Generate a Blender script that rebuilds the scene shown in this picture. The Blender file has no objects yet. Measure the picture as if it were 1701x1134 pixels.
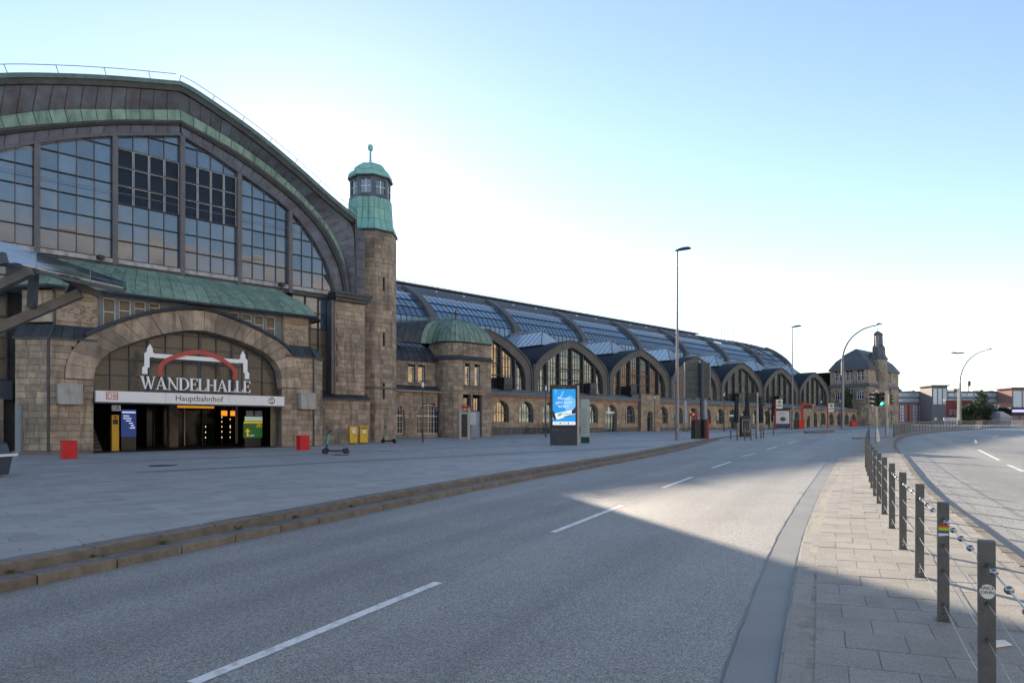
import bpy, math, random
from mathutils import Vector
random.seed(7)
S = bpy.context.scene
COL = S.collection
R = math.radians

# ------------------------------------------------------------------ camera
cam_d = bpy.data.cameras.new('camera'); cam = bpy.data.objects.new('camera', cam_d); COL.objects.link(cam)
cam_d.sensor_width = 36; cam_d.lens = 24.0; cam_d.shift_y = 0.0847; cam_d.clip_start = 0.05; cam_d.clip_end = 3000
CZ = 1.85
cam.location = (0, 0, CZ); cam.rotation_euler = (R(90), 0, 0)
S.camera = cam

# ------------------------------------------------------------------ sky, sun, exposure
SUN_AZ = R(-16.8)      # left of the +Y axis
SUN_EL = R(16.4)
w = bpy.data.worlds.new('World'); S.world = w; w.use_nodes = True
nt = w.node_tree; nt.nodes.clear()
sky = nt.nodes.new('ShaderNodeTexSky'); sky.sky_type = 'NISHITA'; sky.sun_disc = False
sky.sun_elevation = SUN_EL; sky.sun_rotation = SUN_AZ; sky.air_density = 1.0; sky.dust_density = 0.08; sky.ozone_density = 1.2; sky.altitude = 20
bg = nt.nodes.new('ShaderNodeBackground'); bg.inputs[1].default_value = 0.087
wo = nt.nodes.new('ShaderNodeOutputWorld')
wb = nt.nodes.new('ShaderNodeMix'); wb.data_type = 'RGBA'; wb.blend_type = 'MULTIPLY'; wb.inputs[0].default_value = 1; wb.inputs[7].default_value = (1.04, .98, .97, 1)   # the whole sky a little warmer, as in hazy morning air
nt.links.new(sky.outputs[0], wb.inputs[6]); nt.links.new(wb.outputs[2], bg.inputs[0]); nt.links.new(bg.outputs[0], wo.inputs[0])
sd = bpy.data.lights.new('sun', 'SUN'); sd.energy = 4.2; sd.angle = R(0.55); sd.color = (1.0, .84, .65)
sun = bpy.data.objects.new('sun', sd); COL.objects.link(sun)
tosun = Vector((math.sin(SUN_AZ) * math.cos(SUN_EL), math.cos(SUN_AZ) * math.cos(SUN_EL), math.sin(SUN_EL)))
sun.rotation_euler = (-tosun).to_track_quat('-Z', 'Y').to_euler(); sun.location = (0, 0, 60)
S.view_settings.view_transform = 'Standard'; S.view_settings.look = 'None'
S.view_settings.gamma = 1.0; S.view_settings.use_curve_mapping = False
S.view_settings.exposure = 1.68

# ------------------------------------------------------------------ frames: the station runs along u, d is depth behind the street
U = (0.72965, 0.68382); ROT = math.atan2(U[1], U[0])
SL = 0.0172                                     # the street climbs gently away from the viewer
def W(u, d, z=0): return (u * U[0] - d * U[1], u * U[1] + d * U[0], z)
YMAX = 165.0
def gY(y): return SL * min(max(y, -12), YMAX)
def gz(u, d): return gY(u * U[1] + d * U[0])    # plaza level in the station frame
def roff(y):                                    # road below the plaza, rising to it at the crossing
    t = min(max((y - 42) / 22, 0), 1); t = t * t * (3 - 2 * t)
    return -0.25 + 0.20 * t
def rz(y): return gY(y) + roff(y)

# ------------------------------------------------------------------ materials
MATS = {}
def nd(nt, t, **k):
    n = nt.nodes.new(t)
    for a, b in k.items(): setattr(n, a, b)
    return n
def mix(nt, a, b, fac, mode='MIX'):
    m = nd(nt, 'ShaderNodeMix', data_type='RGBA', blend_type=mode)
    for i, v in ((6, a), (7, b), (0, fac)):
        if hasattr(v, 'is_linked') or hasattr(v, 'links'): nt.links.new(v, m.inputs[i])
        else: m.inputs[i].default_value = v if i == 0 else (*v, 1)
    return m.outputs[2]
def noise(nt, co, scale, detail=4, rough=.55, stretch=None):
    if stretch:
        mp = nd(nt, 'ShaderNodeMapping'); mp.inputs['Scale'].default_value = stretch
        nt.links.new(co, mp.inputs[0]); co = mp.outputs[0]
    n = nd(nt, 'ShaderNodeTexNoise'); n.inputs['Scale'].default_value = scale
    n.inputs['Detail'].default_value = detail; n.inputs['Roughness'].default_value = rough
    nt.links.new(co, n.inputs['Vector']); return n.outputs[0]
def ramp(nt, v, a, b, ca=(0, 0, 0), cb=(1, 1, 1)):
    r = nd(nt, 'ShaderNodeValToRGB'); e = r.color_ramp.elements
    e[0].position = a; e[1].position = b; e[0].color = (*ca, 1); e[1].color = (*cb, 1)
    nt.links.new(v, r.inputs[0]); return r.outputs[0]
def mat(name, c1, c2=None, scale=3, rough=.7, metal=0, bump=0, bscale=None, bdist=.02, rand=0, streak=0, streakc=(.05, .05, .05),
        ior=1.5, emit=None, estr=1, speck=0, specks=300, patch=None, spec=None, rand_r=0, coat=0):
    if name in MATS: return MATS[name]
    m = bpy.data.materials.new(name); m.use_nodes = True; nt = m.node_tree
    p = nt.nodes['Principled BSDF']; p.inputs['Roughness'].default_value = rough; p.inputs['Metallic'].default_value = metal
    p.inputs['IOR'].default_value = ior; p.inputs['Base Color'].default_value = (*c1, 1)
    if spec is not None: p.inputs['Specular IOR Level'].default_value = spec
    geo = nd(nt, 'ShaderNodeNewGeometry'); co = geo.outputs['Position']; col = None
    if c2:
        f = ramp(nt, noise(nt, co, scale), .32, .68); col = mix(nt, c1, c2, f)
    if patch:                                   # (colour, scale, amount) large worn or stained areas
        f = ramp(nt, noise(nt, co, patch[1], 5), .5, .68); mm = nd(nt, 'ShaderNodeMath', operation='MULTIPLY')
        nt.links.new(f, mm.inputs[0]); mm.inputs[1].default_value = patch[2]
        col = mix(nt, col if col else c1, patch[0], mm.outputs[0])
    if streak:                                  # vertical runs of dirt
        f = ramp(nt, noise(nt, co, 1.0, 5, .6, (3.2, 3.2, .35)), .5, .74); mm = nd(nt, 'ShaderNodeMath', operation='MULTIPLY')
        nt.links.new(f, mm.inputs[0]); mm.inputs[1].default_value = streak
        col = mix(nt, col if col else c1, streakc, mm.outputs[0])
    if speck:
        f = ramp(nt, noise(nt, co, specks, 2, .7), .35, .68, (1 - speck,) * 3, (1 + speck,) * 3)
        col = mix(nt, col if col else c1, f, 1.0, 'MULTIPLY')
    if rand:
        oi = nd(nt, 'ShaderNodeObjectInfo'); a = nd(nt, 'ShaderNodeMath', operation='ADD'); fr = nd(nt, 'ShaderNodeMath', operation='FRACT')
        nt.links.new(oi.outputs['Random'], a.inputs[0]); nt.links.new(geo.outputs['Random Per Island'], a.inputs[1]); nt.links.new(a.outputs[0], fr.inputs[0])
        f = ramp(nt, fr.outputs[0], 0, 1, (1 - rand,) * 3, (1 + rand, 1 + rand * .93, 1 + rand * .82))
        col = mix(nt, col if col else c1, f, 1.0, 'MULTIPLY')
        if rand_r:
            mr = nd(nt, 'ShaderNodeMapRange'); mr.inputs[3].default_value = max(rough - rand_r, 0); mr.inputs[4].default_value = rough + rand_r
            nt.links.new(fr.outputs[0], mr.inputs[0]); nt.links.new(mr.outputs[0], p.inputs['Roughness'])
    if col: nt.links.new(col, p.inputs['Base Color'])
    if bump:
        b = nd(nt, 'ShaderNodeBump'); b.inputs['Strength'].default_value = bump; b.inputs['Distance'].default_value = bdist
        nt.links.new(noise(nt, co, bscale or scale * 4, 5, .6), b.inputs['Height']); nt.links.new(b.outputs[0], p.inputs['Normal'])
    if emit:
        p.inputs['Emission Color'].default_value = (*emit, 1); p.inputs['Emission Strength'].default_value = estr
    MATS[name] = m; return m

STONE = mat('sandstone', (.31, .24, .178), (.48, .39, .295), 2.2, .9, bump=.9, bscale=16, bdist=.03, rand=.24, streak=.62, streakc=(.05, .045, .04), speck=.22, specks=60, patch=((.105, .092, .08), .33, .6))
STONE_D = mat('dark_plinth_stone', (.12, .11, .10), (.2, .18, .165), 3, .9, bump=.7, bscale=14, rand=.15, streak=.4)
STONE_Y = mat('arcade_sandstone', (.36, .275, .185), (.50, .39, .265), 1.3, .9, bump=.6, bscale=14, bdist=.02, rand=.22, streak=.4, streakc=(.09, .07, .06), speck=.2, specks=40)
MORTAR = mat('mortar', (.16, .14, .12), (.22, .19, .16), 4, .95)
RELIEF = mat('carved_stone', (.36, .29, .215), (.45, .37, .28), 3, .9, bump=.5, bscale=20, streak=.45, streakc=(.08, .07, .06))
CU_G = mat('green_copper', (.17, .27, .21), (.255, .355, .28), 2.5, .65, bump=.2, bscale=4, rand=.14, streak=.8, streakc=(.045, .075, .065), spec=.35)
CU_G2 = mat('bright_green_copper', (.20, .44, .38), (.27, .52, .44), 2.5, .6, bump=.12, bscale=5, rand=.13, streak=.5, streakc=(.09, .19, .165))
CU_B = mat('brown_copper', (.082, .076, .096), (.12, .14, .175), 1.6, .5, metal=.25, bump=.15, bscale=4, rand=.16, patch=((.12, .17, .21), 1.2, .8), streak=.35, streakc=(.075, .04, .045))
CU_D = mat('dark_copper', (.040, .048, .056), (.075, .085, .095), 2, .5, metal=.3, bump=.12, bscale=5, rand=.12, streak=.3)
CU_BG = mat('blue_green_copper_edge', (.13, .20, .21), (.18, .27, .27), 2, .55, metal=.1, streak=.4)
IRON = mat('dark_iron', (.045, .052, .060), (.075, .08, .085), 3, .55, metal=.2, bump=.1)
IRON_W = mat('weathered_mullion', (.105, .10, .11), (.15, .145, .155), 3, .6, streak=.3)
GREYP = mat('grey_painted_board', (.20, .235, .26), (.24, .275, .30), 2, .7, streak=.25)
GLASS = mat('hall_glass', (.03, .075, .135), (.05, .10, .165), 1.5, .11, ior=2.15, rand=.4, rand_r=.08, streak=.25, streakc=(.12, .115, .105))
GLASS_T = mat('dusty_glass', (.12, .10, .078), (.15, .128, .10), 6, .18, ior=1.45, rand=.12, streak=.2)
GLASS_D = mat('louvre_slat', (.02, .03, .042), None, 3, .3, ior=1.9)
GLASS_W = mat('window_glass', (.012, .015, .018), None, 3, .04, ior=2.7, rand=.3, bump=.05, bscale=1.2, bdist=.05)
GLASS_R = mat('roof_glass', (.06, .13, .22), (.08, .16, .26), 3, .12, ior=2.6, rand=.35, rand_r=.06)
WHITE = mat('white_paint', (.74, .74, .72), (.80, .80, .78), 5, .5)
SIGNW = mat('sign_white', (.80, .81, .81), (.84, .84, .84), 1.2, .4, streak=.12, streakc=(.5, .5, .48))
SILL = mat('sill_concrete', (.34, .33, .34), (.48, .47, .47), 3, .85, streak=.75, streakc=(.09, .075, .075), bump=.3)
BOXC = mat('concrete_box', (.34, .33, .31), (.46, .45, .42), 2, .8, streak=.55, streakc=(.16, .15, .14), bump=.25)
RED = mat('red_paint', (.50, .012, .015), (.56, .02, .02), 6, .4)
REDB = mat('bin_red', (.58, .01, .015), (.64, .015, .02), 8, .55, bump=.2, bscale=30)
REDD = mat('arch_red', (.46, .06, .05), (.52, .075, .06), 6, .5)
YEL = mat('post_yellow', (.72, .43, .02), (.78, .48, .03), 6, .45)
BLACK = mat('black_plastic', (.012, .013, .015), (.022, .024, .026), 20, .45)
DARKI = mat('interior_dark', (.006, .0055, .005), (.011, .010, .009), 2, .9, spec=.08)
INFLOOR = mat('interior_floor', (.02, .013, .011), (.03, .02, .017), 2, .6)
GALV = mat('galvanised_steel', (.30, .31, .32), (.40, .41, .42), 8, .45, metal=.75, streak=.2)
POLE = mat('lamp_pole', (.20, .20, .22), (.27, .27, .29), 4, .5, metal=.5, bump=.05)
CHROME = mat('polished_steel', (.32, .33, .35), None, 1, .18, metal=1)
CABLE = mat('steel_cable', (.42, .42, .42), (.55, .55, .54), 40, .4, metal=.9)
POSTG = mat('anthracite_paint', (.085, .09, .094), (.115, .12, .124), 8, .5, metal=.25, bump=.1, speck=.1, specks=90)
ADGREY = mat('ad_base_grey', (.035, .05, .072), (.048, .064, .088), 3, .5)
TEAL = mat('scooter_teal', (.03, .42, .36), None, 1, .4)
RUBBER = mat('tyre_rubber', (.015, .015, .016), (.03, .03, .03), 20, .8)
BARS = mat('railing_paint', (.11, .13, .15), (.15, .17, .19), 8, .5, metal=.3)
BRICKR = mat('red_brick_wall', (.30, .15, .135), (.38, .20, .18), 5, .9, bump=.3, bscale=20, streak=.3)
BRICKD = mat('deep_red_wall', (.20, .045, .04), (.25, .06, .055), 3, .85)
SLATE = mat('slate_roof', (.075, .08, .09), (.12, .125, .135), 2.5, .6, streak=.4, rand=.1, bump=.2, bscale=8)
LEAF = mat('leaves', (.035, .065, .025), (.075, .11, .04), 3, .7, rand=.3)
BARK = mat('bark', (.07, .055, .04), (.12, .09, .07), 8, .9, bump=.5)
GRASS = mat('weed_green', (.06, .11, .02), (.12, .17, .04), 30, .8)
PAPER = mat('paper', (.7, .7, .68), None, 3, .8)
CLOTHD = mat('dark_canvas', (.02, .024, .03), (.035, .04, .045), 6, .9, bump=.3)
CLOTHG = mat('grey_canvas', (.42, .42, .40), (.52, .52, .5), 6, .9, bump=.3)

# road surfaces
ASPH = None
def gum(nt, co, c, col=(.09, .09, .09), sc=1.3, size=.035, amt=.75):   # trodden chewing gum and small stains
    v = nd(nt, 'ShaderNodeTexVoronoi'); v.inputs['Scale'].default_value = sc; nt.links.new(co, v.inputs['Vector'])
    f = ramp(nt, v.outputs['Distance'], size * .8, size * 1.2, (amt,) * 3, (0,) * 3); return mix(nt, c, col, f)
def asphalt():
    m = bpy.data.materials.new('asphalt'); m.use_nodes = True; nt = m.node_tree; p = nt.nodes['Principled BSDF']; p.inputs['Roughness'].default_value = .6; p.inputs['Specular IOR Level'].default_value = .6
    geo = nd(nt, 'ShaderNodeNewGeometry'); co = geo.outputs['Position']
    c = mix(nt, (.235, .232, .226), (.295, .29, .28), ramp(nt, noise(nt, co, .35, 5), .3, .7))
    mp = nd(nt, 'ShaderNodeMapping'); mp.inputs['Rotation'].default_value = (0, 0, R(27)); nt.links.new(co, mp.inputs[0])   # wheel tracks run along the street
    c = mix(nt, c, ramp(nt, noise(nt, mp.outputs[0], 1, 4, .55, (.55, .02, 1)), .38, .62, (.78, .78, .79), (1.1, 1.1, 1.1)), 1.0, 'MULTIPLY')
    v = nd(nt, 'ShaderNodeTexVoronoi'); v.inputs['Scale'].default_value = 95; nt.links.new(co, v.inputs['Vector'])         # stone chips
    c = mix(nt, c, ramp(nt, v.outputs['Color'], .05, .9, (.36, .36, .37), (1.72, 1.7, 1.66)), 1.0, 'MULTIPLY')
    c = mix(nt, c, ramp(nt, noise(nt, co, 28, 3, .7), .3, .7, (.72,) * 3, (1.28,) * 3), 1.0, 'MULTIPLY')
    c = mix(nt, c, ramp(nt, noise(nt, co, 2.6, 6, .7), .58, .75, (1,) * 3, (.78,) * 3), 1.0, 'MULTIPLY')
    c = gum(nt, co, c, (.42, .42, .41), .7, .022, .8); c = gum(nt, co, c, (.07, .07, .07), .33, .05, .45)
    nt.links.new(c, p.inputs['Base Color'])
    b = nd(nt, 'ShaderNodeBump'); b.inputs['Strength'].default_value = .9; b.inputs['Distance'].default_value = .012
    nt.links.new(v.outputs['Distance'], b.inputs['Height']); nt.links.new(b.outputs[0], p.inputs['Normal']); MATS['asphalt'] = m; return m
ASPH = asphalt()
PLAZA = None
def paving(name, c1, c2, bw, bh, rot, offs=.5, mort=(.05, .05, .05)):
    m = bpy.data.materials.new(name); m.use_nodes = True; nt = m.node_tree; p = nt.nodes['Principled BSDF']
    p.inputs['Roughness'].default_value = .72; p.inputs['Specular IOR Level'].default_value = .55
    geo = nd(nt, 'ShaderNodeNewGeometry'); co = geo.outputs['Position']
    mp = nd(nt, 'ShaderNodeMapping'); mp.inputs['Rotation'].default_value = (0, 0, -rot); nt.links.new(co, mp.inputs[0])
    b = nd(nt, 'ShaderNodeTexBrick'); b.offset = offs; b.inputs['Scale'].default_value = 1
    b.inputs['Brick Width'].default_value = bw; b.inputs['Row Height'].default_value = bh; b.inputs['Mortar Size'].default_value = .006; b.inputs['Mortar Smooth'].default_value = .3
    b.inputs['Color1'].default_value = (*c1, 1); b.inputs['Color2'].default_value = (*c2, 1); b.inputs['Mortar'].default_value = (*mort, 1); b.inputs['Bias'].default_value = 0
    nt.links.new(mp.outputs[0], b.inputs[0])
    f = ramp(nt, noise(nt, co, .25, 6, .6), .3, .7, (.86, .86, .87), (1.1, 1.1, 1.1))
    c = mix(nt, b.outputs[0], f, 1.0, 'MULTIPLY')
    f2 = ramp(nt, noise(nt, co, 90, 2, .7), .35, .65, (.82,) * 3, (1.18,) * 3); c = mix(nt, c, f2, 1.0, 'MULTIPLY')
    f3 = ramp(nt, noise(nt, co, 3.5, 6, .65), .56, .72); mm = nd(nt, 'ShaderNodeMath', operation='MULTIPLY'); nt.links.new(f3, mm.inputs[0]); mm.inputs[1].default_value = .16
    c = mix(nt, c, (.06, .06, .06), mm.outputs[0])
    c = gum(nt, co, c)
    nt.links.new(c, p.inputs['Base Color'])
    bp = nd(nt, 'ShaderNodeBump'); bp.inputs['Strength'].default_value = .4; bp.inputs['Distance'].default_value = .01
    nt.links.new(noise(nt, co, 70, 4, .6), bp.inputs['Height']); nt.links.new(bp.outputs[0], p.inputs['Normal'])
    MATS[name] = m; return m
PLAZA = paving('plaza_paving', (.325, .322, .315), (.385, .381, .372), .75, .5, ROT)
SLAB = mat('plaza_slab', (.325, .322, .315), (.38, .376, .367), .3, .72, rand=.11, speck=.2, specks=90, bump=.4, bscale=70, bdist=.01, spec=.55, patch=((.2, .203, .208), 2.2, .4))
BAND = mat('dark_paving_band', (.205, .207, .21), (.23, .231, .233), 2, .75, speck=.2, specks=90)
PAVER = mat('median_paver', (.27, .258, .235), (.33, .315, .288), 1.2, .8, rand=.09, speck=.3, specks=70, bump=.5, bscale=80, bdist=.008, patch=((.2, .19, .175), 2.6, .4))
JOINT = mat('sandy_joint', (.27, .25, .215), (.36, .33, .285), 9, .95, patch=((.08, .09, .04), 3, .5))
GUTTER = mat('poured_gutter', (.21, .208, .204), (.26, .257, .25), .8, .65, speck=.15, specks=120, bump=.25, bscale=60, bdist=.006)
TAR = mat('tar_joint', (.018, .018, .019), (.03, .03, .03), 8, .45)
GRANITE = mat('kerb_granite', (.14, .125, .108), (.215, .195, .17), 5, .85, rand=.12, speck=.35, specks=140, bump=.5, bscale=60, bdist=.01, streak=.35)
LINE = mat('road_marking', (.72, .72, .70), (.82, .82, .80), 12, .6, speck=.2, specks=120, patch=((.30, .30, .30), 9, .6))
IRONCOVER = mat('cast_iron', (.05, .05, .052), (.08, .08, .082), 20, .6, metal=.4, bump=.6, bscale=60)

# ------------------------------------------------------------------ object helpers
OFF = {}
class MB:
    def __init__(s): s.v = []; s.f = []
    def add(s, vs, fs):
        n = len(s.v); s.v += [tuple(p) for p in vs]; s.f += [tuple(i + n for i in f) for f in fs]; return s
    def box(s, x0, x1, y0, y1, z0, z1):
        return s.add([(x0, y0, z0), (x1, y0, z0), (x1, y1, z0), (x0, y1, z0), (x0, y0, z1), (x1, y0, z1), (x1, y1, z1), (x0, y1, z1)],
                     [(0, 3, 2, 1), (4, 5, 6, 7), (0, 1, 5, 4), (1, 2, 6, 5), (2, 3, 7, 6), (3, 0, 4, 7)])
    def rbox(s, c, size, a=0):                   # box round a centre, turned about z
        sx, sy, sz = [q / 2 for q in size]; ca, sa = math.cos(a), math.sin(a); vs = []
        for z in (-sz, sz):
            for x, y in ((-sx, -sy), (sx, -sy), (sx, sy), (-sx, sy)):
                vs.append((c[0] + x * ca - y * sa, c[1] + x * sa + y * ca, c[2] + z))
        return s.add(vs, [(0, 3, 2, 1), (4, 5, 6, 7), (0, 1, 5, 4), (1, 2, 6, 5), (2, 3, 7, 6), (3, 0, 4, 7)])
    def prism(s, poly, y0, y1):                  # outline in x,z pushed along y
        n = len(poly); vs = [(x, y0, z) for x, z in poly] + [(x, y1, z) for x, z in poly]
        return s.add(vs, [tuple(range(n)), tuple(range(2 * n - 1, n - 1, -1))] + [(i, i + n, (i + 1) % n + n, (i + 1) % n) for i in range(n)])
    def prismz(s, poly, z0, z1):
        n = len(poly); vs = [(x, y, z0) for x, y in poly] + [(x, y, z1) for x, y in poly]
        return s.add(vs, [tuple(range(n - 1, -1, -1)), tuple(range(n, 2 * n))] + [(i, (i + 1) % n, (i + 1) % n + n, i + n) for i in range(n)])
    def hull(s, bot, top):                       # two outlines of equal count joined into a solid
        n = len(bot)
        return s.add(list(bot) + list(top), [tuple(range(n - 1, -1, -1)), tuple(range(n, 2 * n))] + [(i, (i + 1) % n, (i + 1) % n + n, i + n) for i in range(n)])
    def tube(s, pts, r, seg=8, cap=True):
        pts = [Vector(p) for p in pts]; rs = r if isinstance(r, (list, tuple)) else [r] * len(pts); rings = []
        ref = None
        for i, p in enumerate(pts):
            t = (pts[min(i + 1, len(pts) - 1)] - pts[max(i - 1, 0)])
            if t.length < 1e-9: t = Vector((0, 0, 1))
            t.normalize()
            if ref is None: ref = Vector((1, 0, 0)) if abs(t.x) < .8 else Vector((0, 1, 0))
            a = (ref - t * ref.dot(t)).normalized(); b = t.cross(a); ref = a
            rings.append([p + (a * math.cos(2 * math.pi * k / seg) + b * math.sin(2 * math.pi * k / seg)) * rs[i] for k in range(seg)])
        n = len(s.v)
        for rg in rings: s.v += [tuple(q) for q in rg]
        for i in range(len(rings) - 1):
            for k in range(seg):
                s.f.append((n + i * seg + k, n + i * seg + (k + 1) % seg, n + (i + 1) * seg + (k + 1) % seg, n + (i + 1) * seg + k))
        if cap:
            s.f.append(tuple(n + k for k in range(seg - 1, -1, -1))); s.f.append(tuple(n + (len(rings) - 1) * seg + k for k in range(seg)))
        return s
    def beam(s, a, b, w, h):                     # straight bar of rectangular section
        a, b = Vector(a), Vector(b); t = (b - a).normalized(); up = Vector((0, 0, 1)) if abs(t.z) < .95 else Vector((0, 1, 0))
        x = t.cross(up).normalized(); y = x.cross(t).normalized(); vs = []
        for p in (a, b):
            for i, j in ((-1, -1), (1, -1), (1, 1), (-1, 1)): vs.append(p + x * i * w / 2 + y * j * h / 2)
        return s.add(vs, [(0, 1, 2, 3), (7, 6, 5, 4), (0, 4, 5, 1), (1, 5, 6, 2), (2, 6, 7, 3), (3, 7, 4, 0)])
    def lathe(s, prof, c=(0, 0, 0), seg=16, a0=0):
        n = len(s.v)
        for r, z in prof:
            for k in range(seg):
                a = a0 + 2 * math.pi * k / seg; s.v.append((c[0] + r * math.cos(a), c[1] + r * math.sin(a), c[2] + z))
        for i in range(len(prof) - 1):
            for k in range(seg):
                s.f.append((n + i * seg + k, n + i * seg + (k + 1) % seg, n + (i + 1) * seg + (k + 1) % seg, n + (i + 1) * seg + k))
        s.f.append(tuple(n + k for k in range(seg - 1, -1, -1))); s.f.append(tuple(n + (len(prof) - 1) * seg + k for k in range(seg)))
        return s
    def grid(s, rows):
        n = len(s.v); m = len(rows[0])
        for r in rows: s.v += [tuple(p) for p in r]
        for i in range(len(rows) - 1):
            for k in range(m - 1): s.f.append((n + i * m + k, n + i * m + k + 1, n + (i + 1) * m + k + 1, n + (i + 1) * m + k))
        return s
    def mesh(s, name, off=(0, 0, 0)):
        me = bpy.data.meshes.new(name); me.from_pydata([(x - off[0], y - off[1], z - off[2]) for x, y, z in s.v], [], s.f); me.update(); return me
    def build(s, name, m, parent=None, smooth=False, off=None):
        o_ = OFF.get(parent, (0, 0, 0)) if off is None else off
        me = s.mesh(name, o_); me.materials.append(m)
        if smooth: smooth_mesh(me)
        return link(name, me, parent)
def smooth_mesh(me, ang=R(38)):
    me.polygons.foreach_set('use_smooth', [True] * len(me.polygons)); me.update()
    try: me.set_sharp_from_angle(angle=ang)
    except Exception: pass
def link(name, me, parent=None, loc=None, rot=None, scale=None):
    o = bpy.data.objects.new(name, me); COL.objects.link(o)
    if parent: o.parent = parent; OFF[o] = OFF.get(parent, (0, 0, 0))
    if loc: o.location = loc
    if rot is not None: o.rotation_euler = rot if hasattr(rot, '__len__') else (0, 0, rot)
    if scale: o.scale = scale
    return o
def tag(o, label, cat, group=None):
    o['label'] = label; o['category'] = cat
    if group: o['group'] = group
    return o
def thing(name, label, cat, loc, rot=0, group=None):
    o = bpy.data.objects.new(name, None); COL.objects.link(o); o.empty_display_size = .3
    o.location = loc; o.rotation_euler = (0, 0, rot); return tag(o, label, cat, group)
def bthing(name, label, cat, u, d, z, group=None):       # a thing built in station coordinates
    o = thing(name, label, cat, W(u, d, z), ROT, group); OFF[o] = (u, d, z); return o
def struct(name, mb, m):
    o = mb.build(name, m); o['kind'] = 'structure'; return o
def copy_tree(o, parent=None):
    c = o.copy(); COL.objects.link(c); c.parent = parent
    for ch in o.children: copy_tree(ch, c)
    return c
def text_mesh(body, size, ext=.004, align='CENTER'):
    cu = bpy.data.curves.new('t', 'FONT'); cu.body = body; cu.size = size; cu.extrude = ext; cu.align_x = align; cu.resolution_u = 3
    o = bpy.data.objects.new('t', cu); COL.objects.link(o)
    dg = bpy.context.evaluated_depsgraph_get(); me = bpy.data.meshes.new_from_object(o.evaluated_get(dg))
    bpy.data.objects.remove(o); bpy.data.curves.remove(cu)
    for v in me.vertices: x, y, z = v.co; v.co = (x, -z, y)
    return me
def text(body, size, m, parent, pos, name='lettering', ext=.004, align='CENTER', rot=0, sx=1):
    me = text_mesh(body, size, ext, align); me.materials.clear(); me.materials.append(m)
    of = OFF.get(parent, (0, 0, 0))
    return link(name, me, parent, tuple(a - b for a, b in zip(pos, of)), rot, (sx, 1, 1))
def catmull(pts, n=8):
    out = []
    P = [(2 * pts[0][0] - pts[1][0], 2 * pts[0][1] - pts[1][1])] + list(pts) + [(2 * pts[-1][0] - pts[-2][0], 2 * pts[-1][1] - pts[-2][1])]
    for i in range(1, len(P) - 2):
        for k in range(n):
            t = k / n; o = []
            for c in (0, 1):
                p0, p1, p2, p3 = P[i - 1][c], P[i][c], P[i + 1][c], P[i + 2][c]
                o.append(.5 * (2 * p1 + (p2 - p0) * t + (2 * p0 - 5 * p1 + 4 * p2 - p3) * t * t + (3 * p1 - p0 - 3 * p2 + p3) * t ** 3))
            out.append(tuple(o))
    out.append(tuple(pts[-1])); return out
def resample(poly, n):
    L = [0]
    for a, b in zip(poly, poly[1:]): L.append(L[-1] + math.hypot(b[0] - a[0], b[1] - a[1]))
    out = []; j = 0
    for i in range(n + 1):
        s = L[-1] * i / n
        while j < len(L) - 2 and L[j + 1] < s: j += 1
        t = (s - L[j]) / max(L[j + 1] - L[j], 1e-9); out.append(tuple(a + (b - a) * t for a, b in zip(poly[j], poly[j + 1])))
    return out
def interp(poly, x):
    if x <= poly[0][0]: return poly[0][1]
    for a, b in zip(poly, poly[1:]):
        if x <= b[0]: return a[1] + (b[1] - a[1]) * (x - a[0]) / max(b[0] - a[0], 1e-9)
    return poly[-1][1]

# rock-faced blocks: meshes shared by size class, objects scaled slightly to fit
BLK = {}
def block_mesh(l, h, var, m):
    key = (l, h, var, m.name)
    if key in BLK: return BLK[key]
    rnd = random.Random(hash((l, h, var)) & 0xffff); b = .02; D = .10
    mb = MB(); x, z = l / 2, h / 2; j = lambda s=.006: rnd.uniform(-s, s)
    ring0 = [(-x, D, -z), (x, D, -z), (x, D, z), (-x, D, z)]
    ring1 = [(-x, 0, -z), (x, 0, -z), (x, 0, z), (-x, 0, z)]
    ring2 = [(px * (1 - 2 * b / l) + j(), -.022 + j(.009), pz * (1 - 2 * b / h) + j()) for px, _, pz in ring1]
    mid = [(rnd.uniform(-.2, .2) * l, -.032 + j(.012), rnd.uniform(-.1, .1) * h)]
    mb.add(ring0 + ring1 + ring2 + mid, [(0, 1, 5, 4), (1, 2, 6, 5), (2, 3, 7, 6), (3, 0, 4, 7), (4, 5, 9, 8), (5, 6, 10, 9), (6, 7, 11, 10), (7, 4, 8, 11), (8, 9, 12), (9, 10, 12), (10, 11, 12), (11, 8, 12)])
    me = mb.mesh('stone_block'); me.materials.append(m); BLK[key] = me; return me
LENS = (.34, .5, .66, .84, 1.05)
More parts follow.
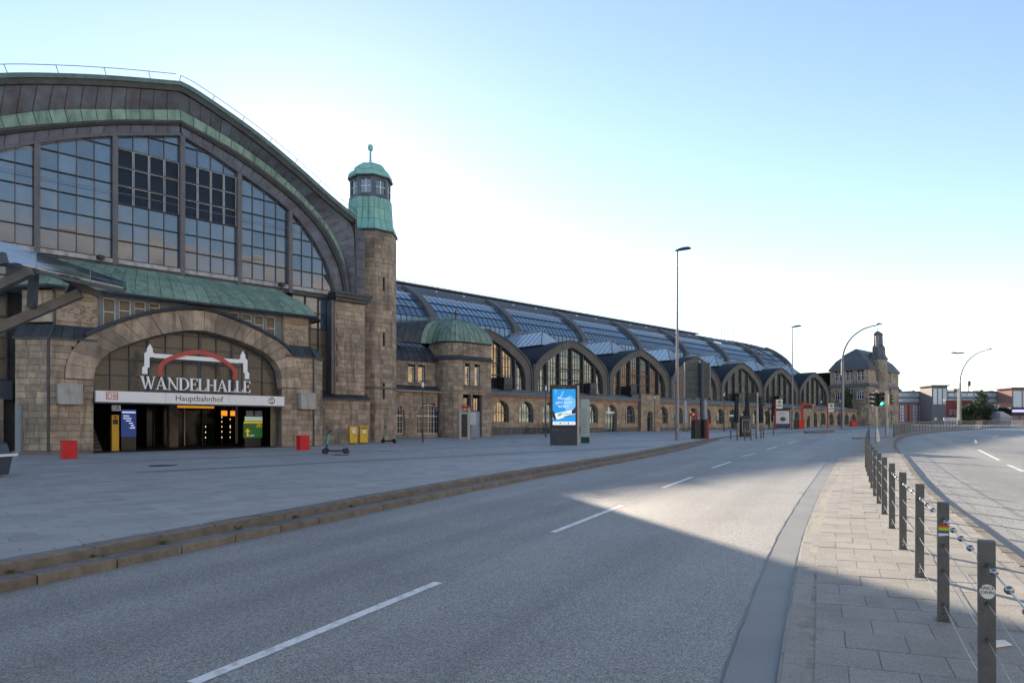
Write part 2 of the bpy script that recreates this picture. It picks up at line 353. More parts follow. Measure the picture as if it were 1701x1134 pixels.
class Wall:                                      # collects blocks and the mortar core of the walls of one building
    def __init__(s, parent, m=STONE, ind=300): s.p = parent; s.m = m; s.b = []; s.core = MB(); s.ind = ind
    def face(s, u, d, a, L, z0, z1, h=.33, lens=(1, 2, 3), holes=None, thick=.35, seed=1, bot=None):
        rnd = random.Random(seed); ca, sa = math.cos(a), math.sin(a); n = max(1, round((z1 - z0) / h)); hh = (z1 - z0) / n
        for i in range(n):
            za, zb = z0 + i * hh, z0 + (i + 1) * hh; iv = [(0, L)]
            for ha, hb in (holes(za, zb) if holes else []):
                nv = []
                for p, q in iv:
                    if hb <= p or ha >= q: nv.append((p, q)); continue
                    if ha > p: nv.append((p, ha))
                    if hb < q: nv.append((hb, q))
                iv = nv
            for p, q in iv:
                if q - p < .04: continue
                mid = (p + q) / 2
                s.core.rbox((u + ca * mid - sa * thick / 2, d + sa * mid + ca * thick / 2, (za + zb) / 2), (q - p, thick, hh), a)
                x = p
                while x < q - 1e-6:
                    l = LENS[rnd.choice(lens)] * rnd.uniform(.85, 1.15)
                    if q - x - l < .25: l = q - x
                    if l > 1.25: l = (q - x) / 2
                    s.b.append((u + ca * (x + l / 2), d + sa * (x + l / 2), (za + zb) / 2, a, l - .014, hh - .014, rnd.random()))
                    x += l
    def done(s, name='stone_block', core='mortar_core'):
        of = OFF.get(s.p, (0, 0, 0))
        s.core.build(core, MORTAR, s.p)
        def rank(b): X, Y, _ = W(b[0], b[1]); return -b[4] * b[5] / max(Y, 1) ** 2 if abs(X / max(Y, 1)) < .8 else 0
        bl = sorted(s.b, key=rank); rest = MB()
        for i, (u, d, z, a, l, h, r) in enumerate(bl):
            cl = min(LENS, key=lambda q: abs(q - l)); hc = round(h * 20) / 20 or .05; me = block_mesh(cl, hc, int(r * 4), s.m)
            pos = (u - of[0], d - of[1], z - of[2]); sc = (l / cl, 1, h / hc)
            if i < s.ind: link(name, me, s.p, pos, a, sc)
            else:
                ca, sa = math.cos(a), math.sin(a); n = len(rest.v)
                for v in me.vertices:
                    x, y, zz = v.co.x * sc[0], v.co.y, v.co.z * sc[2]; rest.v.append((u + x * ca - y * sa, d + x * sa + y * ca, z + zz))
                rest.f += [tuple(k + n for k in q.vertices) for q in me.polygons]
        if rest.v: o = rest.build('stone_courses', s.m, s.p); o['kind'] = 'stuff'
def rect_hole(a, b, z0, z1): return lambda za, zb: [(a, b)] if zb > z0 + .02 and za < z1 - .02 else []
def arch_hole(c, hw, z0, spring, top):
    def f(za, zb):
        if zb <= z0 + .02: return []
        z = (za + zb) / 2
        if z >= top: return []
        if z <= spring: return [(c - hw, c + hw)]
        k = math.sqrt(max(0, 1 - ((z - spring) / (top - spring)) ** 2)); return [(c - hw * k, c + hw * k)]
    return f
def union(*hs): return lambda za, zb: [i for h in hs for i in h(za, zb)]
def arch_pts(c, hw, spring, top, n=12):
    return [(c - hw * math.cos(math.pi * i / n), spring + (top - spring) * math.sin(math.pi * i / n)) for i in range(n + 1)]

# ================================================================== SETTING: ground, roads, pavements
K = 1.025
def ycurve(pts): return sorted([(y, x) for x, y in pts])
def smooth_y(pts): return catmull(ycurve(pts), 6)
KX = smooth_y([(-26, -36), (-17.5, -16), (-10.3, 0), (-6.36, 8.65), (-4.38, 13.15), (-1.29, 19.89), (2.9, 28.16), (6.7, 35.6), (16.35, 55.94), (24.3, 70), (36, 85.6), (58.9, 113), (88, 146), (106, 165)])
def kx(y): return interp(KX, y)
LX = smooth_y([(x * K, y * K) for x, y in [(-6.2, -12), (-2.2, -4), (-.3, 0), (2.04, 5.25), (2.71, 6.74), (3.82, 9.18), (4.98, 11.65), (6.33, 14.39), (8.28, 18.29), (13.54, 28.63), (17.04, 35.49), (22.0, 44.3), (28.0, 55), (31.5, 61)]])
def lx(y): return interp(LX, y)
RX = smooth_y([(x * K, y * K) for x, y in [(-3.5, -12), (.8, -3.5), (2.6, 0), (4.95, 4.9), (6.88, 9.17), (8.82, 13.26), (9.86, 15.57), (12.86, 21.5), (19.04, 33.1), (24.6, 43.7), (32.4, 57), (43.4, 72.5), (62.2, 94), (94.8, 126.4), (125, 155)]])
def rx(y): return interp(RX, y)

ysamp = [-400, -120, -60, -30] + [-12 + 2.5 * i for i in range(0, 71)] + [YMAX + .5, 220, 400, 900, 2400]
struct('ground', MB().grid([[(x, y, rz(y) - .03) for x in (-2400, -300, -80, 0, 80, 300, 2400)] for y in ysamp]), ASPH)
road = struct('road', MB().grid([[(kx(y) + (230 - kx(y)) * t, y, rz(y)) for t in (0, .05, .1, .2, .4, 1)] for y in [-30 + 2.5 * i for i in range(0, 78)]]), ASPH)
pave = struct('pavement', MB().grid([[(-140 + (kx(y) - .34 + 140) * t, y, gY(y)) for t in (0, .5, .8, .92, .97, 1)] for y in [-30 + 2.5 * i for i in range(0, 78)]]), PLAZA)

def offset_curve(poly, d):                       # poly as (y, x) list -> points (x, y) moved sideways by d
    pts = [(x, y) for y, x in poly]; out = []
    for i, p in enumerate(pts):
        a = pts[max(i - 1, 0)]; b = pts[min(i + 1, len(pts) - 1)]; t = math.hypot(b[0] - a[0], b[1] - a[1])
        out.append((p[0] + (b[1] - a[1]) / t * d, p[1] - (b[0] - a[0]) / t * d))
    return out
def stone_row(poly, y0, y1, d0, d1, ztop, zbot, name, m, parent, step=1.0, gap=.012, jit=.006, bev=.015):
    base = [p for p in poly if y0 - 3 < p[0] < y1 + 3]; a = offset_curve(base, d0); b = offset_curve(base, d1)
    n = int(sum(math.hypot(q[0] - p[0], q[1] - p[1]) for p, q in zip(a, a[1:])) / step)
    A, B = resample(a, n), resample(b, n)
    for i in range(n):
        if not (y0 < A[i][1] < y1): continue
        g = gap / step; lerp = lambda P, Q, t: (P[0] + (Q[0] - P[0]) * t, P[1] + (Q[1] - P[1]) * t)
        q = [lerp(A[i], A[i + 1], g), lerp(A[i], A[i + 1], 1 - g), lerp(B[i], B[i + 1], 1 - g), lerp(B[i], B[i + 1], g)]
        j = random.uniform(-jit, jit); cx = sum(p[0] for p in q) / 4; cy = sum(p[1] for p in q) / 4
        ins = lambda p: (p[0] + (cx - p[0]) * bev * 3, p[1] + (cy - p[1]) * bev * 3)
        mb = MB(); r0 = [(x, y, zbot(y)) for x, y in q]; r1 = [(x, y, ztop(y) - bev + j) for x, y in q]; r2 = [(*ins(p), ztop(p[1]) + j) for p in q]
        n4 = [tuple(range(4))[::-1]]
        mb.add(r0 + r1 + r2, [(3, 2, 1, 0), (8, 9, 10, 11)] + [(k, (k + 1) % 4, (k + 1) % 4 + 4, k + 4) for k in range(4)] + [(k + 4, (k + 1) % 4 + 4, (k + 1) % 4 + 8, k + 8) for k in range(4)])
        if q[0][0] * (q[2][1] - q[0][1]) == 0: pass
        o = mb.build(name, m, parent)
# two-step granite kerb of the forecourt
stone_row(KX, 3, 62, -.34, 0, lambda y: gY(y) + .012, lambda y: rz(y) - .1, 'kerb_stone', GRANITE, pave, 1.05)
stone_row(KX, 3, 56, .012, .46, lambda y: gY(y) + roff(y) * .5, lambda y: rz(y) - .1, 'lower_kerb_stone', GRANITE, pave, 1.05)
o = MB().grid([[(a[0], a[1], gY(a[1]) + (.004 if a[1] > 60 else -.02)), (b[0], b[1], gY(b[1]) + (.004 if a[1] > 60 else -.02)), (b[0] + .01, b[1], rz(b[1]) - .05)] for a, b in zip(offset_curve(KX, -.36), offset_curve(KX, .05))]).build('kerb_line', GRANITE, pave)
# paving slabs laid out next to the kerb, nearest 300 as pieces
cand = []
for i in range(-30, 60):
    for j in range(-10, 80):
        u, d = i * .75 + (.375 if j % 2 else 0), j * .5 + .002; X, Y, _ = W(u, d)
        if 6.5 < Y < 40 and X < kx(Y) - .95 and X > -.78 * Y: cand.append((Y, u, d))
for Y, u, d in sorted(cand)[:300]:
    q = [W(u + a, d + b)[:2] for a, b in ((-.37, -.245), (.37, -.245), (.37, .245), (-.37, .245))]; h = random.uniform(.004, .009)
    MB().hull([(x, y, gY(y) - .02) for x, y in q], [(x, y, gY(y) + h) for x, y in q]).build('paving_slab', SLAB, pave)
for d0, d1, u0, u1 in ((24.6, 25.3, -8, 60), (31.0, 31.35, 4, 70)):
    rows = [[(*W(u0 + (u1 - u0) * i / 60, d)[:2], gz(u0 + (u1 - u0) * i / 60, d) + .0045) for d in (d0, d1)] for i in range(61)]; rows = [r_ for r_ in rows if all(p_[0] < kx(p_[1]) - .5 for p_ in r_)]
    MB().grid(rows).build('paving_band', BAND, pave)
for u, d, r in ((8.0, 27.8, .5), (16.4, 29.5, .42), (34, 36, .35), (39, 38, .35)):
    c = W(u, d); MB().lathe([(r, 0), (r, .006), (r * .93, .010), (.01, .012)], (c[0], c[1], gY(c[1]) + .0045), 20).build('manhole_cover', IRONCOVER, pave)

# central island with pavers, kerbs and a poured gutter
def mz(y, t): return rz(y) + .045 + .085 * t
island = struct('median', MB().grid([[(lx(y) + (rx(y) - lx(y)) * t, y, mz(y, t) - .008) for t in (0, .25, .5, .75, 1)] for y in [-10 + 1.5 * i for i in range(0, 47)]]), JOINT)
stone_row(LX, 2, 60, .02, .24, lambda y: mz(y, 0), lambda y: rz(y) - .1, 'kerb_stone', GRANITE if False else PAVER, island, 1.0, .006)
stone_row(RX, 4, 70, -.16, 0, lambda y: mz(y, 1), lambda y: rz(y) - .1, 'kerb_stone', GRANITE, island, 1.0, .008)
axis = [(y, (lx(y) + rx(y)) / 2) for y in [2 + .5 * i for i in range(0, 110)]]
nrow = int(60 / .52); rows_c = resample([(x, y) for y, x in axis], int(sum(math.hypot(b[1] - a[1], b[0] - a[0]) for a, b in zip(axis, axis[1:])) / .5))
pieces = []
for i in range(len(rows_c) - 1):
    (x0, y0), (x1, y1) = rows_c[i], rows_c[i + 1]; tx, ty = x1 - x0, y1 - y0; tl = math.hypot(tx, ty); tx, ty = tx / tl, ty / tl; nx, ny = ty, -tx
    # how far to the left and right kerbs along the row
    def reach(sgn, edge):
        t = 0
        while t < 6:
            X, Y = x0 + nx * t * sgn, y0 + ny * t * sgn
            if (X - edge(Y)) * sgn > 0: break
            t += .03
        return t
    L_, R_ = -reach(-1, lx) + .27, reach(1, rx) - .18; t = L_ - (0 if i % 2 else .25)
    while t < R_:
        a, b = max(t, L_), min(t + .5, R_); t += .5
        if b - a > .06: pieces.append((y0, x0, y0, tx, ty, nx, ny, a, b))
rest = MB()
for k, (key, x0, y0, tx, ty, nx, ny, a, b) in enumerate(sorted(pieces)):
    g = .0035; q = [(x0 + tx * s + nx * t, y0 + ty * s + ny * t) for s, t in ((g, a + g), (g, b - g), (.5 - g, b - g), (.5 - g, a + g))]
    h = random.uniform(-.004, .004)
    def zt(x, y): return mz(y, min(max((x - lx(y)) / max(rx(y) - lx(y), .1), 0), 1)) + h
    bot = [(x, y, zt(x, y) - .05) for x, y in q]; top = [(x, y, zt(x, y)) for x, y in q]
    (MB().hull(bot, top).build('paver', PAVER, island) if k < 300 else rest.hull(bot, top))
o = rest.build('paver_field', PAVER, island); o['kind'] = 'stuff'
MB().grid([[(lx(59) + (rx(59) - lx(59)) * t, 59.02, mz(59, t) - .004), (lx(59) + (rx(59) - lx(59)) * t, 59.03, rz(59) - .1)] for t in (0, .5, 1)]).build('end_kerb', GRANITE, island)
gl = [p for p in LX if -6 < p[0] < 58]
MB().grid([[(p[0], p[1], rz(p[1]) + .0045) for p in (a, b)] for a, b in zip(offset_curve(gl, -.40), offset_curve(gl, -.004))]).build('gutter', GUTTER, road)
wob = lambda i: .004 * math.sin(i * 2.1) + .004 * math.sin(i * 5.3 + 1)
def tarline(poly, off, w0): return MB().grid([[(p[0] + s * (w0 + abs(wob(i))) + wob(i + 40), p[1], rz(p[1]) + .0085) for s, p in ((-1, a), (1, a))] for i, a in enumerate(resample(offset_curve(poly, off), 220))])
tarline(gl, .0, .02).build('tar_joint', TAR, road); tarline(gl, -.41, .008).build('tar_joint', TAR, road)
# painted dashes
def dash(a, b, w=.13):
    a, b = Vector((a[0] * K, a[1] * K)), Vector((b[0] * K, b[1] * K)); t = (b - a).normalized(); n = Vector((t.y, -t.x)) * w / 2
    n_ = max(1, int((b - a).length / 1.0)); rows = []
    for i in range(n_ + 1):
        p = a + (b - a) * i / n_; rows.append([((p + n * s).x, (p + n * s).y, rz((p + n * s).y) + .0045) for s in (-1, 1)])
    MB().grid(rows).build('lane_marking', LINE, road)
D_ = [((-4.6, .9), (-3.9, 2.2)), ((-2.46, 5.25), (-.91, 8.44)), ((.72, 12.08), (2.54, 15.76)), ((4.32, 19.62), (6.11, 23.13)), ((7.97, 27.19), (9.84, 30.79)), ((11.86, 35.17), (13.6, 38.0)), ((15.61, 41.89), (17.84, 46.03)), ((20.2, 50), (22.6, 54)), ((25.2, 58), (28, 62))]
for a, b in D_: dash(a, b)
for a, b in (((28.79, 42.15), (22.82, 31.97)), ((21.0, 28.9), (19.1, 25.5)), ((17.2, 22), (14.8, 17.6)), ((38, 56), (34, 50)), ((47, 66), (43, 61)), ((45, 57), (49, 62)), ((36, 45), (40, 50.4))): dash(a, b, .15)
MB().grid([[(p[0], p[1], rz(p[1]) + .0025) for p in (a, b)] for a, b in zip(offset_curve([(y, x * 1) for x, y in [(-3.2 * K, 3.6 * K), (-.91 * K, 8.44 * K), (.72 * K, 12.08 * K), (4.32 * K, 19.62 * K), (7.97 * K, 27.19 * K)]], -.10), offset_curve([(y, x) for x, y in [(-3.2 * K, 3.6 * K), (-.91 * K, 8.44 * K), (.72 * K, 12.08 * K), (4.32 * K, 19.62 * K), (7.97 * K, 27.19 * K)]], -.085))]).build('sealed_seam', GUTTER, road)
# far island that carries the bar railing
far = [(58.9, rx(58.9))] + [(y, x) for y, x in RX if 59 < y < 150]
isl2 = struct('traffic_island', MB().grid([[(x - w_, y, rz(y) + .12) for w_ in (4.2, 2, 0)] for y, x in far]), PAVER)
MB().grid([[(rx(58.9) - w_, 58.88, rz(58.9) + z) for z in (.12, -.1)] for w_ in (4.2, 0)]).build('kerb_edge', GRANITE, isl2)
MB().grid([[(x + .005, y, rz(y) + z) for z in (.12, -.1)] for y, x in far]).build('kerb_edge', GRANITE, isl2)
MB().grid([[(x - 4.205, y, rz(y) + z) for z in (-.1, .12)] for y, x in far]).build('kerb_edge', GRANITE, isl2)
# low granite refuge by the bus stop
c = (36.5, 81); ring = [(c[0] + (5.2 * math.cos(a)) * .6 + 1.3 * math.sin(a) * .8, c[1] + 5.2 * math.cos(a) * .8 - 1.3 * math.sin(a) * .6) for a in [2 * math.pi * k / 24 for k in range(24)]]
o = MB().hull([(x, y, gY(y) - .1) for x, y in ring], [(x * .985 + c[0] * .015, y * .985 + c[1] * .015, gY(y) + .16) for x, y in ring]).build('kerb_island', GRANITE); o['kind'] = 'structure'

# ================================================================== STATION CONCOURSE HALL WITH THE GLAZED GABLE
CU_CORN = mat('dark_cornice_copper', (.022, .028, .036), (.04, .046, .055), 2, .6)  # darkest copper tone, for the inner strip of the arch cornice
hall = bthing('station_hall', 'large arched station hall with blue reflecting glazed gable and brown copper bands', 'building', 13.3, 43, gz(13.3, 43))
inL = [(.6, 11.2), (.9, 12.4), (1.7, 13.7), (3.1, 14.95), (4.73, 15.86), (6.24, 16.62), (7.86, 17.34), (9.87, 18.08), (13.35, 19.12)]
inR = [(13.35, 19.12), (15.08, 18.5), (16.73, 17.78), (18.47, 17.02), (20.10, 16.1), (21.37, 14.95), (22.48, 13.43), (23.06, 12.08), (23.27, 11.15)]
ouL = [(-1.2, 16.6), (1.6, 18.0), (4.62, 19.38), (7.14, 20.27), (9.93, 21.1), (13.04, 21.9)]
ouR = [(13.04, 21.9), (14.04, 21.66), (16.52, 20.73), (18.43, 19.86), (20.46, 18.77), (22.62, 17.5), (24.55, 16.5)]
gtL = [(-.3, 13.2), (.8, 15.1), (2.5, 16.4), (4.68, 17.54), (6.97, 18.6), (10.07, 19.62), (13.25, 20.6)]
gtR = [(13.25, 20.6), (14.96, 20.12), (16.78, 19.5), (18.71, 18.66), (20.77, 17.44), (22.52, 16.0), (23.65, 14.45), (24.22, 12.83), (24.45, 11.19)]
gbL = [(.0, 12.6), (1.2, 14.4), (2.7, 15.75), (4.68, 16.9), (7.24, 17.96), (10.1, 19.02), (13.25, 19.95)]
gbR = [(13.25, 19.95), (14.96, 19.5), (16.78, 18.94), (18.71, 18.08), (20.77, 16.92), (22.52, 15.5), (23.56, 14.0), (24.1, 12.7), (24.34, 11.17)]
IN = catmull(inL, 6)[:-1] + catmull(inR, 6)
def zin(u): return interp(IN, u)
def dense(p, n=60): return resample(catmull(p, 8), n)
def shift(poly, k):                              # move a curve outwards (away from the glass)
    out = []
    for i, p in enumerate(poly):
        a = poly[max(i - 1, 0)]; b = poly[min(i + 1, len(poly) - 1)]; t = math.hypot(b[0] - a[0], b[1] - a[1])
        out.append((p[0] - (b[1] - a[1]) / t * k, p[1] + (b[0] - a[0]) / t * k))
    return out
def strip(A, B, dA, dB, th=.1):                  # solid ribbon between two curves
    rows = [[(a[0], dA, a[1]), (b[0], dB, b[1]), (b[0], dB + th, b[1]), (a[0], dA + th, a[1]), (a[0], dA, a[1])] for a, b in zip(A, B)]
    return MB().grid(rows)
def sheets(A, B, dA, dB, n, m, name, gap=.035, th=.05):
    A, B = resample(A, n), resample(B, n)
    for i in range(n):
        l = lambda P, Q, t: (P[0] + (Q[0] - P[0]) * t, P[1] + (Q[1] - P[1]) * t); g = gap / 2 / .7
        q = [l(A[i], A[i + 1], g), l(A[i], A[i + 1], 1 - g), l(B[i], B[i + 1], 1 - g), l(B[i], B[i + 1], g)]; j = random.uniform(-.006, .006)
        f = [(q[0][0], dA + j, q[0][1]), (q[1][0], dA - j, q[1][1]), (q[2][0], dB - j, q[2][1]), (q[3][0], dB + j, q[3][1])]
        MB().hull([(x, y + th, z) for x, y, z in f], f).build(name, m, hall)
for I, G1, G2, O, nn in ((inL, gbL, gtL, ouL, 21), (inR, gbR, gtR, ouR, 20)):
    i_, b_, t_, o_ = dense(I), dense(G1), dense(G2), dense(O)
    ob_ = resample(shift(dense(O, 40), -.42) + ([(24.6, 15.3), (24.66, 13.2), (24.68, 11.2)] if O is ouR else [(-1.1, 15.0), (-1.0, 13.5)][::-1] * 0), 60)
    ob_ = ob_ if O is ouR else shift(o_, -.42)
    s1, s2 = shift(i_, .10), shift(i_, .17)
    mid = [(a[0] + (c[0] - a[0]) * .0, a[1]) for a, c in zip(s2, b_)]
    c1 = [(p[0] + (q[0] - p[0]) * .66, p[1] + (q[1] - p[1]) * .66) for p, q in zip(s2, b_)]
    c2 = [(p[0] + (q[0] - p[0]) * .83, p[1] + (q[1] - p[1]) * .83) for p, q in zip(s2, b_)]
    strip(i_, s2, 42.72, 42.80, .25).build('arch_moulding', IRON_W, hall)
    strip(s2, c1, 42.97, 42.93, .1).build('band_backing', CU_D, hall)
    sheets(s2, c1, 42.93, 42.88, nn + 2, CU_B, 'copper_sheet')
    strip(c1, c2, 42.74, 42.68, .3).build('arch_cornice', CU_CORN, hall)
    strip(c2, b_, 42.64, 42.60, .4).build('arch_cornice', CU_D, hall)
    strip(b_, t_, 42.72, 42.82, .1).build('band_backing', CU_D, hall)
    sheets(b_, t_, 42.66, 42.74, nn, CU_G, 'green_copper_sheet')
    o1 = shift(o_, -.42); o2 = shift(o_, -.18)
    strip(t_, ob_, 42.99, 42.43, .1).build('band_backing', CU_D, hall)
    sheets(t_, ob_, 42.90, 42.40, nn + (6 if O is ouR else 0), CU_B, 'copper_sheet')
    strip(o1, o2, 42.22, 42.12, .3).build('eave_moulding', CU_D, hall)
    strip(o2, o_, 41.98, 41.86, .5).build('eave_edge', CU_BG, hall)
    # barrel roof running back
    MB().grid([[(p[0], d, p[1] - .01) for d in (42.2, 46, 60, 82)] for p in o_]).build('roof', CU_D, hall, smooth=True)
    # roof railing
    rail = MB(); up = shift(o_, .55); pts = [(p[0], 42.3, p[1]) for p in up]; rail.tube(pts, .018, 6)
    for k in range(0, 61, 9): rail.tube([(o_[k][0], 42.3, o_[k][1]), (up[k][0], 42.3, up[k][1])], .018, 6)
    rail.build('roof_railing', CU_D, hall)
# mullions, panes and glazing bars
MU = [2.9, 6.25, 9.85, 13.38, 16.74, 20.07]
for u in MU:
    t = zin(u) - .02
    MB().box(u - .13, u + .13, 42.66, 43.05, 10.75, t).build('mullion', IRON_W, hall)
edges = [.7] + MU + [23.25]; ROWH = 1.035; Z0 = 11.32
rowz = [Z0 + ROWH * i for i in range(8)]
for k in range(len(edges) - 1):
    a, b = edges[k] + (.13 if k else 0), edges[k + 1] - (.13 if k < len(edges) - 2 else 0); n = 4; cw = (b - a) / n
    for i in range(n):
        x0, x1 = a + i * cw, a + (i + 1) * cw
        if i: MB().box(x0 - .016, x0 + .016, 42.90, 43.0, Z0 - .1, zin(x0)).build('glazing_bar', IRON_W, hall)
        for r, z0 in enumerate(rowz):
            z1 = z0 + ROWH; t0, t1 = min(z1, zin(x0 + .03)), min(z1, zin(x1 - .03)); g = .025
            if max(t0, t1) < z0 + .12: continue
            pl = [(x0 + g, z0 + g), (x1 - g, z0 + g), (x1 - g, max(t1 - g, z0 + g + .01)), (x0 + g, max(t0 - g, z0 + g + .01))]
            louv = k in (3, 4) and r in (3, 4, 5) and min(t0, t1) > z1 - .3
            if louv:
                p = MB()
                for s in range(7):
                    zz = z0 + .05 + s * (ROWH - .1) / 7
                    p.add([(x0 + .05, 42.93, zz), (x1 - .05, 42.93, zz), (x1 - .05, 42.99, zz + .15), (x0 + .05, 42.99, zz + .15)], [(0, 1, 2, 3)])
                o = p.build('louvre', GLASS_D, hall)
                MB().box(x0 + .02, x0 + .055, 42.89, 42.95, z0 + .03, z1 - .03).box(x1 - .055, x1 - .02, 42.891, 42.95, z0 + .031, z1 - .031).box(x0 + .055, x1 - .055, 42.89, 42.95, z1 - .065, z1 - .03).build('louvre_frame', SILL, o)
            else:
                tx, tz = random.gauss(0, .0045), random.gauss(0, .0045); cx, cz = (x0 + x1) / 2, (z0 + z1) / 2
                f = [(x, 42.985 + (x - cx) * tx + (z - cz) * tz, z) for x, z in pl]
                MB().hull([(x, y + .012, z) for x, y, z in f], f).build('glass_pane', GLASS, hall)
for z in rowz[1:]:
    us = [u / 10 for u in range(7, 233) if zin(u / 10) > z + .05]
    if us: MB().box(us[0] - .15, us[-1] + .15, 42.87, 42.98, z - .02, z + .02).build('glazing_bar', IRON, hall)
for z in (14.95,):
    us = [u / 10 for u in range(7, 233) if zin(u / 10) > z + .05]
    MB().tube([(us[0] - .1, 42.72, z), (us[-1] + .1, 42.72, z)], .016, 6).build('tie_rod', GALV, hall)
MB().box(.5, 23.3, 42.70, 43.05, 11.0, 11.24).build('gable_sill', SILL, hall)
MB().box(.5, 23.3, 42.82, 43.2, 10.74, 10.995).build('gable_beam', IRON, hall)
# glazing beside the portal, below the sill
for us in ((20.3, 21.25, 22.2, 23.05), (3.2, 4.1, 5.0)):
    for a, b in zip(us, us[1:]):
        for i in range(6):
            z0 = 4.35 + i * 1.065; f = [(a + .03, z0 + .03), (b - .03, z0 + .03), (b - .03, z0 + 1.03), (a + .03, z0 + 1.03)]; t = random.gauss(0, .005)
            MB().hull([(x, 43.06, z) for x, z in f], [(x, 43.045 + (z - z0) * t, z) for x, z in f]).build('glass_pane', GLASS_T if i < 4 else GLASS, hall)
    for u in us: MB().box(u - .028, u + .028, 42.93, 43.04, 4.2, 10.73).build('glazing_bar', IRON, hall)
    for i in range(7): MB().box(us[0], us[-1], 42.95, 43.035, 4.33 + i * 1.065 - .028, 4.33 + i * 1.065 + .028).build('glazing_bar', IRON, hall)
MB().box(.5, 5.6, 43.05, 43.3, .3, 4.2).build('lower_panel', CU_D, hall)
MB().box(3.0, 5.2, 42.6, 43.04, 3.3, 4.25).build('lower_box', ADGREY, hall)
# hall body behind the gable
MB().box(.4, 7.6, 43.3, 80, gz(10, 60) - 1.5, 11.0).build('hall_body', CU_D, hall); MB().box(18.5, 24.4, 43.3, 80, gz(10, 60) - 1.5, 11.0).build('hall_body', CU_D, hall); MB().box(7.6, 18.5, 43.3, 80, 3.95, 11.0).build('hall_body', CU_D, hall)
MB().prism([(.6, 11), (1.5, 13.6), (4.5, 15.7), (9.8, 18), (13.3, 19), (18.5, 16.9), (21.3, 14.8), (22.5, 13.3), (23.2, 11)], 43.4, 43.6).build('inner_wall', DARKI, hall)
MB().box(24.1, 24.4, 43.3, 80, 11.0, 16.6).box(.5, .8, 43.3, 80, 11.0, 16.6).build('upper_side_wall', CU_D, hall)
MB().prism([(24.15, 11.16), (25.75, 11.16), (25.75, 15.95), (24.6, 16.3)], 42.95, 43.6).build('gable_cheek', CU_D, hall)
for k in range(7): MB().box(24.8, 25.75, 42.88, 42.95, 11.18 + k * .68, 11.83 + k * .68).build('copper_sheet', CU_B, hall)
MB().box(24.66, 24.8, 42.35, 42.95, 11.16, 16.5).build('edge_strip', IRON, hall)
# stone pier at the right foot and the low wall beside it
pw = Wall(hall, STONE, 240)
g0 = gz(23, 42.4)
pw.face(23.05, 42.3, 0, 2.35, 4.15, 10.55, .31, (1, 2, 3), seed=3)
pw.face(20.5, 42.15, 0, 5.2, g0 - .1, 3.85, .36, (1, 2, 3), rect_hole(.75, 1.15, 1.35, 3.0), seed=4)
pw.face(2.2, 42.3, 0, 2.6, gz(3, 42.3) - .1, 3.3, .36, (1, 2, 3), seed=5)
pw.done()
MB().prism([(20.5, 1.3), (20.5, 3.05), (21.7, 3.05), (21.7, 1.3)], 42.45, 42.5).build('window_recess', DARKI, hall)
o = MB().box(21.27, 21.33, 42.25, 42.33, 1.36, 2.99).box(21.59, 21.645, 42.25, 42.33, 1.36, 2.99).box(21.33, 21.59, 42.251, 42.329, 2.93, 2.99).box(21.33, 21.59, 42.251, 42.329, 2.1, 2.16).box(21.33, 21.59, 42.25, 42.33, 1.36, 1.42).build('window', WHITE, hall)
MB().box(21.33, 21.59, 42.32, 42.34, 1.42, 2.93).build('pane', GLASS_W, o)
for i in range(9):                               # copper pent roof on the low wall
    u0 = 20.5 + i * .575
    MB().hull([(u0 + .012, 41.98, 3.86), (u0 + .563, 41.98, 3.86), (u0 + .563, 42.92, 4.36), (u0 + .012, 42.92, 4.36)], [(u0 + .012, 41.96, 3.92), (u0 + .563, 41.96, 3.92), (u0 + .563, 42.92, 4.42), (u0 + .012, 42.92, 4.42)]).build('copper_sheet', CU_D, hall)
MB().box(20.4, 25.7, 41.94, 42.3, 3.78, 3.855).build('gutter', CU_D, hall)
MB().box(22.95, 25.45, 41.95, 42.9, 10.56, 10.78).box(22.85, 25.6, 41.8, 42.9, 10.781, 11.0).box(22.75, 25.7, 41.7, 42.9, 11.001, 11.16).build('pier_capital', CU_D, hall)
for i in range(5):                               # carved drops down the pier
    z = 9.6 - i * 1.05
    MB().lathe([(.02, -.36), (.10, -.2), (.05, -.1), (.13, .06), (.08, .2), (.04, .3)], (23.22, 42.2, z), 8).build('carved_drop', STONE, hall)
MB().box(22.78, 22.98, 42.25, 42.9, 4.2, 10.56).build('pier_edge_frame', IRON_W, hall)
# ================================================================== ENTRANCE PORTAL
PD = 39.5
por = bthing('entrance_portal', 'sandstone entrance portal with wide pointed arch and green copper roof', 'building', 13.2, PD, gz(13.2, PD))
intr = catmull([(8.13, 4.3), (8.22, 4.9), (8.6, 5.5), (9.33, 6.02), (10.76, 6.68), (12.2, 7.12), (13.25, 7.3)], 5)[:-1] + catmull([(13.25, 7.3), (14.3, 7.14), (15.6, 6.84), (16.85, 6.35), (17.55, 5.85), (17.9, 5.2), (18.0, 4.3)], 5)
extr = catmull([(6.9, 4.3), (7.0, 5.2), (7.45, 6.1), (8.5, 6.85), (10.2, 7.68), (11.9, 8.2), (13.25, 8.42)], 5)[:-1] + catmull([(13.25, 8.42), (14.6, 8.22), (16.3, 7.66), (17.9, 6.95), (18.75, 6.2), (19.15, 5.3), (19.25, 4.3)], 5)
vi, ve = resample(intr, 23), resample(extr, 23)
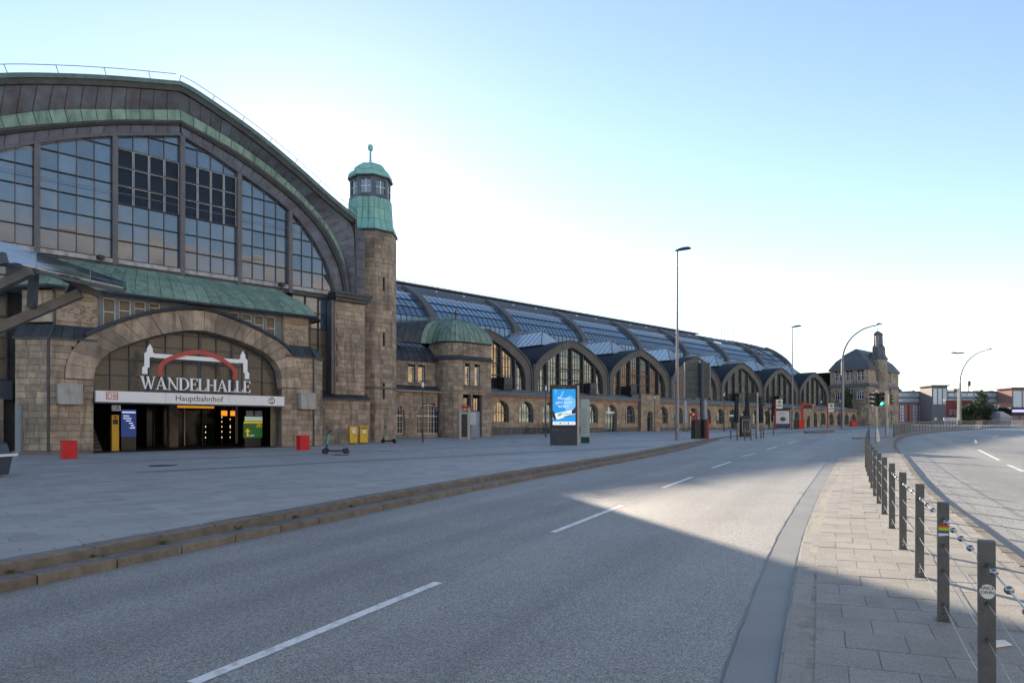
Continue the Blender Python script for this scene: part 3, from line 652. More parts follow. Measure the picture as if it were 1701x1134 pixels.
for i in range(23):                              # voussoirs
    j = random.uniform(-.03, .03); l = lambda P, Q, t: (P[0] + (Q[0] - P[0]) * t, P[1] + (Q[1] - P[1]) * t)
    q = [l(vi[i], vi[i + 1], .004), l(vi[i], vi[i + 1], .996), l(ve[i], ve[i + 1], .996), l(ve[i], ve[i + 1], .004)]
    c = (sum(p[0] for p in q) / 4, sum(p[1] for p in q) / 4); ins = [(c[0] + (p[0] - c[0]) * .975, c[1] + (p[1] - c[1]) * .98) for p in q]
    mb = MB(); r0 = [(x, PD + .95, z) for x, z in q]; r1 = [(x, PD - .05 + j, z) for x, z in q]; r2 = [(x, PD - .10 + j + random.uniform(-.02, .02), z) for x, z in ins]
    mb.add(r0 + r1 + r2, [(3, 2, 1, 0), (8, 9, 10, 11)] + [(k, (k + 1) % 4, (k + 1) % 4 + 4, k + 4) for k in range(4)] + [(k + 4, (k + 1) % 4 + 4, (k + 1) % 4 + 8, k + 8) for k in range(4)])
    mb.build('arch_stone', STONE, por)
EXT = [p for p in extr]
def arch_out(za, zb, u0):                        # interval taken by the arch ring, in wall coordinates
    z = (za + zb) / 2; xs = [p[0] for p in EXT if p[1] >= z]
    if z < 4.3: return [(8.13 - u0, 18.0 - u0)]
    return [(min(xs) - u0 - .02, max(xs) - u0 + .02)] if xs else []
pwall = Wall(por, STONE, 300)
gp = gz(13, PD) - .25
pwall.face(6.27, PD, 0, 13.8, gp + .35, 6.2, .325, (1, 2, 3), lambda a, b: arch_out(a, b, 6.27), seed=11, thick=.9)
ck = 1.2; cl = ck * math.sqrt(2)
pwall.face(6.27 - ck, PD + ck, -math.pi / 4, cl, gp + .35, 6.2, .325, (1, 2), seed=12)
pwall.face(20.07, PD, math.pi / 4, cl, gp + .35, 6.2, .325, (1, 2), seed=13)
pwall.face(6.55 - ck, PD + ck + .12, -math.pi / 4, cl - .1, 7.05, 8.62, .4, (1, 2), seed=14)
pwall.done()
for u0, u1 in ((6.2, 8.1), (18.03, 20.14)):      # plinth
    MB().hull([(u0, PD - .16, gp), (u1, PD - .16, gp), (u1, PD + .9, gp), (u0, PD + .9, gp)], [(u0, PD - .06, gp + .36), (u1, PD - .06, gp + .36), (u1, PD + .9, gp + .36), (u0, PD + .9, gp + .36)]).build('plinth', STONE_D, por)
for sx, u in ((-1, 6.2), (1, 20.14)):
    q = [(u, PD - .16), (u + sx * 1.25, PD + 1.09), (u + sx * 1.25, PD + 1.6), (u, PD + .9)]
    if sx > 0: q = q[::-1]
    MB().hull([(x, y, gp) for x, y in q[::-1]], [(x, y, gp + .345) for x, y in q[::-1]]).build('plinth', STONE_D, por)
# inner jambs of the opening
for u0, u1 in ((7.9, 8.13), (18.0, 18.25)): MB().box(u0, u1, PD + .3, PD + 1.6, gp, 4.3).build('jamb', STONE, por)
# sloping copper skirts over both piers and flashing along the arch
def skirt(q_out, q_in, z0, z1, n):
    for i in range(n):
        a, b = (i + .02) / n, (i + .98) / n; l = lambda P, t: tuple(P[0][k] + (P[1][k] - P[0][k]) * t for k in (0, 1))
        p = [(*l(q_out, a), z0), (*l(q_out, b), z0), (*l(q_in, b), z1), (*l(q_in, a), z1)]
        MB().hull([(x, y, z - .07) for x, y, z in p], p).build('copper_sheet', CU_D, por)
skirt(((6.2, PD - .12), (8.3, PD - .12)), ((6.45, PD + .3), (8.3, PD + .3)), 6.25, 6.95, 4)
skirt(((6.2 - ck - .05, PD + ck - .07), (6.2, PD - .12)), ((6.45 - ck, PD + ck + .3), (6.45, PD + .3)), 6.25, 6.95, 4)
skirt(((18.2, PD - .12), (20.14, PD - .12)), ((18.2, PD + .3), (19.9, PD + .3)), 6.25, 6.95, 4)
skirt(((20.14, PD - .12), (20.14 + ck, PD + ck - .12)), ((19.9, PD + .3), (19.9 + ck, PD + ck + .3)), 6.25, 6.95, 3)
fl = [p for p in extr if p[1] > 6.3]; fl2 = shift(fl, .16)
MB().grid([[(a[0], PD - .22, a[1] + .01), (b[0], PD - .14, b[1] + .03), (b[0], PD + .72, b[1] + .06), (a[0], PD + .72, a[1] + .01), (a[0], PD - .22, a[1] + .01)] for a, b in zip(fl, fl2)]).build('arch_flashing', CU_D, por)
# carved relief panels beside the upper windows
def relief(u0, u1, d, name='relief_panel'):
    MB().box(u0, u1, d, d + .3, 6.9, 8.72).build('relief_wall', STONE, por)
    p = MB().box(u0 + .08, u1 - .08, d - .05, d, 7.15, 8.2).box(u0 + .05, u1 - .05, d - .07, d, 8.3, 8.36).box(u0 + .05, u1 - .05, d - .06, d, 8.45, 8.62)
    o = p.build(name, RELIEF, por); cx = (u0 + u1) / 2; w = (u1 - u0) / 2 - .15; r = MB()
    for k in range(60):
        a = random.uniform(0, 6.28); q = random.uniform(.3, 1.15); x, z = cx + w * q * math.cos(a), 7.68 + .44 * q * math.sin(a); s = random.uniform(.05, .09)
        r.add([(x + s * math.cos(t), d - .052, z + s * math.sin(t)) for t in [k2 * math.pi / 3 for k2 in range(6)]] + [(x, d - .14, z)], [(i, (i + 1) % 6, 6) for i in range(6)])
    r.add([(cx + .2 * math.cos(t), d - .054, 7.68 + .2 * math.sin(t)) for t in [k2 * math.pi / 8 for k2 in range(16)]] + [(cx + .13 * math.cos(t), d - .15, 7.68 + .13 * math.sin(t)) for t in [k2 * math.pi / 8 for k2 in range(16)]], [(i, (i + 1) % 16, (i + 1) % 16 + 16, i + 16) for i in range(16)] + [tuple(range(16, 32))])
    r.build('carving', RELIEF, o)
relief(6.5, 8.38, PD + .3); relief(18.25, 19.9, PD + .3)
# grey boarded wall with eight small windows that step with the arch
wd = PD + .55; wz1 = 8.74
wins = [(8.68, 9.26, 7.15), (9.4, 9.97, 7.42), (10.12, 10.69, 7.8), (10.85, 11.4, 8.06)]
wins += [(26.55 - b, 26.55 - a, z) for a, b, z in [(8.68, 9.26, 7.15), (9.4, 9.97, 7.42), (10.12, 10.69, 7.8), (10.85, 11.4, 8.06)]]
bb = lambda a, b: min(interp(extr, a), interp(extr, b)) - .35
xs = sorted([8.38] + [q for w_ in wins for q in w_[:2]] + [18.25])
for a, b in zip(xs, xs[1:]):
    cut = [w_ for w_ in wins if abs(w_[0] - a) < .01]
    if cut:
        MB().box(a, b, wd, wd + .2, min(cut[0][2] - .1, bb(a, b)), cut[0][2]).box(a, b, wd + .003, wd + .2, 8.62, wz1).build('grey_board', GREYP, por)
        z0 = cut[0][2]; o = MB().box(a, a + .05, wd + .06, wd + .14, z0, 8.6).box(b - .05, b, wd + .06, wd + .14, z0, 8.6).box(a + .05, b - .05, wd + .061, wd + .139, 8.55, 8.6).box(a + .05, b - .05, wd + .061, wd + .139, z0, z0 + .05).box(a + .05, b - .05, wd + .061, wd + .139, (z0 + 8.6) / 2 - .02, (z0 + 8.6) / 2 + .02).build('window', WHITE, por)
        MB().box(a + .05, b - .05, wd + .12, wd + .135, z0 + .05, 8.55).build('pane', GLASS_T, o)
    else: MB().box(a, b, wd - .04, wd + .2, bb(a, b), wz1).build('grey_board', GREYP, por) if b - a < 1 else MB().prism([(a, bb(a, a + .1)), ((a + b) / 2, 7.95), (b, bb(b - .1, b)), (b, wz1), (a, wz1)], wd - .04, wd + .2).build('grey_board', GREYP, por)
# bell-shaped copper roof: eave outline lofted to the top edge, sheet by sheet
ez = 8.78; tz = 10.85
eave = [(4.55, 42.6), (4.55, 41.3), (6.1, 39.15), (20.1, 39.15), (20.95, 40.3), (20.95, 42.6)]
top_ = [(7.2, 42.72), (7.3, 42.7), (7.9, 42.65), (19.0, 42.65), (19.4, 42.7), (19.5, 42.72)]
prof = [(0, 0), (.10, .15), (.28, .40), (.48, .60), (.66, .72), (.82, .82), (.93, .91), (1, 1.0)]
def loft(p, q, i): h, v = prof[i]; return (p[0] + (q[0] - p[0]) * h, p[1] + (q[1] - p[1]) * h, ez + (tz - ez) * v)
for s, n in ((0, 2), (1, 4), (2, 22), (3, 4), (4, 3)):
    for k in range(n):
        g = .02 if n > 5 else .015; ta, tb = (k + g) / n, (k + 1 - g) / n
        l = lambda P, Q, t: (P[0] + (Q[0] - P[0]) * t, P[1] + (Q[1] - P[1]) * t)
        pa, pb, qa, qb = l(eave[s], eave[s + 1], ta), l(eave[s], eave[s + 1], tb), l(top_[s], top_[s + 1], ta), l(top_[s], top_[s + 1], tb)
        for r0, r1 in ((0, 3), (3, 7)):
            up = [[loft(pa, qa, i), loft(pb, qb, i)] for i in range(r0, r1 + 1)]; dn = [[(x, y + .02, z - .045) for x, y, z in r] for r in up]
            if r0 == 0: up[0] = [(x, y, z) for x, y, z in up[0]]
            mb = MB().grid([[a, b] for a, b in up]); mb.grid([[dn[0][0], dn[0][1]], [up[0][0], up[0][1]]])
            mb.grid([[u_[0], d_[0]] for u_, d_ in zip(up, dn)]); mb.grid([[d_[1], u_[1]] for u_, d_ in zip(up, dn)])
            mb.build('roof_sheet', CU_G, por, smooth=True)
MB().grid([[tuple(a - b for a, b in zip(loft(p, q, i), (0, -.03, .05))) for p, q in zip(eave, top_)] for i in range(8)]).build('roof_base', CU_D, por)
gut = MB(); gut.tube([(x, y - .02, ez - .06) for x, y in eave], .075, 8); gut.build('gutter', CU_D, por)
MB().prismz([(4.6, 42.6), (4.6, 41.3), (6.15, 39.2), (20.05, 39.2), (20.85, 40.3), (20.85, 42.6)], ez - .05, ez - .03).build('soffit', GREYP, por)
MB().box(7.2, 19.55, 42.6, 42.8, tz - .02, tz + .07).build('ridge_cap', CU_D, por)
for u in (9.05, 19.3):
    o = MB().rbox((u, 42.35, tz + .27), (.3, .3, .22), .3).box(u - .03, u + .03, 42.3, 42.4, tz - .02, tz + .17).build('floodlight', BLACK, por)
# glass of the arch with bars
def zint(u): return interp(intr, u)
gd = PD + .75; cols = [8.13 + i * (9.87 / 11) for i in range(12)]; zr = [3.74, 4.62, 5.46, 6.26, 7.0, 7.5]
for a, b in zip(cols, cols[1:]):
    for z0, z1 in zip(zr, zr[1:]):
        t0, t1 = min(z1, zint(a + .02)), min(z1, zint(b - .02))
        if max(t0, t1) < z0 + .1: continue
        f = [(a + .02, z0 + .02), (b - .02, z0 + .02), (b - .02, max(t1 - .02, z0 + .03)), (a + .02, max(t0 - .02, z0 + .03))]; t = random.gauss(0, .004)
        MB().hull([(x, gd + .012, z) for x, z in f], [(x, gd + (z - z0) * t, z) for x, z in f]).build('glass_pane', GLASS_T, por)
MB().prism([(8.14, 3.7)] + [(x, z - .01) for x, z in intr] + [(17.99, 3.7)], gd + .03, gd + .05).build('backing_glass', GLASS_T, por)
for i, u in enumerate(cols[1:-1]): w_ = .06 if i in (2, 5, 7) else .02; MB().box(u - w_, u + w_, gd - .09, gd - .01, 3.7, zint(u)).build('glazing_bar', ADGREY, por)
for z in zr[1:-1]:
    us = [u / 20 for u in range(163, 360) if zint(u / 20) > z]
    MB().box(us[0], us[-1], gd - .07, gd - .012, z - .02, z + .02).build('glazing_bar', ADGREY, por)
ii = [p for p in intr]; MB().grid([[(a[0], gd - .12, a[1]), (b[0], gd - .12, b[1]), (b[0], gd + .05, b[1]), (a[0], gd + .05, a[1])] for a, b in zip(ii, shift(ii, -.09))]).build('arch_frame', ADGREY, por)
# downpipes with hopper heads
for pts in ([(6.22, PD - .02, gp), (6.22, PD - .02, 6.0), (6.25, PD - .12, 6.3), (6.5, PD + .18, 7.0), (6.5, PD + .2, 8.5), (6.4, PD - .1, ez - .1)], [(20.05, PD - .05, gp), (20.05, PD - .05, 6.1), (20.1, PD - .14, 6.35), (19.95, PD + .2, 7.0), (19.95, PD + .2, 8.4), (20.1, PD - .1, ez - .1)]):
    MB().tube(pts, .062, 8).build('downpipe', CU_D, por)
MB().tube([(5.2, PD + 1.0, gp), (5.2, PD + 1.0, 3.0)], .17, 10).build('round_post', GREYP, por)
# concrete lamp boxes on the piers
for u0, u1 in ((6.55, 7.58), (19.02, 19.95)):
    z0, z1 = 3.02, 4.02; b_ = .07; q = [(u0, z0 + b_), (u0 + b_, z0), (u1 - b_, z0), (u1, z0 + b_), (u1, z1), (u0, z1)]
    MB().prism(q, PD - .5, PD - .04).build('concrete_box', BOXC, por)
# dark passage inside
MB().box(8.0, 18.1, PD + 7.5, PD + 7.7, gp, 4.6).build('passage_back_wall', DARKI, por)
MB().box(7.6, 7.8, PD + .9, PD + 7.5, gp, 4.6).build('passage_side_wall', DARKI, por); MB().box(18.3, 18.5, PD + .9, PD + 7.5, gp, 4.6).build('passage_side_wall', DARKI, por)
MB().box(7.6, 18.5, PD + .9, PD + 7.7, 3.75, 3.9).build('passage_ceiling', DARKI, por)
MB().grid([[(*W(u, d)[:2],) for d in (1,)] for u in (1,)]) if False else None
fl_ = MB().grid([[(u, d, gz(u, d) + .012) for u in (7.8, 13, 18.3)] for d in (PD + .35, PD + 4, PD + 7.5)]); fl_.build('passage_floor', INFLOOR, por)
for u in (12.55, 14.3, 15.4): MB().box(u, u + .06, PD + 5.9, PD + 6.0, gp, 3.74).build('door_frame', GALV if u == 14.3 else IRON, por)
MB().box(12.2, 16.2, PD + 6.05, PD + 6.07, gp + .2, 3.3).build('glass_door', mat('door_glass', (.008, .009, .01), None, 1, .1, ior=1.35), por)
st = MB()
for i in range(11): st.box(7.82, 9.0, PD + 2.2 + i * .32, PD + 2.5 + i * .32, gp + .2 + i * .2, gp + .38 + i * .2)
st.build('stair', STONE_D, por)
MB().box(13.0, 13.5, PD + 4.4, PD + 4.9, gp, 3.74).build('pillar', STONE_D, por)

# ================================================================== SIGNS ON THE PORTAL
BLUEW = mat('print_dark', (.03, .04, .05)); GRN = mat('print_green', (.02, .17, .06)); SRED = mat('print_red', (.45, .015, .02))
fas = bthing('station_fascia_sign', 'long white fascia sign reading Hauptbahnhof above the dark entrance', 'sign', 13.1, 39.2, 3.2)
for a, b in ((8.16, 11.4), (11.412, 14.72), (14.732, 17.98)): MB().box(a, b, 39.1, 39.42, 3.18, 3.74).build('sign_panel', SIGNW, fas)
text('Hauptbahnhof', .44, BLUEW, fas, (13.12, 39.098, 3.33), ext=.003)
o = MB(); q = lambda x0, x1, z0, z1: o.box(x0, x1, 39.093, 39.099, z0, z1)
q(8.60, 9.14, 3.30, 3.335); q(8.60, 9.14, 3.655, 3.69); q(8.60, 8.635, 3.335, 3.655); q(9.105, 9.14, 3.335, 3.655); o.build('logo_frame', SRED, fas)
text('DB', .34, SRED, fas, (8.87, 39.098, 3.375), 'logo_letters', .004)
ring = MB(); cx, cz = 17.2, 3.47
for r0, r1 in ((.15, .2),):
    n = 28; ring.add([(cx + r * math.cos(6.2832 * k / n), 39.094, cz + r * math.sin(6.2832 * k / n)) for r in (r0, r1) for k in range(n)], [(k, (k + 1) % n, (k + 1) % n + n, k + n) for k in range(n)])
ring.build('logo_ring', GRN, fas); o = text('S', .4, GRN, fas, (cx, 39.097, cz - .14), 'logo_letters', .004)
MB().box(8.16, 17.98, 39.12, 39.40, 3.11, 3.176).build('sign_underside', ADGREY, fas)
o = tag(MB().box(-.97, .97, -.05, .05, 0, .12).build('hanging_sign_board', mat('amber_panel', (.75, .32, .02), emit=(.9, .36, .03), estr=.15)), 'thin amber sign board hanging under the white fascia sign', 'sign'); o.location = W(13.2, 39.9, 2.98); o.rotation_euler = (0, 0, ROT)

# serif letters built from strokes; every stroke sits at its own depth
def glyph(ch):
    S_ = []; r = lambda x0, x1, z0, z1: S_.append([(x0, z0), (x1, z0), (x1, z1), (x0, z1)]); t, th = .17, .055; sv = .06
    def stem(x): r(x, x + t, 0, 1); r(x - sv, x + t + sv, 0, .05); r(x - sv, x + t + sv, .95, 1)
    if ch == 'L': stem(.07); r(.2, .66, 0, th); S_.append([(.58, 0), (.68, 0), (.68, .27), (.63, .27)]); w_ = .70
    elif ch == 'E': stem(.07); r(.2, .6, 0, th); r(.2, .6, 1 - th, 1); r(.2, .48, .49, .49 + th); S_.append([(.56, 0), (.66, 0), (.66, .26), (.61, .26)]); S_.append([(.56, 1), (.56, .95), (.61, .76), (.65, .76), (.65, 1)]); r(.45, .49, .38, .66); w_ = .70
    elif ch == 'H': stem(.07); stem(.66); r(.2, .7, .48, .48 + th); w_ = .92
    elif ch == 'N': S_.append([(.12, 0), (.18, 0), (.18, 1), (.12, 1)]); r(.03, .27, 0, .045); S_.append([(.0, 1), (.2, 1), (.82, 0), (.70, 0)]); S_.append([(.76, 0), (.82, 0), (.82, 1), (.76, 1)]); r(.67, .91, .955, 1); w_ = .92
    elif ch == 'A': S_.append([(.10, 0), (.165, 0), (.47, 1), (.42, 1)]); S_.append([(.40, 1), (.50, 1), (.86, 0), (.67, 0)]); r(.2, .68, .3, .35); r(.02, .25, 0, .045); r(.58, .94, 0, .045); w_ = .94
    elif ch == 'W': S_.append([(.04, 1), (.22, 1), (.44, 0), (.35, 0)]); S_.append([(.36, 0), (.43, 0), (.66, 1), (.60, 1)]); S_.append([(.46, 1), (.64, 1), (.86, 0), (.77, 0)]); S_.append([(.78, 0), (.85, 0), (1.10, 1), (1.04, 1)]); r(-.03, .3, .955, 1); r(.95, 1.18, .955, 1); w_ = 1.16
    elif ch == 'D':
        stem(.07); n = 12; o_, i_ = [], []
        for k in range(n + 1): a = -math.pi / 2 + math.pi * k / n; o_.append((.34 + .50 * math.cos(a), .5 + .5 * math.sin(a))); i_.append((.34 + .33 * math.cos(a), .5 + .445 * math.sin(a)))
        for k in range(n): S_.append([o_[k], o_[k + 1], i_[k + 1], i_[k]])
        r(.2, .345, 0, th); r(.2, .345, 1 - th, 1); w_ = .88
    return S_, w_
SIGNL = mat('sign_letter_white', (.88, .89, .9), None, 1, .45)
lets = bthing('station_lettering', 'white serif letters reading WANDELHALLE with outlined hall emblem over the fascia', 'sign', 13.1, 39.1, 3.9)
hgt = .66; word = 'WANDELHALLE'; tot = sum(glyph(c)[1] for c in word); sx = (15.95 - 10.16) / tot; x = 10.16
for ch in word:
    st_, w_ = glyph(ch); mb = MB(); done_d = ch == 'D'
    for k, pl in enumerate(st_):
        P = [(x + px * sx, 3.90 + pz * hgt) for px, pz in pl]
        ar = sum(a[0] * b[1] - b[0] * a[1] for a, b in zip(P, P[1:] + P[:1]))
        if ar < 0: P = P[::-1]
        mb.prism(P, 39.05 - .0015 * (k % 8), 39.14)
    mb.build('letter', SIGNL, lets); x += w_ * sx
# emblem: two little towers, a beam and a red arch
def poly_part(name, pts, d0, d1, m, parent): return MB().prism(pts, d0, d1).build(name, m, parent)
tw = lambda s, c: [(c + s * a, z) for a, z in ((-.14, 6.02), (0, 6.28), (.14, 6.02), (.14, 5.86), (.24, 5.76), (.24, 5.58), (.0, 5.58), (-.02, 5.58), (-.02, 5.05), (-.12, 5.0), (-.12, 4.68), (-.36, 4.68), (-.36, 5.02), (-.26, 5.12), (-.26, 5.76), (-.14, 5.88))]
poly_part('emblem_tower', tw(1, 10.62), 39.07, 39.14, SIGNL, lets); poly_part('emblem_tower', tw(-1, 15.5), 39.07, 39.14, SIGNL, lets)
MB().box(10.866, 15.254, 39.075, 39.135, 5.56, 5.78).build('emblem_beam', SIGNL, lets)
ar = catmull([(11.12, 4.62), (11.12, 5.1), (11.5, 5.5), (12.3, 5.86), (13.08, 6.02), (13.9, 5.86), (14.6, 5.5), (15.0, 5.1), (15.0, 4.62)], 6)
for k in (0, 1, 2):
    A, B = shift(ar, .115 - k * .075), shift(ar, .115 - k * .075 - .07)
    MB().grid([[(a[0], 39.0, a[1]), (b[0], 39.0, b[1]), (b[0], 39.06, b[1]), (a[0], 39.06, a[1]), (a[0], 39.0, a[1])] for a, b in zip(A, B)]).build('emblem_arch', REDD, lets)
sup = MB()
for u in (10.6, 11.12, 13.08, 15.0, 15.5): sup.box(u - .03, u + .03, 39.16, 39.24, 3.75, 5.6 if u != 13.08 else 6.0)
sup.build('support_bars', ADGREY, lets)
MB().box(10.3, 15.8, 39.17, 39.23, 3.755, 3.80).build('support_rail', ADGREY, lets)

# things inside the passage
def flat(name, w_, h_, dpt, m, label, cat, u, d, z): 
    o = tag(MB().box(-w_ / 2, w_ / 2, 0, dpt, 0, h_).build(name, m), label, cat); o.location = W(u, d, z); o.rotation_euler = (0, 0, ROT); return o
gp0 = gz(9.5, 41)
o = flat('ticket_pillar', .34, 1.95, .3, YEL, 'slim yellow ticket pillar inside the left of the entrance', 'ticket machine', 9.55, 41.4, gp0)
MB().box(-.12, .12, -.02, .0, 1.45, 1.7).build('screen', BLACK, o); MB().prism([(-.1, 1.78), (.1, 1.78), (0, 1.88)], -.02, 0).build('arrow', SRED, o)
o = flat('information_screen', .72, 1.5, .1, mat('screen_blue', (.006, .012, .045), emit=(.015, .03, .11), estr=.4), 'blue glowing information screen inside the entrance beside the yellow pillar', 'screen', 10.25, 41.6, gp0 + .75)
o2 = MB(); o2.box(-.33, .33, -.008, -.001, 1.3, 1.4)
for k, (a, b) in enumerate(((-.28, .02), (-.28, .12), (-.15, .1), (0, .2), (.1, .25), (.05, .3))): o2.box(a, b, -.008, -.001, 1.12 - k * .13, 1.18 - k * .13)
o2.build('screen_text', mat('screen_white', (.5, .55, .7), emit=(.5, .55, .8), estr=.25), o); MB().box(-.36, .36, .02, .09, -.75, -.002).build('stand', BLACK, o)
o = flat('pharmacy_sign', .42, .3, .08, SIGNW, 'small white pharmacy sign with red letter hanging inside the entrance', 'sign', 9.5, 41.0, 2.78); text('A', .3, SRED, o, (.06, -.004, .04), 'red_letter', .003)
MB().box(-.01, .01, .03, .05, .3, .9).build('hanger', IRON, o)
GPN = mat('panel_green', (.02, .12, .025), (.03, .15, .035), 3, .5, emit=(.02, .10, .02), estr=.1); AMB = mat('screen_amber', (.6, .2, .01), emit=(1, .33, .02), estr=.3)
o = flat('restaurant_panel', 1.15, .88, .1, GPN, 'green restaurant advertising panel with yellow arrow at the right of the entrance', 'sign', 17.0, 41.3, gz(17, 41.3) + .55)
YLW = mat('print_yellow', (.75, .5, .02), emit=(.7, .45, .02), estr=.12); WPR = mat('print_white', (.7, .7, .7), emit=(.6, .6, .6), estr=.2)
MB().box(-.575, .575, -.01, 0, .88, 1.0).build('yellow_strip', YLW, o)
MB().prism([(-.40, .08), (-.26, .08), (-.31, .38), (-.17, .38), (-.34, .58), (-.50, .38), (-.39, .38)], -.012, -.001).build('arrow', YLW, o)
m2 = MB()
for cx in (.30, .44): m2.tube([(cx + .07 * math.cos(a), -.01, .62 + .20 * math.sin(a)) for a in [math.pi * k / 8 for k in range(9)]], .016, 6)
m2.build('logo_arches', YLW, o); text('neu!', .17, WPR, o, (-.08, -.012, .10), 'lettering', .003)
MB().box(-.5, .575, -.01, .05, 1.03, 1.30).build('menu_board', mat('pale_green_board', (.35, .45, .38), emit=(.3, .42, .34), estr=.2), o)
MB().box(-.42, .02, -.01, .05, 1.34, 1.66).box(.12, .56, -.01, .05, 1.34, 1.66).build('picture_board', mat('picture_grey', (.2, .22, .25), (.32, .33, .35), 8), o)
MB().box(-.5, .5, .02, .09, -.55, -.002).build('stand', BLACK, o)
for u in (15.35, 15.85):
    o = flat('departure_screen', .34 if u < 15.5 else .26, .3, .06, AMB, ('left' if u < 15.5 else 'right') + ' one of the two glowing orange screens inside the entrance', 'screen', u, 41.5, 2.6); MB().box(-.015, .015, .02, .04, .3, 1.1).build('hanger', IRON, o)
BULB = mat('bulb_glow', (1, .75, .45), emit=(1, .72, .4), estr=.7)
for u, zs, nm in ((14.5, (1.3, 1.62, 1.95), 'left'), (15.45, (1.3, 1.65, 1.95, 2.25, 2.52), 'middle'), (15.95, (1.3, 1.62, 1.9, 2.0, 2.4), 'right')):
    o = bthing('light_string', 'vertical string of small warm bulbs inside the entrance, the %s one' % nm, 'lights', u, 42.2, gz(u, 42.2)); MB().tube([(u, 42.2, gz(u, 42.2)), (u, 42.2, 3.6)], .008, 5).build('wire', BLACK, o)
    for z in zs: MB().lathe([(.005, -.03), (.026, -.012), (.026, .012), (.005, .03)], (u, 42.18, z), 8).build('bulb', BULB, o)

# ================================================================== OCTAGONAL TOWER
TU, TD = 27.5, 45.0
tow = bthing('station_tower', 'octagonal sandstone tower with bright green copper lantern and finial', 'tower', TU, TD, gz(TU, TD))
A8 = [math.radians(-112.5 + 45 * i) for i in range(8)]
def octo(r): return [(TU + r * math.cos(a), TD + r * math.sin(a)) for a in A8]
rT = 1.95; oc = octo(rT); tg = gz(TU, TD) - .3
tw_ = Wall(tow, STONE, 300); slits = {0: (), 7: (), 1: ()}
for i, sd_ in ((6, 1), (7, 2), (0, 3), (1, 4)):
    p, q = oc[i], oc[(i + 1) % 8]; a = math.atan2(q[1] - p[1], q[0] - p[0]); L = math.hypot(q[0] - p[0], q[1] - p[1])
    hl = union(*[rect_hole(L * .46, L * .58, z, z + .8) for z in (4.1, 8.0, 12.0)]) if i == 0 else None
    tw_.face(p[0], p[1], a, L, tg, 4.75, .37, (1, 2, 3), hl, seed=20 + sd_); tw_.face(p[0], p[1], a, L, 4.85, 16.35, .335, (1, 2, 3), hl, seed=30 + sd_)
tw_.done()
MB().prismz(octo(rT - .3), tg, 16.4).build('tower_core', DARKI, tow)
def oring(r0, z0, r1, z1, name, m): return MB().hull([(x, y, z0) for x, y in octo(r0)], [(x, y, z1) for x, y in octo(r1)]).build(name, m, tow)
oring(rT + .1, 4.74, rT + .04, 4.9, 'string_course', STONE_D)
oring(rT + .16, 16.3, rT + .12, 16.42, 'cornice', CU_D); oring(rT + .05, 16.421, rT - .35, 17.3, 'skirt_core', CU_D); oring(rT - .35, 17.301, rT - .45, 18.95, 'drum_core', CU_D)
def ringsheets(r0, z0, r1, z1, n, rows, m=CU_G2):
    for i in range(8):
        for rr in range(rows):
            ta, tb = rr / rows, (rr + 1) / rows; ra, rb = r0 + (r1 - r0) * ta, r0 + (r1 - r0) * tb; za, zb = z0 + (z1 - z0) * ta, z0 + (z1 - z0) * tb
            if i in (2, 3, 4, 5): 
                cs = [(0, 1)]
            else: cs = [(k / n, (k + 1) / n) for k in range(n)]
            for c0, c1 in cs:
                jz = random.uniform(-.05, .05) if rows > 1 else 0
                A, B = octo(ra), octo(rb); l = lambda P, t: (P[i][0] + (P[(i + 1) % 8][0] - P[i][0]) * t, P[i][1] + (P[(i + 1) % 8][1] - P[i][1]) * t); g = .012
                p = [(*l(A, c0 + g), za + .008), (*l(A, c1 - g), za + .008), (*l(B, c1 - g), zb - .008), (*l(B, c0 + g), zb - .008)]
                k = .965; q = [(TU + (x - TU) * k, TD + (y - TD) * k, z) for x, y, z in p]
                MB().hull(q, p).build('copper_sheet', m, tow)
ringsheets(rT + .12, 16.43, rT - .22, 17.25, 3, 1); ringsheets(rT - .22, 17.255, rT - .33, 18.9, 3, 2)
rl = rT - .42
oring(rl + .10, 18.9, rl + .06, 19.02, 'lantern_sill', CU_B); oring(rl - .25, 19.0, rl - .25, 20.5, 'lantern_core', DARKI) if False else None
ol = octo(rl)
for i in range(8):
    p, q = ol[i], ol[(i + 1) % 8]; a = math.atan2(q[1] - p[1], q[0] - p[0]); L = math.hypot(q[0] - p[0], q[1] - p[1])
    pt = lambda s, o_: (p[0] + math.cos(a) * s - math.sin(a) * o_, p[1] + math.sin(a) * s + math.cos(a) * o_)
    f = MB()
    for s0, s1, z0, z1 in ((0, L * .17, 19.02, 20.42), (L * .83, L, 19.02, 20.42), (L * .17, L * .83, 19.02, 19.2), (L * .17, L * .83, 20.22, 20.42)):
        f.prismz([pt(s0, 0), pt(s1, 0), pt(s1, .1), pt(s0, .1)], z0, z1)
    o = f.build('lantern_window', CU_B, tow); f = MB()
    for s0, s1, z0, z1 in ((L * .17, L * .83, 19.68, 19.73), (L * .48, L * .52, 19.2, 19.68), (L * .48, L * .52, 19.73, 20.22)): f.prismz([pt(s0, .03), pt(s1, .03), pt(s1, .07), pt(s0, .07)], z0, z1)
    f.build('bars', WHITE, o); MB().prismz([pt(L * .17, .075), pt(L * .83, .075), pt(L * .83, .085), pt(L * .17, .085)], 19.2, 20.22).build('pane', GLASS_W, o)
oring(rl + .16, 20.42, rl + .2, 20.52, 'lantern_cornice', CU_D)
pr = [(rl + .16, 20.525), (rl + .10, 20.85), (rl - .10, 21.06), (rl - .28, 21.12), (rl - .34, 21.38), (rl - .62, 21.62), (.35, 21.72)]
dm = MB()
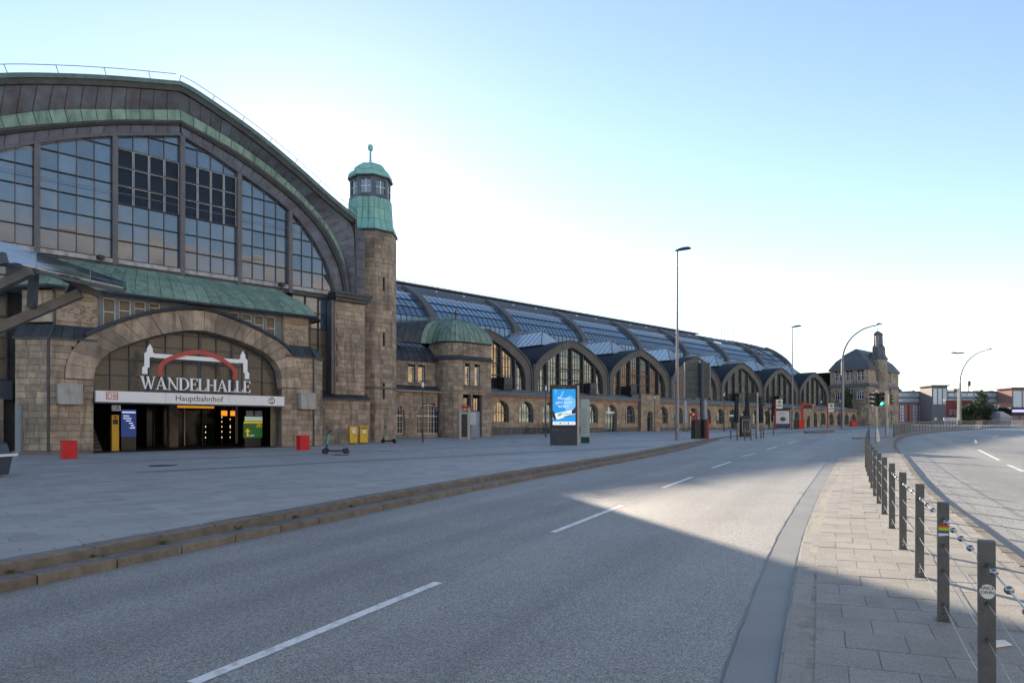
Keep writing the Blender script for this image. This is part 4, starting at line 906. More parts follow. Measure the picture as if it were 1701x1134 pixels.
for (r0, z0), (r1, z1) in zip(pr, pr[1:]):
    A, B = octo(r0), octo(r1)
    for i in range(8): dm.add([(*A[i], z0), (*A[(i + 1) % 8], z0), (*B[(i + 1) % 8], z1), (*B[i], z1)], [(0, 1, 2, 3)])
dm.prismz(octo(.35), 21.7, 21.72).build('dome', CU_G2, tow)
MB().lathe([(.33, 21.70), (.16, 21.80), (.09, 22.0), (.07, 22.75), (.12, 22.8), (.19, 22.9), (.2, 23.1), (.15, 23.25), (.02, 23.3)], (TU, TD, 0), 12).build('finial', CU_G2, tow)

# ================================================================== PAVILION WITH THE DOMED COPPER ROOF AND THE WINDOW WALL
pav = bthing('station_pavilion', 'two storey sandstone pavilion with curved green copper roof beside the tower', 'building', 38, 48, gz(38, 48))
wv = Wall(pav, STONE, 300); pg = gz(38, 48) - .3
# window wall
WD = 49.2; W0 = 28.5
wv.face(W0, WD, 0, 9.6, pg, 5.0, .33, (1, 2, 3), union(arch_hole(32.1 - W0, 1.3, 1.36, 2.95, 3.9), arch_hole(36.02 - W0, 1.3, 1.36, 2.95, 3.98)), seed=41)
wv.face(W0, WD + .5, 0, 9.0, 5.55, 7.75, .32, (1, 2, 3), union(rect_hole(34.15 - W0, 34.9 - W0, 5.88, 7.3), rect_hole(35.2 - W0, 35.95 - W0, 5.88, 7.3)), seed=42)
# pavilion body: front, rounded left corner, short left return
F0, F1, FD = 38.6, 41.95, 47.6
doorh = union(rect_hole(38.45 - F0 + .0, 39.5 - F0, 0, 4.65), rect_hole(39.72 - F0, 40.8 - F0, 0, 4.65))
winh = union(rect_hole(38.82 - F0, 39.42 - F0, 5.72, 7.42), rect_hole(39.95 - F0, 40.56 - F0, 5.74, 7.45))
for z0, z1, h_, sd_ in ((pg, 5.2, doorh, 43), (5.3, 8.0, winh, 44), (8.35, 9.5, None, 45)):
    wv.face(F0, FD, 0, F1 - F0, z0, z1, .325, (1, 2, 3), h_, seed=sd_)
    cc = (F0, FD + 1.5); prev = None                # rounded corner in facets
    for k in range(5):
        a0, a1 = math.radians(-180 + 18 * k), math.radians(-180 + 18 * (k + 1)); p = (cc[0] + 1.5 * math.cos(a0), cc[1] + 1.5 * math.sin(a0)); q = (cc[0] + 1.5 * math.cos(a1), cc[1] + 1.5 * math.sin(a1))
        wv.face(p[0], p[1], math.atan2(q[1] - p[1], q[0] - p[0]), math.hypot(q[0] - p[0], q[1] - p[1]), z0, z1, .325, (1, 2), seed=sd_ * 10 + k)
    if z0 > 5: wv.face(F0 - 1.5, FD + 1.5 + 1.6, -math.pi / 2, 1.6, z0, z1, .325, (1, 2), seed=sd_ + 50)
wv.done()
MB().box(W0, 38.2, WD + .32, WD + .9, pg, 5.0).build('inner_wall', DARKI, pav) if False else None
MB().box(W0, 37.8, WD + .9, WD + 6, pg, 8.0).build('building_core', DARKI, pav); MB().box(38.1, 41.9, FD + .5, FD + 7, pg, 9.45).build('building_core', DARKI, pav)
def corner_band(z0, z1, out0, out1, name, m):
    def outl(o_): return [(F1 + .02, FD - o_)] + [(F0 + (1.5 + o_) * math.cos(math.radians(a)), FD + 1.5 + (1.5 + o_) * math.sin(math.radians(a))) for a in range(-90, -181, -15)] + [(F0 - 1.5 - o_, FD + 5), (F1 + .02, FD + 5)]
    A, B = outl(out0)[::-1], outl(out1)[::-1]; return MB().hull([(x, y, z0) for x, y in A], [(x, y, z1) for x, y in B]).build(name, m, pav)
corner_band(5.2, 5.3, .10, .08, 'string_course', STONE_Y); corner_band(8.0, 8.35, .28, .04, 'copper_skirt', CU_D); corner_band(9.5, 9.6, .12, .2, 'eave', CU_D)
# wing canopy roof and curved upper roof
MB().hull([(28.5, WD - .35, 5.1), (38.0, WD - .35, 5.1), (38.0, WD + .55, 5.1), (28.5, WD + .55, 5.1)], [(28.5, WD - .3, 5.26), (38.0, WD - .3, 5.26), (38.0, WD + .5, 5.62), (28.5, WD + .5, 5.62)]).build('pent_roof', CU_D, pav)
MB().box(28.5, 37.95, WD - .37, WD - .28, 5.02, 5.098).build('pale_cornice', mat('pale_stone', (.5, .45, .36), (.56, .5, .4), 3), pav)
cv = [(WD + .42, 7.75), (WD + .5, 7.95), (WD + .75, 8.5), (WD + 1.3, 9.1), (WD + 2.2, 9.5), (WD + 3.2, 9.62)]
for i in range(14):
    u0 = 28.6 + i * .63; MB().grid([[(u0 + .015, d, z), (u0 + .605, d, z)] for d, z in cv]).build('roof_sheet', CU_D, pav, smooth=True)
    MB().tube([(u0, d - .01, z + .01) for d, z in cv], .022, 5).build('roof_seam', CU_D, pav)
MB().grid([[(28.5, d + .03, z - .03), (37.6, d + .03, z - .03)] for d, z in cv]).build('roof_base', CU_D, pav)
# domed roof: ridge runs back along u behind the front
pe = [(F0 + 1.7 * math.cos(math.radians(a)), FD + 1.5 + 1.7 * math.sin(math.radians(a))) for a in range(-180, -89, 15)] + [(F0 + (F1 + .15 - F0) * t, FD - .2) for t in (.2, .4, .6, .8, 1)]
apx = (39.8, 50.2, 12.0); bp = [(0, 0), (.06, .22), (.16, .46), (.30, .66), (.48, .82), (.7, .92), (1, 1)]
def dome(p, q, i): h, v = bp[i]; return (p[0] + (q[0] - p[0]) * h, p[1] + (q[1] - p[1]) * h, 9.6 + (q[2] - 9.6) * v)
for k in range(len(pe) - 1):
    rows = [[dome(pe[k], apx, i), dome(pe[k + 1], apx, i)] for i in range(7)]
    MB().grid(rows).build('dome_sheet', CU_G, pav, smooth=True); MB().tube([dome(pe[k], apx, i) for i in range(7)], .022, 5).build('roof_seam', CU_D, pav)
MB().grid([[dome(pe[-1], apx, i), dome((F1 + .15, FD + 5), apx, i)] for i in range(7)]).build('dome_sheet', CU_G, pav, smooth=True)
rp = [(33.2, 51.0), (33.9, 50.2), (34.6, 49.75), (35.3, 49.4), (36.0, 49.2), (36.5, 49.2), (36.9, 49.1)]
lp = [(30.5 + i * .64, 49.95) for i in range(11)] + [(36.95, 49.2)]
rt = [(33.4 + i * (39.7 - 33.4) / 11, 51.8 - i * .14, 11.3 + i * .064) for i in range(12)]
for k in range(11):
    rows = [[dome(lp[k], rt[k], i) if False else (lambda p, q, i: (p[0] + (q[0] - p[0]) * bp[i][0], p[1] + (q[1] - p[1]) * bp[i][0], (9.3 + .02 * k) + (q[2] - (9.3 + .02 * k)) * bp[i][1]))(P, Q, i) for P, Q in ((lp[k], rt[k]), (lp[k + 1], rt[k + 1]))] for i in range(7)]
    MB().grid(rows).build('roof_sheet', CU_D if k < 8 else CU_G, pav, smooth=True); MB().tube([(r[0][0], r[0][1] - .01, r[0][2] + .01) for r in rows], .022, 5).build('roof_seam', CU_D, pav)
rid = MB().tube([(rt[0][0], rt[0][1], rt[0][2] + .1), (39.7, 50.25, 12.05)], .05, 6)
for k in range(16): t = k / 15; x_, y_, z_ = [rt[0][i] + (apx[i] - rt[0][i]) * t for i in range(3)]; rid.tube([(x_, y_, z_), (x_, y_, z_ + .22)], .025, 5)
rid.tube([(rt[0][0], rt[0][1], rt[0][2] + .24), (39.7, 50.25, 12.26)], .03, 6); rid.build('ridge_cresting', CU_G, pav)
MB().lathe([(.12, 0), (.06, .2), (.05, .5), (.13, .6), (.13, .8), (.02, .95)], (39.8, 50.2, 11.95), 10).build('finial', CU_D, pav)
# big arched windows (frame, bars, pane)
def arched_window(parent, c, hw, z0, sp, tp, d, cols_, mats=WHITE, rows_=4, bar=.03, frame=.07, transom=True, name='window', glass=None):
    out = [(c - hw, z0)] + arch_pts(c, hw, sp, tp, 12) + [(c + hw, z0)]
    inn = [(c - hw + frame, z0 + frame)] + arch_pts(c, hw - frame, sp, tp - frame, 12) + [(c + hw - frame, z0 + frame)]
    f = MB(); n = len(out)
    for i in range(n): j = (i + 1) % n; f.add([(out[i][0], d, out[i][1]), (out[j][0], d, out[j][1]), (inn[j][0], d, inn[j][1]), (inn[i][0], d, inn[i][1]), (out[i][0], d + .1, out[i][1]), (out[j][0], d + .1, out[j][1]), (inn[j][0], d + .1, inn[j][1]), (inn[i][0], d + .1, inn[i][1])], [(0, 1, 2, 3), (3, 2, 6, 7), (4, 7, 6, 5), (0, 4, 5, 1)])
    top = lambda x: sp + (tp - sp - frame) * math.sqrt(max(0, 1 - ((x - c) / (hw - frame)) ** 2))
    for k in range(1, cols_): x_ = c - hw + 2 * hw * k / cols_; f.box(x_ - bar, x_ + bar, d + .01, d + .08, z0 + frame, top(x_))
    if transom: f.box(c - hw + frame, c + hw - frame, d + .005, d + .085, sp - .06, sp + .03)
    o = f.build(name, mats, parent)
    if rows_:
        g = MB()
        for k in range(1, rows_): z_ = z0 + (sp - z0) * k / rows_; g.box(c - hw + frame, c + hw - frame, d + .035, d + .06, z_ - .012, z_ + .012)
        g.box(c - hw * .8, c + hw * .8, d + .035, d + .06, sp + (tp - sp) * .45, sp + (tp - sp) * .45 + .024)
        for k in range(cols_): x_ = c - hw + 2 * hw * (k + .5) / cols_; g.box(x_ - .012, x_ + .012, d + .04, d + .055, z0 + frame, top(x_))
        g.build('bars', mats, o)
    gl_ = [(c - hw + .02, z0 + .02)] + arch_pts(c, hw - .02, sp, tp - .02, 12) + [(c + hw - .02, z0 + .02)]
    MB().prism(gl_, d + .065, d + .075).build('pane', glass or GLASS_W, o); return o
for c, tp in ((32.1, 3.9), (36.02, 3.98)): MB().box(c - 1.42, c + 1.42, WD - .06, WD + .3, 1.0, 1.355).build('window_sill', STONE, pav); arched_window(pav, c, 1.28, 1.36, 2.95, tp, WD + .12, 4, rows_=3, glass=mat('dim_window_glass', (.012, .015, .02), None, 3, .08, ior=1.5))
def sash(parent, u0, u1, z0, z1, d, m=WHITE, cols_=1, rows_=2, fr=.05, g=GLASS_W, bar=.02):
    f = MB().box(u0, u0 + fr, d, d + .08, z0, z1).box(u1 - fr, u1, d, d + .08, z0, z1).box(u0 + fr, u1 - fr, d + .002, d + .078, z0, z0 + fr).box(u0 + fr, u1 - fr, d + .002, d + .078, z1 - fr, z1)
    for k in range(1, cols_ + 1 if cols_ > 1 else 1): x_ = u0 + (u1 - u0) * k / cols_; f.box(x_ - bar, x_ + bar, d + .015, d + .07, z0 + fr, z1 - fr) if k < cols_ else None
    for k in range(1, rows_): z_ = z0 + (z1 - z0) * k / rows_; f.box(u0 + fr, u1 - fr, d + .02, d + .065, z_ - bar, z_ + bar)
    o = f.build('window', m, parent); MB().box(u0 + fr, u1 - fr, d + .055, d + .062, z0 + fr, z1 - fr).build('pane', g, o); return o
for a, b in ((34.18, 34.87), (35.23, 35.92)): sash(pav, a, b, 5.9, 7.28, WD + .68, rows_=3)
for a, b in ((38.84, 39.4), (39.97, 40.54)): sash(pav, a, b, 5.75, 7.42, FD + .15, rows_=3)
MB().box(34.1, 36.0, WD + .36, WD + .55, 5.78, 5.86).build('window_sill', STONE_D, pav); MB().box(38.7, 40.7, FD - .12, FD + .1, 5.6, 5.7).build('window_sill', STONE_D, pav)
DOORG = mat('door_grey_blue', (.26, .30, .36), (.31, .35, .41), 3, .6)
for a, b in ((38.62, 39.48), (39.74, 40.78)):
    sash(pav, a, b, 3.42, 4.62, FD + .22, IRON, 4, 2); o = MB().box(a, b, FD + .22, FD + .3, pg, 3.38).build('door', DOORG, pav)
    MB().box(a + .08, b - .08, FD + .205, FD + .219, pg + .45, 3.3).build('door_panel', DOORG, o); MB().box(b - .18, b - .14, FD + .17, FD + .204, 2.0, 2.15).build('handle', IRON, o)
    if a > 39.5: MB().box(40.05, 40.32, FD + .195, FD + .204, 2.45, 2.8).build('notice', WHITE, o)
MB().tube([(36.98, WD - .08, pg), (36.98, WD - .08, 5.1)], .05, 6).build('downpipe', CU_D, pav)

# ================================================================== ARCADE WING ALONG THE TRACKS
AD = 52.0; A0, A1 = 42.0, 142.4
arc = bthing('arcade_wing', 'long low sandstone arcade with round arched windows below the train shed', 'building', 70, AD, gz(70, AD))
aw = Wall(arc, STONE_Y, 300)
WC = [47.2 + 3.6 * k for k in range(27)]; DOORS = {5, 10, 13, 21}; BUTT = {7: 70.55, 20: 117.35}
hs = []
for k, c in enumerate(WC):
    if k in BUTT: continue
    hs.append(arch_hole(c - A0, 1.08, .9 if k in DOORS else 2.45, 3.66, 4.70))
hb = [rect_hole(b - A0, b + 4.05 - A0, 0, 9) for b in BUTT.values()]
aw.face(A0, AD, 0, A1 - A0, .9, 5.05, .30, (2, 3, 4), union(*hs, *hb), seed=61, thick=.3)
for k, b in BUTT.items():
    aw.face(b, AD - .45, 0, 4.05, .9, 6.1, .30, (1, 2, 3), arch_hole(WC[k] - b, .62, .9, 3.4, 4.05), seed=62 + k, thick=.4)
    MB().box(b - .06, b + 4.11, AD - .52, AD + .4, 6.1, 6.22).build('parapet_cap', STONE_D, arc); MB().box(b, b + 4.05, AD - .4 + .35, AD + .9, 5.0, 6.1).build('parapet', STONE_Y, arc)
aw.done()
MB().box(A0, A1, AD + .62, AD + 1.9, .5, 5.4).build('arcade_core', DARKI, arc)
MB().box(A0, A1, AD - .1, AD + .3, 5.05, 5.2).build('brick_cornice', BRICKR, arc); MB().box(A0, A1, AD - .2, AD + .3, 5.2, 5.36).build('brick_cornice', STONE_Y, arc)
LEADR = mat('pale_lead_roof', (.20, .255, .265), (.27, .325, .33), 1, .5, streak=.25, metal=.2)
MB().hull([(A0, AD - .42, 5.365), (A1, AD - .42, 5.365), (A1, 54.0, 6.0), (A0, 54.0, 6.0)], [(A0, AD - .45, 5.44), (A1, AD - .45, 5.44), (A1, 54.0, 6.08), (A0, 54.0, 6.08)]).build('lean_to_roof', LEADR, arc)
MB().tube([(A0, AD - .46, 5.41), (A1, AD - .46, 5.41)], .07, 6).build('gutter', LEADR, arc)
FRG = mat('frame_grey_green', (.16, .19, .19), (.2, .23, .23), 4, .5)
def ring_stones(c, hw, sp, tp, d):
    A, B = resample([(c - hw, sp - .01)] + arch_pts(c, hw, sp, tp, 14)[1:-1] + [(c + hw, sp - .01)], 13), resample([(c - hw - .3, sp - .01)] + arch_pts(c, hw + .3, sp, tp + .3, 14)[1:-1] + [(c + hw + .3, sp - .01)], 13); m = MB()
    for i in range(13):
        l = lambda P, Q, t: (P[0] + (Q[0] - P[0]) * t, P[1] + (Q[1] - P[1]) * t); q = [l(A[i], A[i + 1], .03), l(A[i], A[i + 1], .97), l(B[i], B[i + 1], .97), l(B[i], B[i + 1], .03)]
        m.prism(q, d - .07 - (.05 if i == 6 else 0), d + .5)
    return m.build('window_arch', STONE_Y, arc)
for k, c in enumerate(WC):
    if k in BUTT:
        ring_stones(c, .62, 3.4, 4.05, AD - .45); arched_window(arc, c, .6, .9, 3.4, 4.02, AD - .15, 2, FRG, 0, name='door'); continue
    ring_stones(c, 1.08, 3.66, 4.70, AD)
    if k in DOORS:
        o = arched_window(arc, c, 1.06, .9, 3.5, 4.68, AD + .3, 3, FRG, 0, .04, .08, name='door')
    else:
        arched_window(arc, c, 1.06, 2.47, 3.5, 4.68, AD + .3, 3, FRG, 2, .025, .06)
        MB().box(c - 1.2, c + 1.2, AD - .12, AD + .28, 2.34, 2.46).build('window_sill', RELIEF, arc)
mb = MB()
for a, b in [(A0, 64.0)] + [(66.4, 70.5), (74.65, 82.0), (84.4, 92.8), (95.2, 117.3)]: mb.box(a, b, AD - .13, AD - .035, .5, 1.95)
mb.build('plinth', STONE_D, arc)
for k, tx in ((5, 'STARBUCKS'), (13, 'LE CROBAG')):
    s = bthing('shop_sign', 'white shop lettering over the %s arcade door' % ('first' if k == 5 else 'farther'), 'sign', WC[k], AD + .2, 3.6); text(tx, .34 if k == 5 else .3, WPR, s, (WC[k], AD + .2, 3.66), ext=.01, sx=.85)
s = bthing('shop_sign', 'red shop sign over the arcade door behind the grey parasols', 'sign', WC[10], AD + .2, 3.6); MB().box(WC[10] - .7, WC[10] + .2, AD + .16, AD + .22, 3.62, 3.98).build('red_panel', SRED, s); MB().box(WC[10] + .21, WC[10] + .7, AD + .161, AD + .22, 3.62, 3.98).build('white_panel', SIGNW, s)
for u in (48.4, 62.3, 70.2, 97.5, 111): # ventilation boxes on the lean-to
    o = bthing('roof_vent_box', {48.4: 'dark vent box on the arcade roof before the first hall arch', 62.3: 'dark vent box on the arcade roof behind the advertising pillar', 70.2: 'black vent box on the roof beside the arcade parapet', 97.5: 'dark vent box on the arcade roof near the traffic signal', 111: 'black vent box on the arcade roof beside the far lamp post'}[u], 'vent', u, 53.2, 5.8)
    MB().box(u, u + 1.25, 52.9, 53.8, 5.86, 7.25).build('housing', BLACK, o); MB().box(u + .05, u + 1.2, 52.86, 52.9, 6.5, 7.2).build('grille', ADGREY, o)

# ================================================================== TRAIN SHED
shed = bthing('train_shed', 'long glass and steel train shed with seven pointed side vaults', 'building', 90, 54, gz(90, 54))
OUT = [(0, 12.2), (2.45, 11.48), (4.45, 10.5), (5.92, 9.45), (6.5, 8.5), (6.62, 7.4), (6.64, 6.0)]
INN = [(0, 11.34), (1.9, 10.72), (3.62, 9.78), (4.95, 8.85), (5.55, 7.9), (5.68, 7.0), (5.70, 6.0)]
od, id_ = catmull(OUT, 5), catmull(INN, 5)
def full(h): return [(-x, z) for x, z in h[::-1]][:-1] + h
FO, FI = full(od), full(id_); FO, FI = resample(FO, 48), resample(FI, 48)
SHB = mat('shed_arch_metal', (.095, .09, .085), (.14, .13, .12), 1.2, .6, streak=.35)
SHR = mat('shed_dark_roof', (.014, .019, .027), (.024, .030, .04), 1.5, .8, rand=.1, spec=.25)
SHT = mat('shed_upper_roof', (.075, .085, .10), (.11, .12, .135), 1.5, .8, spec=.25)
GLASS_V = mat('vault_glass', (.02, .022, .022), None, 3, .05, ior=2.8, rand=.3, bump=.10, bscale=.8, bdist=.06)
GLASS_V2 = mat('vault_glass_plain', (.10, .095, .09), (.13, .12, .11), 2, .09, ior=2.1, rand=.2, bump=.05, bscale=.8, bdist=.05)
TOPG = mat('sky_bright_top_glass', (.55, .64, .72), (.66, .74, .80), 4, .3, rand=.2)  # bright sky mirrored by the flatter top row, put into the base colour
SKYL = mat('skylight_glass', (.46, .56, .65), (.55, .64, .72), 2, .15, ior=1.8, rand=.15)
AP = [46.75 + 13.35 * k for k in range(7)]
for vi_, c in enumerate(AP):
    T = lambda P, dd: [(c + x, dd, z) for x, z in P]
    rows = [[(c + a[0], 53.6, a[1]), (c + b[0], 53.75, b[1]), (c + b[0], 54.15, b[1]), (c + a[0], 54.15, a[1])] for a, b in zip(FO, FI)]
    MB().grid(rows).build('vault_arch', SHB, shed, smooth=False)
    mi = [((a[0] + b[0]) / 2, (a[1] + b[1]) / 2) for a, b in zip(FO, FI)]
    MB().grid([[(c + a[0] * .995, 53.52, a[1] * .997), (c + a[0] * .97 + b[0] * .0, 53.50, a[1] - .10), (c + a[0] * .97, 53.64, a[1] - .10)] for a, b in zip(FO, FI)]).build('arch_rim', SHB, shed)
    MB().grid([[(c + p[0] * k_, dd, p[1] + z_) for dd, k_, z_ in ((53.55, 1, .01), (54.6, 1, .01), (62, 1, .01), (72, 1, .01))] for p in FO]).build('vault_roof', SHR, shed, smooth=True)
    # glazing: seven tall fields between strong mullions
    xs_ = [-5.62, -4.2, -2.1, 0, 2.1, 4.2, 5.62]; zi = lambda x: interp([(p[0], p[1]) for p in FI], x)
    bars = MB()
    for a, b in zip(xs_, xs_[1:]):
        pts = [(a, 6.05), (b, 6.05)] + [(b + (a - b) * t / 6, zi(b + (a - b) * t / 6)) for t in range(7)]
        pts = [p for i, p in enumerate(pts) if i < 2 or p[1] > 6.1]; tl = random.gauss(0, .006); t2 = random.gauss(0, .006); cx = (a + b) / 2
        f = [(c + x, 54.12 + (x - cx) * tl + (z - 9) * t2, z) for x, z in pts]
        MB().hull([(x, y + .01, z) for x, y, z in f], f).build('glass_panel', GLASS_V if vi_ < 3 else GLASS_V2, shed)
        n = max(2, round((b - a) / .42))
        for k in range(1, n): x = a + (b - a) * k / n; bars.box(c + x - .014, c + x + .014, 54.02, 54.09, 6.05, zi(x))
    for z in [6.6 + .92 * i for i in range(5)]:
        xm = [x / 10 for x in range(-57, 58) if zi(x / 10) > z]
        if xm: bars.box(c + xm[0], c + xm[-1], 54.0, 54.08, z - .016, z + .016)
    o = bars.build('glazing_bars', IRON, shed)
    for x in xs_[1:-1]: MB().box(c + x - .075, c + x + .075, 53.85, 54.1, 6.0, zi(x)).build('mullion', IRON, shed)
    for z in (7.5, 8.75): MB().box(c - 2.1, c + 2.1, 53.95, 54.07, z - .05, z + .05).build('transom', IRON, shed)
    MB().box(c - 6.64, c + 6.64, 53.7, 54.3, 5.85, 6.05).build('vault_sill', SHB, shed)
    # glass hip skylight on the ridge
    b0, b1, r0, r1, hw, zb, zr_ = 56.6, 68, 58.6, 68, 2.3, 11.75, 13.8
    sk = [(c - hw, b0, zb), (c + hw, b0, zb), (c + hw, b1, zb), (c - hw, b1, zb), (c, r0, zr_), (c, r1, zr_)]
    for f_ in ((0, 1, 4), (1, 2, 5, 4), (3, 0, 4, 5)): MB().add([sk[i] for i in f_], [tuple(range(len(f_)))]).build('skylight_pane', SKYL, shed)
    MB().tube([(c, r0 - .1, zr_ + .08), (c, r1, zr_ + .08)], .13, 6).build('skylight_ridge', SILL, shed)
    fr = MB().tube([sk[4], sk[5]], .05, 6).tube([sk[0], sk[4]], .06, 5).tube([sk[1], sk[4]], .06, 5)
    for k in range(1, 13):
        y = b0 + (b1 - b0) * k / 13; yy = r0 + (r1 - r0) * max(0, (k - 2.2)) / 10.8; zt_ = zr_ if k > 2.2 else zb + (zr_ - zb) * k / 2.2; w_ = 0 if k > 2.2 else hw * (1 - k / 2.2)
        for s_ in (-1, 1): fr.tube([(c + s_ * hw, y, zb + .02), (c + s_ * w_, max(y, r0) if k > 2.2 else y, zt_ + .02)], .03, 4)
    for k in range(-4, 5):
        x = hw * k / 5; fr.tube([(c + x, b0 - .01, zb + .02), (c + x, b0 + (r0 - b0) * (1 - abs(k) / 5), zb + (zr_ - zb) * (1 - abs(k) / 5) + .02)], .03, 4)
    fr.build('skylight_bars', SKYL if False else mat('skylight_bar', (.06, .08, .10), (.09, .11, .13), 3, .5), shed)
    MB().prismz([(c - hw - .1, b0 - .1), (c + hw + .1, b0 - .1), (c + hw + .1, b1), (c - hw - .1, b1)], 11.2, 11.75).build('skylight_curb', SHR, shed)
for k in range(-1, 7):                           # valley posts
    u = AP[0] + 13.35 * (k + .5)
    MB().box(u - .28, u + .28, 53.62, 54.1, 5.9, 8.6).build('valley_post', SHB, shed); MB().tube([(u, 53.5, 5.6), (u, 53.5, 8.8)], .09, 6).build('downpipe', CU_D, shed); MB().box(u - .2, u + .2, 53.35, 53.65, 8.5, 8.9).build('hopper', CU_D, shed)
# main roof: profile over depth, bays between curved ribs
PR = [(64.2, 12.2), (64.35, 14.5), (65.2, 15.7), (66.1, 16.5), (68.1, 18.05), (70.8, 19.3), (74.1, 20.35), (78.0, 21.4), (80.4, 21.8)]
MIR = PR + [(96 - (d - 64.8), z) for d, z in PR[::-1][1:]]
U0, U1 = 26.0, 140.2; RB = [47.5 + 13.35 * k for k in range(7)]; RBA = [20.8, 34.15] + RB + [140.2]
GLB = mat('shed_glazing_bar', (.03, .036, .045), (.05, .055, .065), 3, .5)
if True:
    MB().grid([[(u, d, z) for u in (U0, U1)] for d, z in [(68.6, 18.35)] + PR[5:] + [(82, 21.9), (88, 21.3), (96, 17.5), (97, 12)]]).build('roof_metal', SHT, shed, smooth=True)
MB().grid([[(u, d + .25, z - .2) for u in (U0, U1)] for d, z in PR[:5]]).build('roof_lining', DARKI, shed)
sheet_rows = [((64.2, 12.6), (64.4, 14.6)), ((64.4, 14.6), (65.25, 15.75)), ((65.25, 15.75), (66.5, 16.85)), ((66.5, 16.85), (68.6, 18.35))]
def rowpts(i): return sheet_rows[i]
for a, b in zip(RBA, RBA[1:]):
    a_, b_ = max(a + .3, U0), b - .3
    for i, (p, q) in enumerate(sheet_rows):
        n = 16; bars = MB(); lerp = [(p[0] + (q[0] - p[0]) * t, p[1] + (q[1] - p[1]) * t) for t in (0, .97)]
        tilt = .18 if i == 3 else 0
        P_, Q_ = (p[0], p[1] + .03), (q[0] - .02, q[1] - .05)
        if i == 3:
            m1 = (67.75, 17.78); MB().hull([(a_, P_[0], P_[1]), (b_, P_[0], P_[1]), (b_, m1[0], m1[1]), (a_, m1[0], m1[1])], [(a_, P_[0] - .02, P_[1] + .02), (b_, P_[0] - .02, P_[1] + .02), (b_, m1[0] - .02, m1[1] + .02), (a_, m1[0] - .02, m1[1] + .02)]).build('glass_strip', GLASS_R, shed)
            MB().hull([(a_, 67.75, 17.80), (b_, 67.75, 17.80), (b_, 68.9, 18.28), (a_, 68.9, 18.28)], [(a_, 67.73, 17.83), (b_, 67.73, 17.83), (b_, 68.9, 18.31), (a_, 68.9, 18.31)]).build('top_glass_strip', TOPG, shed)
        else: MB().hull([(a_, P_[0], P_[1]), (b_, P_[0], P_[1]), (b_, Q_[0], Q_[1]), (a_, Q_[0], Q_[1])], [(a_, P_[0] - .02, P_[1] + .02), (b_, P_[0] - .02, P_[1] + .02), (b_, Q_[0] - .02, Q_[1] + .02), (a_, Q_[0] - .02, Q_[1] + .02)]).build('glass_strip', GLASS_R, shed)
        for k in range(n + 1):
            x = a_ + (b_ - a_) * k / n; bars.beam((x, P_[0] - .04, P_[1] + .04), (x, Q_[0] - .06, Q_[1] + .05), .035, .04)
        bars.tube([(a_, P_[0] - .05, P_[1] + .01), (b_, P_[0] - .05, P_[1] + .01)], .045, 4); bars.build('glazing_bars', GLB, shed)
RIBP = catmull([(63.75, 12.3), (63.9, 14.4), (64.7, 15.75), (66.0, 17.05), (68.0, 18.45), (69.6, 19.25)], 4)
for u in RBA[1:]:
    rows = [[(u - .5, d, z), (u + .5, d, z), (u + .5, d + .5, z - .4), (u - .5, d + .5, z - .4), (u - .5, d, z)] for d, z in RIBP]
    MB().grid(rows).build('roof_rib', SHB, shed, smooth=False)
edge = catmull([(63.9, 12.2), (64.15, 14.6), (66.0, 16.5), (68.1, 18.15), (70.8, 19.4), (74.1, 20.45), (78, 21.5), (80.4, 21.95)], 4)
MB().grid([[(U1 - .1, d, z), (U1 + .5, d, z), (U1 + .5, d + .2, z - .5), (U1 - .1, d + .2, z - .5)] for d, z in edge]).build('end_rim', CU_BG, shed)
MB().add([(U1 + .2, d, z - .1) for d, z in edge] + [(U1 + .2, 80.4, 6), (U1 + .2, 63.9, 6)], [tuple(range(len(edge) + 2))]).build('end_wall', SHB, shed)
rw = MB().box(U0, 127.8, 78.2, 83, 21.75, 21.93); rw.build('ridge_walkway', SILL, shed); MB().tube([(U0, 78.0, 22.05), (127.8, 78.0, 22.05)], .05, 6).build('ridge_rail', GALV, shed)
for u in RBA[1:-1]:
    for du in (0, 4.45, 8.9): MB().lathe([(.12, 0), (.18, .15), (.02, .3)], (u + du, 69.4, 18.9), 6).build('roof_hook', SKYL, shed)
MB().box(26, 41, 53.8, 66, gz(30, 60), 8).build('shed_side_wall', DARKI, shed)
MB().box(40.2, 140.2, 54.4, 64.5, gz(60, 54), 6).build('shed_side_wall', DARKI, shed)
for c in AP: MB().add([(c + x, 56.2, z) for x, z in FI], [tuple(range(len(FI)))]).build('vault_inner_wall', DARKI, shed)
# scaffold gear on the roof
for u, d in ((127.5, 73), (129.5, 73.5), (132, 72.8)):
    z = interp(PR, d); o = bthing('roof_antenna', {127.5: 'thin mast on the train shed roof, left of three', 129.5: 'thin mast on the train shed roof, middle of three', 132: 'thin mast on the train shed roof, right of three'}[u], 'mast', u, d, z, 'masts on the shed roof')
    MB().tube([(u, d, z - .1), (u, d, z + 2.6)], .05, 5).tube([(u - .5, d, z + 1.9), (u + .5, d, z + 1.9)], .03, 5).build('mast', IRON, o)
o = bthing('roof_ladder', 'dark maintenance ladder frame lying on the far shed roof glazing', 'ladder', 131, 66, 17); lm = MB()
for s_ in (-.6, .6): lm.tube([(131 + s_, 70, 19.3), (132.5 + s_, 66, 17.1), (133.5 + s_, 64.2, 15.2)], .07, 5)
for k in range(9): t = k / 8; lm.tube([(130.4 + 1.5 * t, 70 - 4 * t, 19.3 - 2.2 * t), (131.6 + 1.5 * t, 70 - 4 * t, 19.3 - 2.2 * t)], .05, 4)
lm.build('ladder_frame', IRON, o)

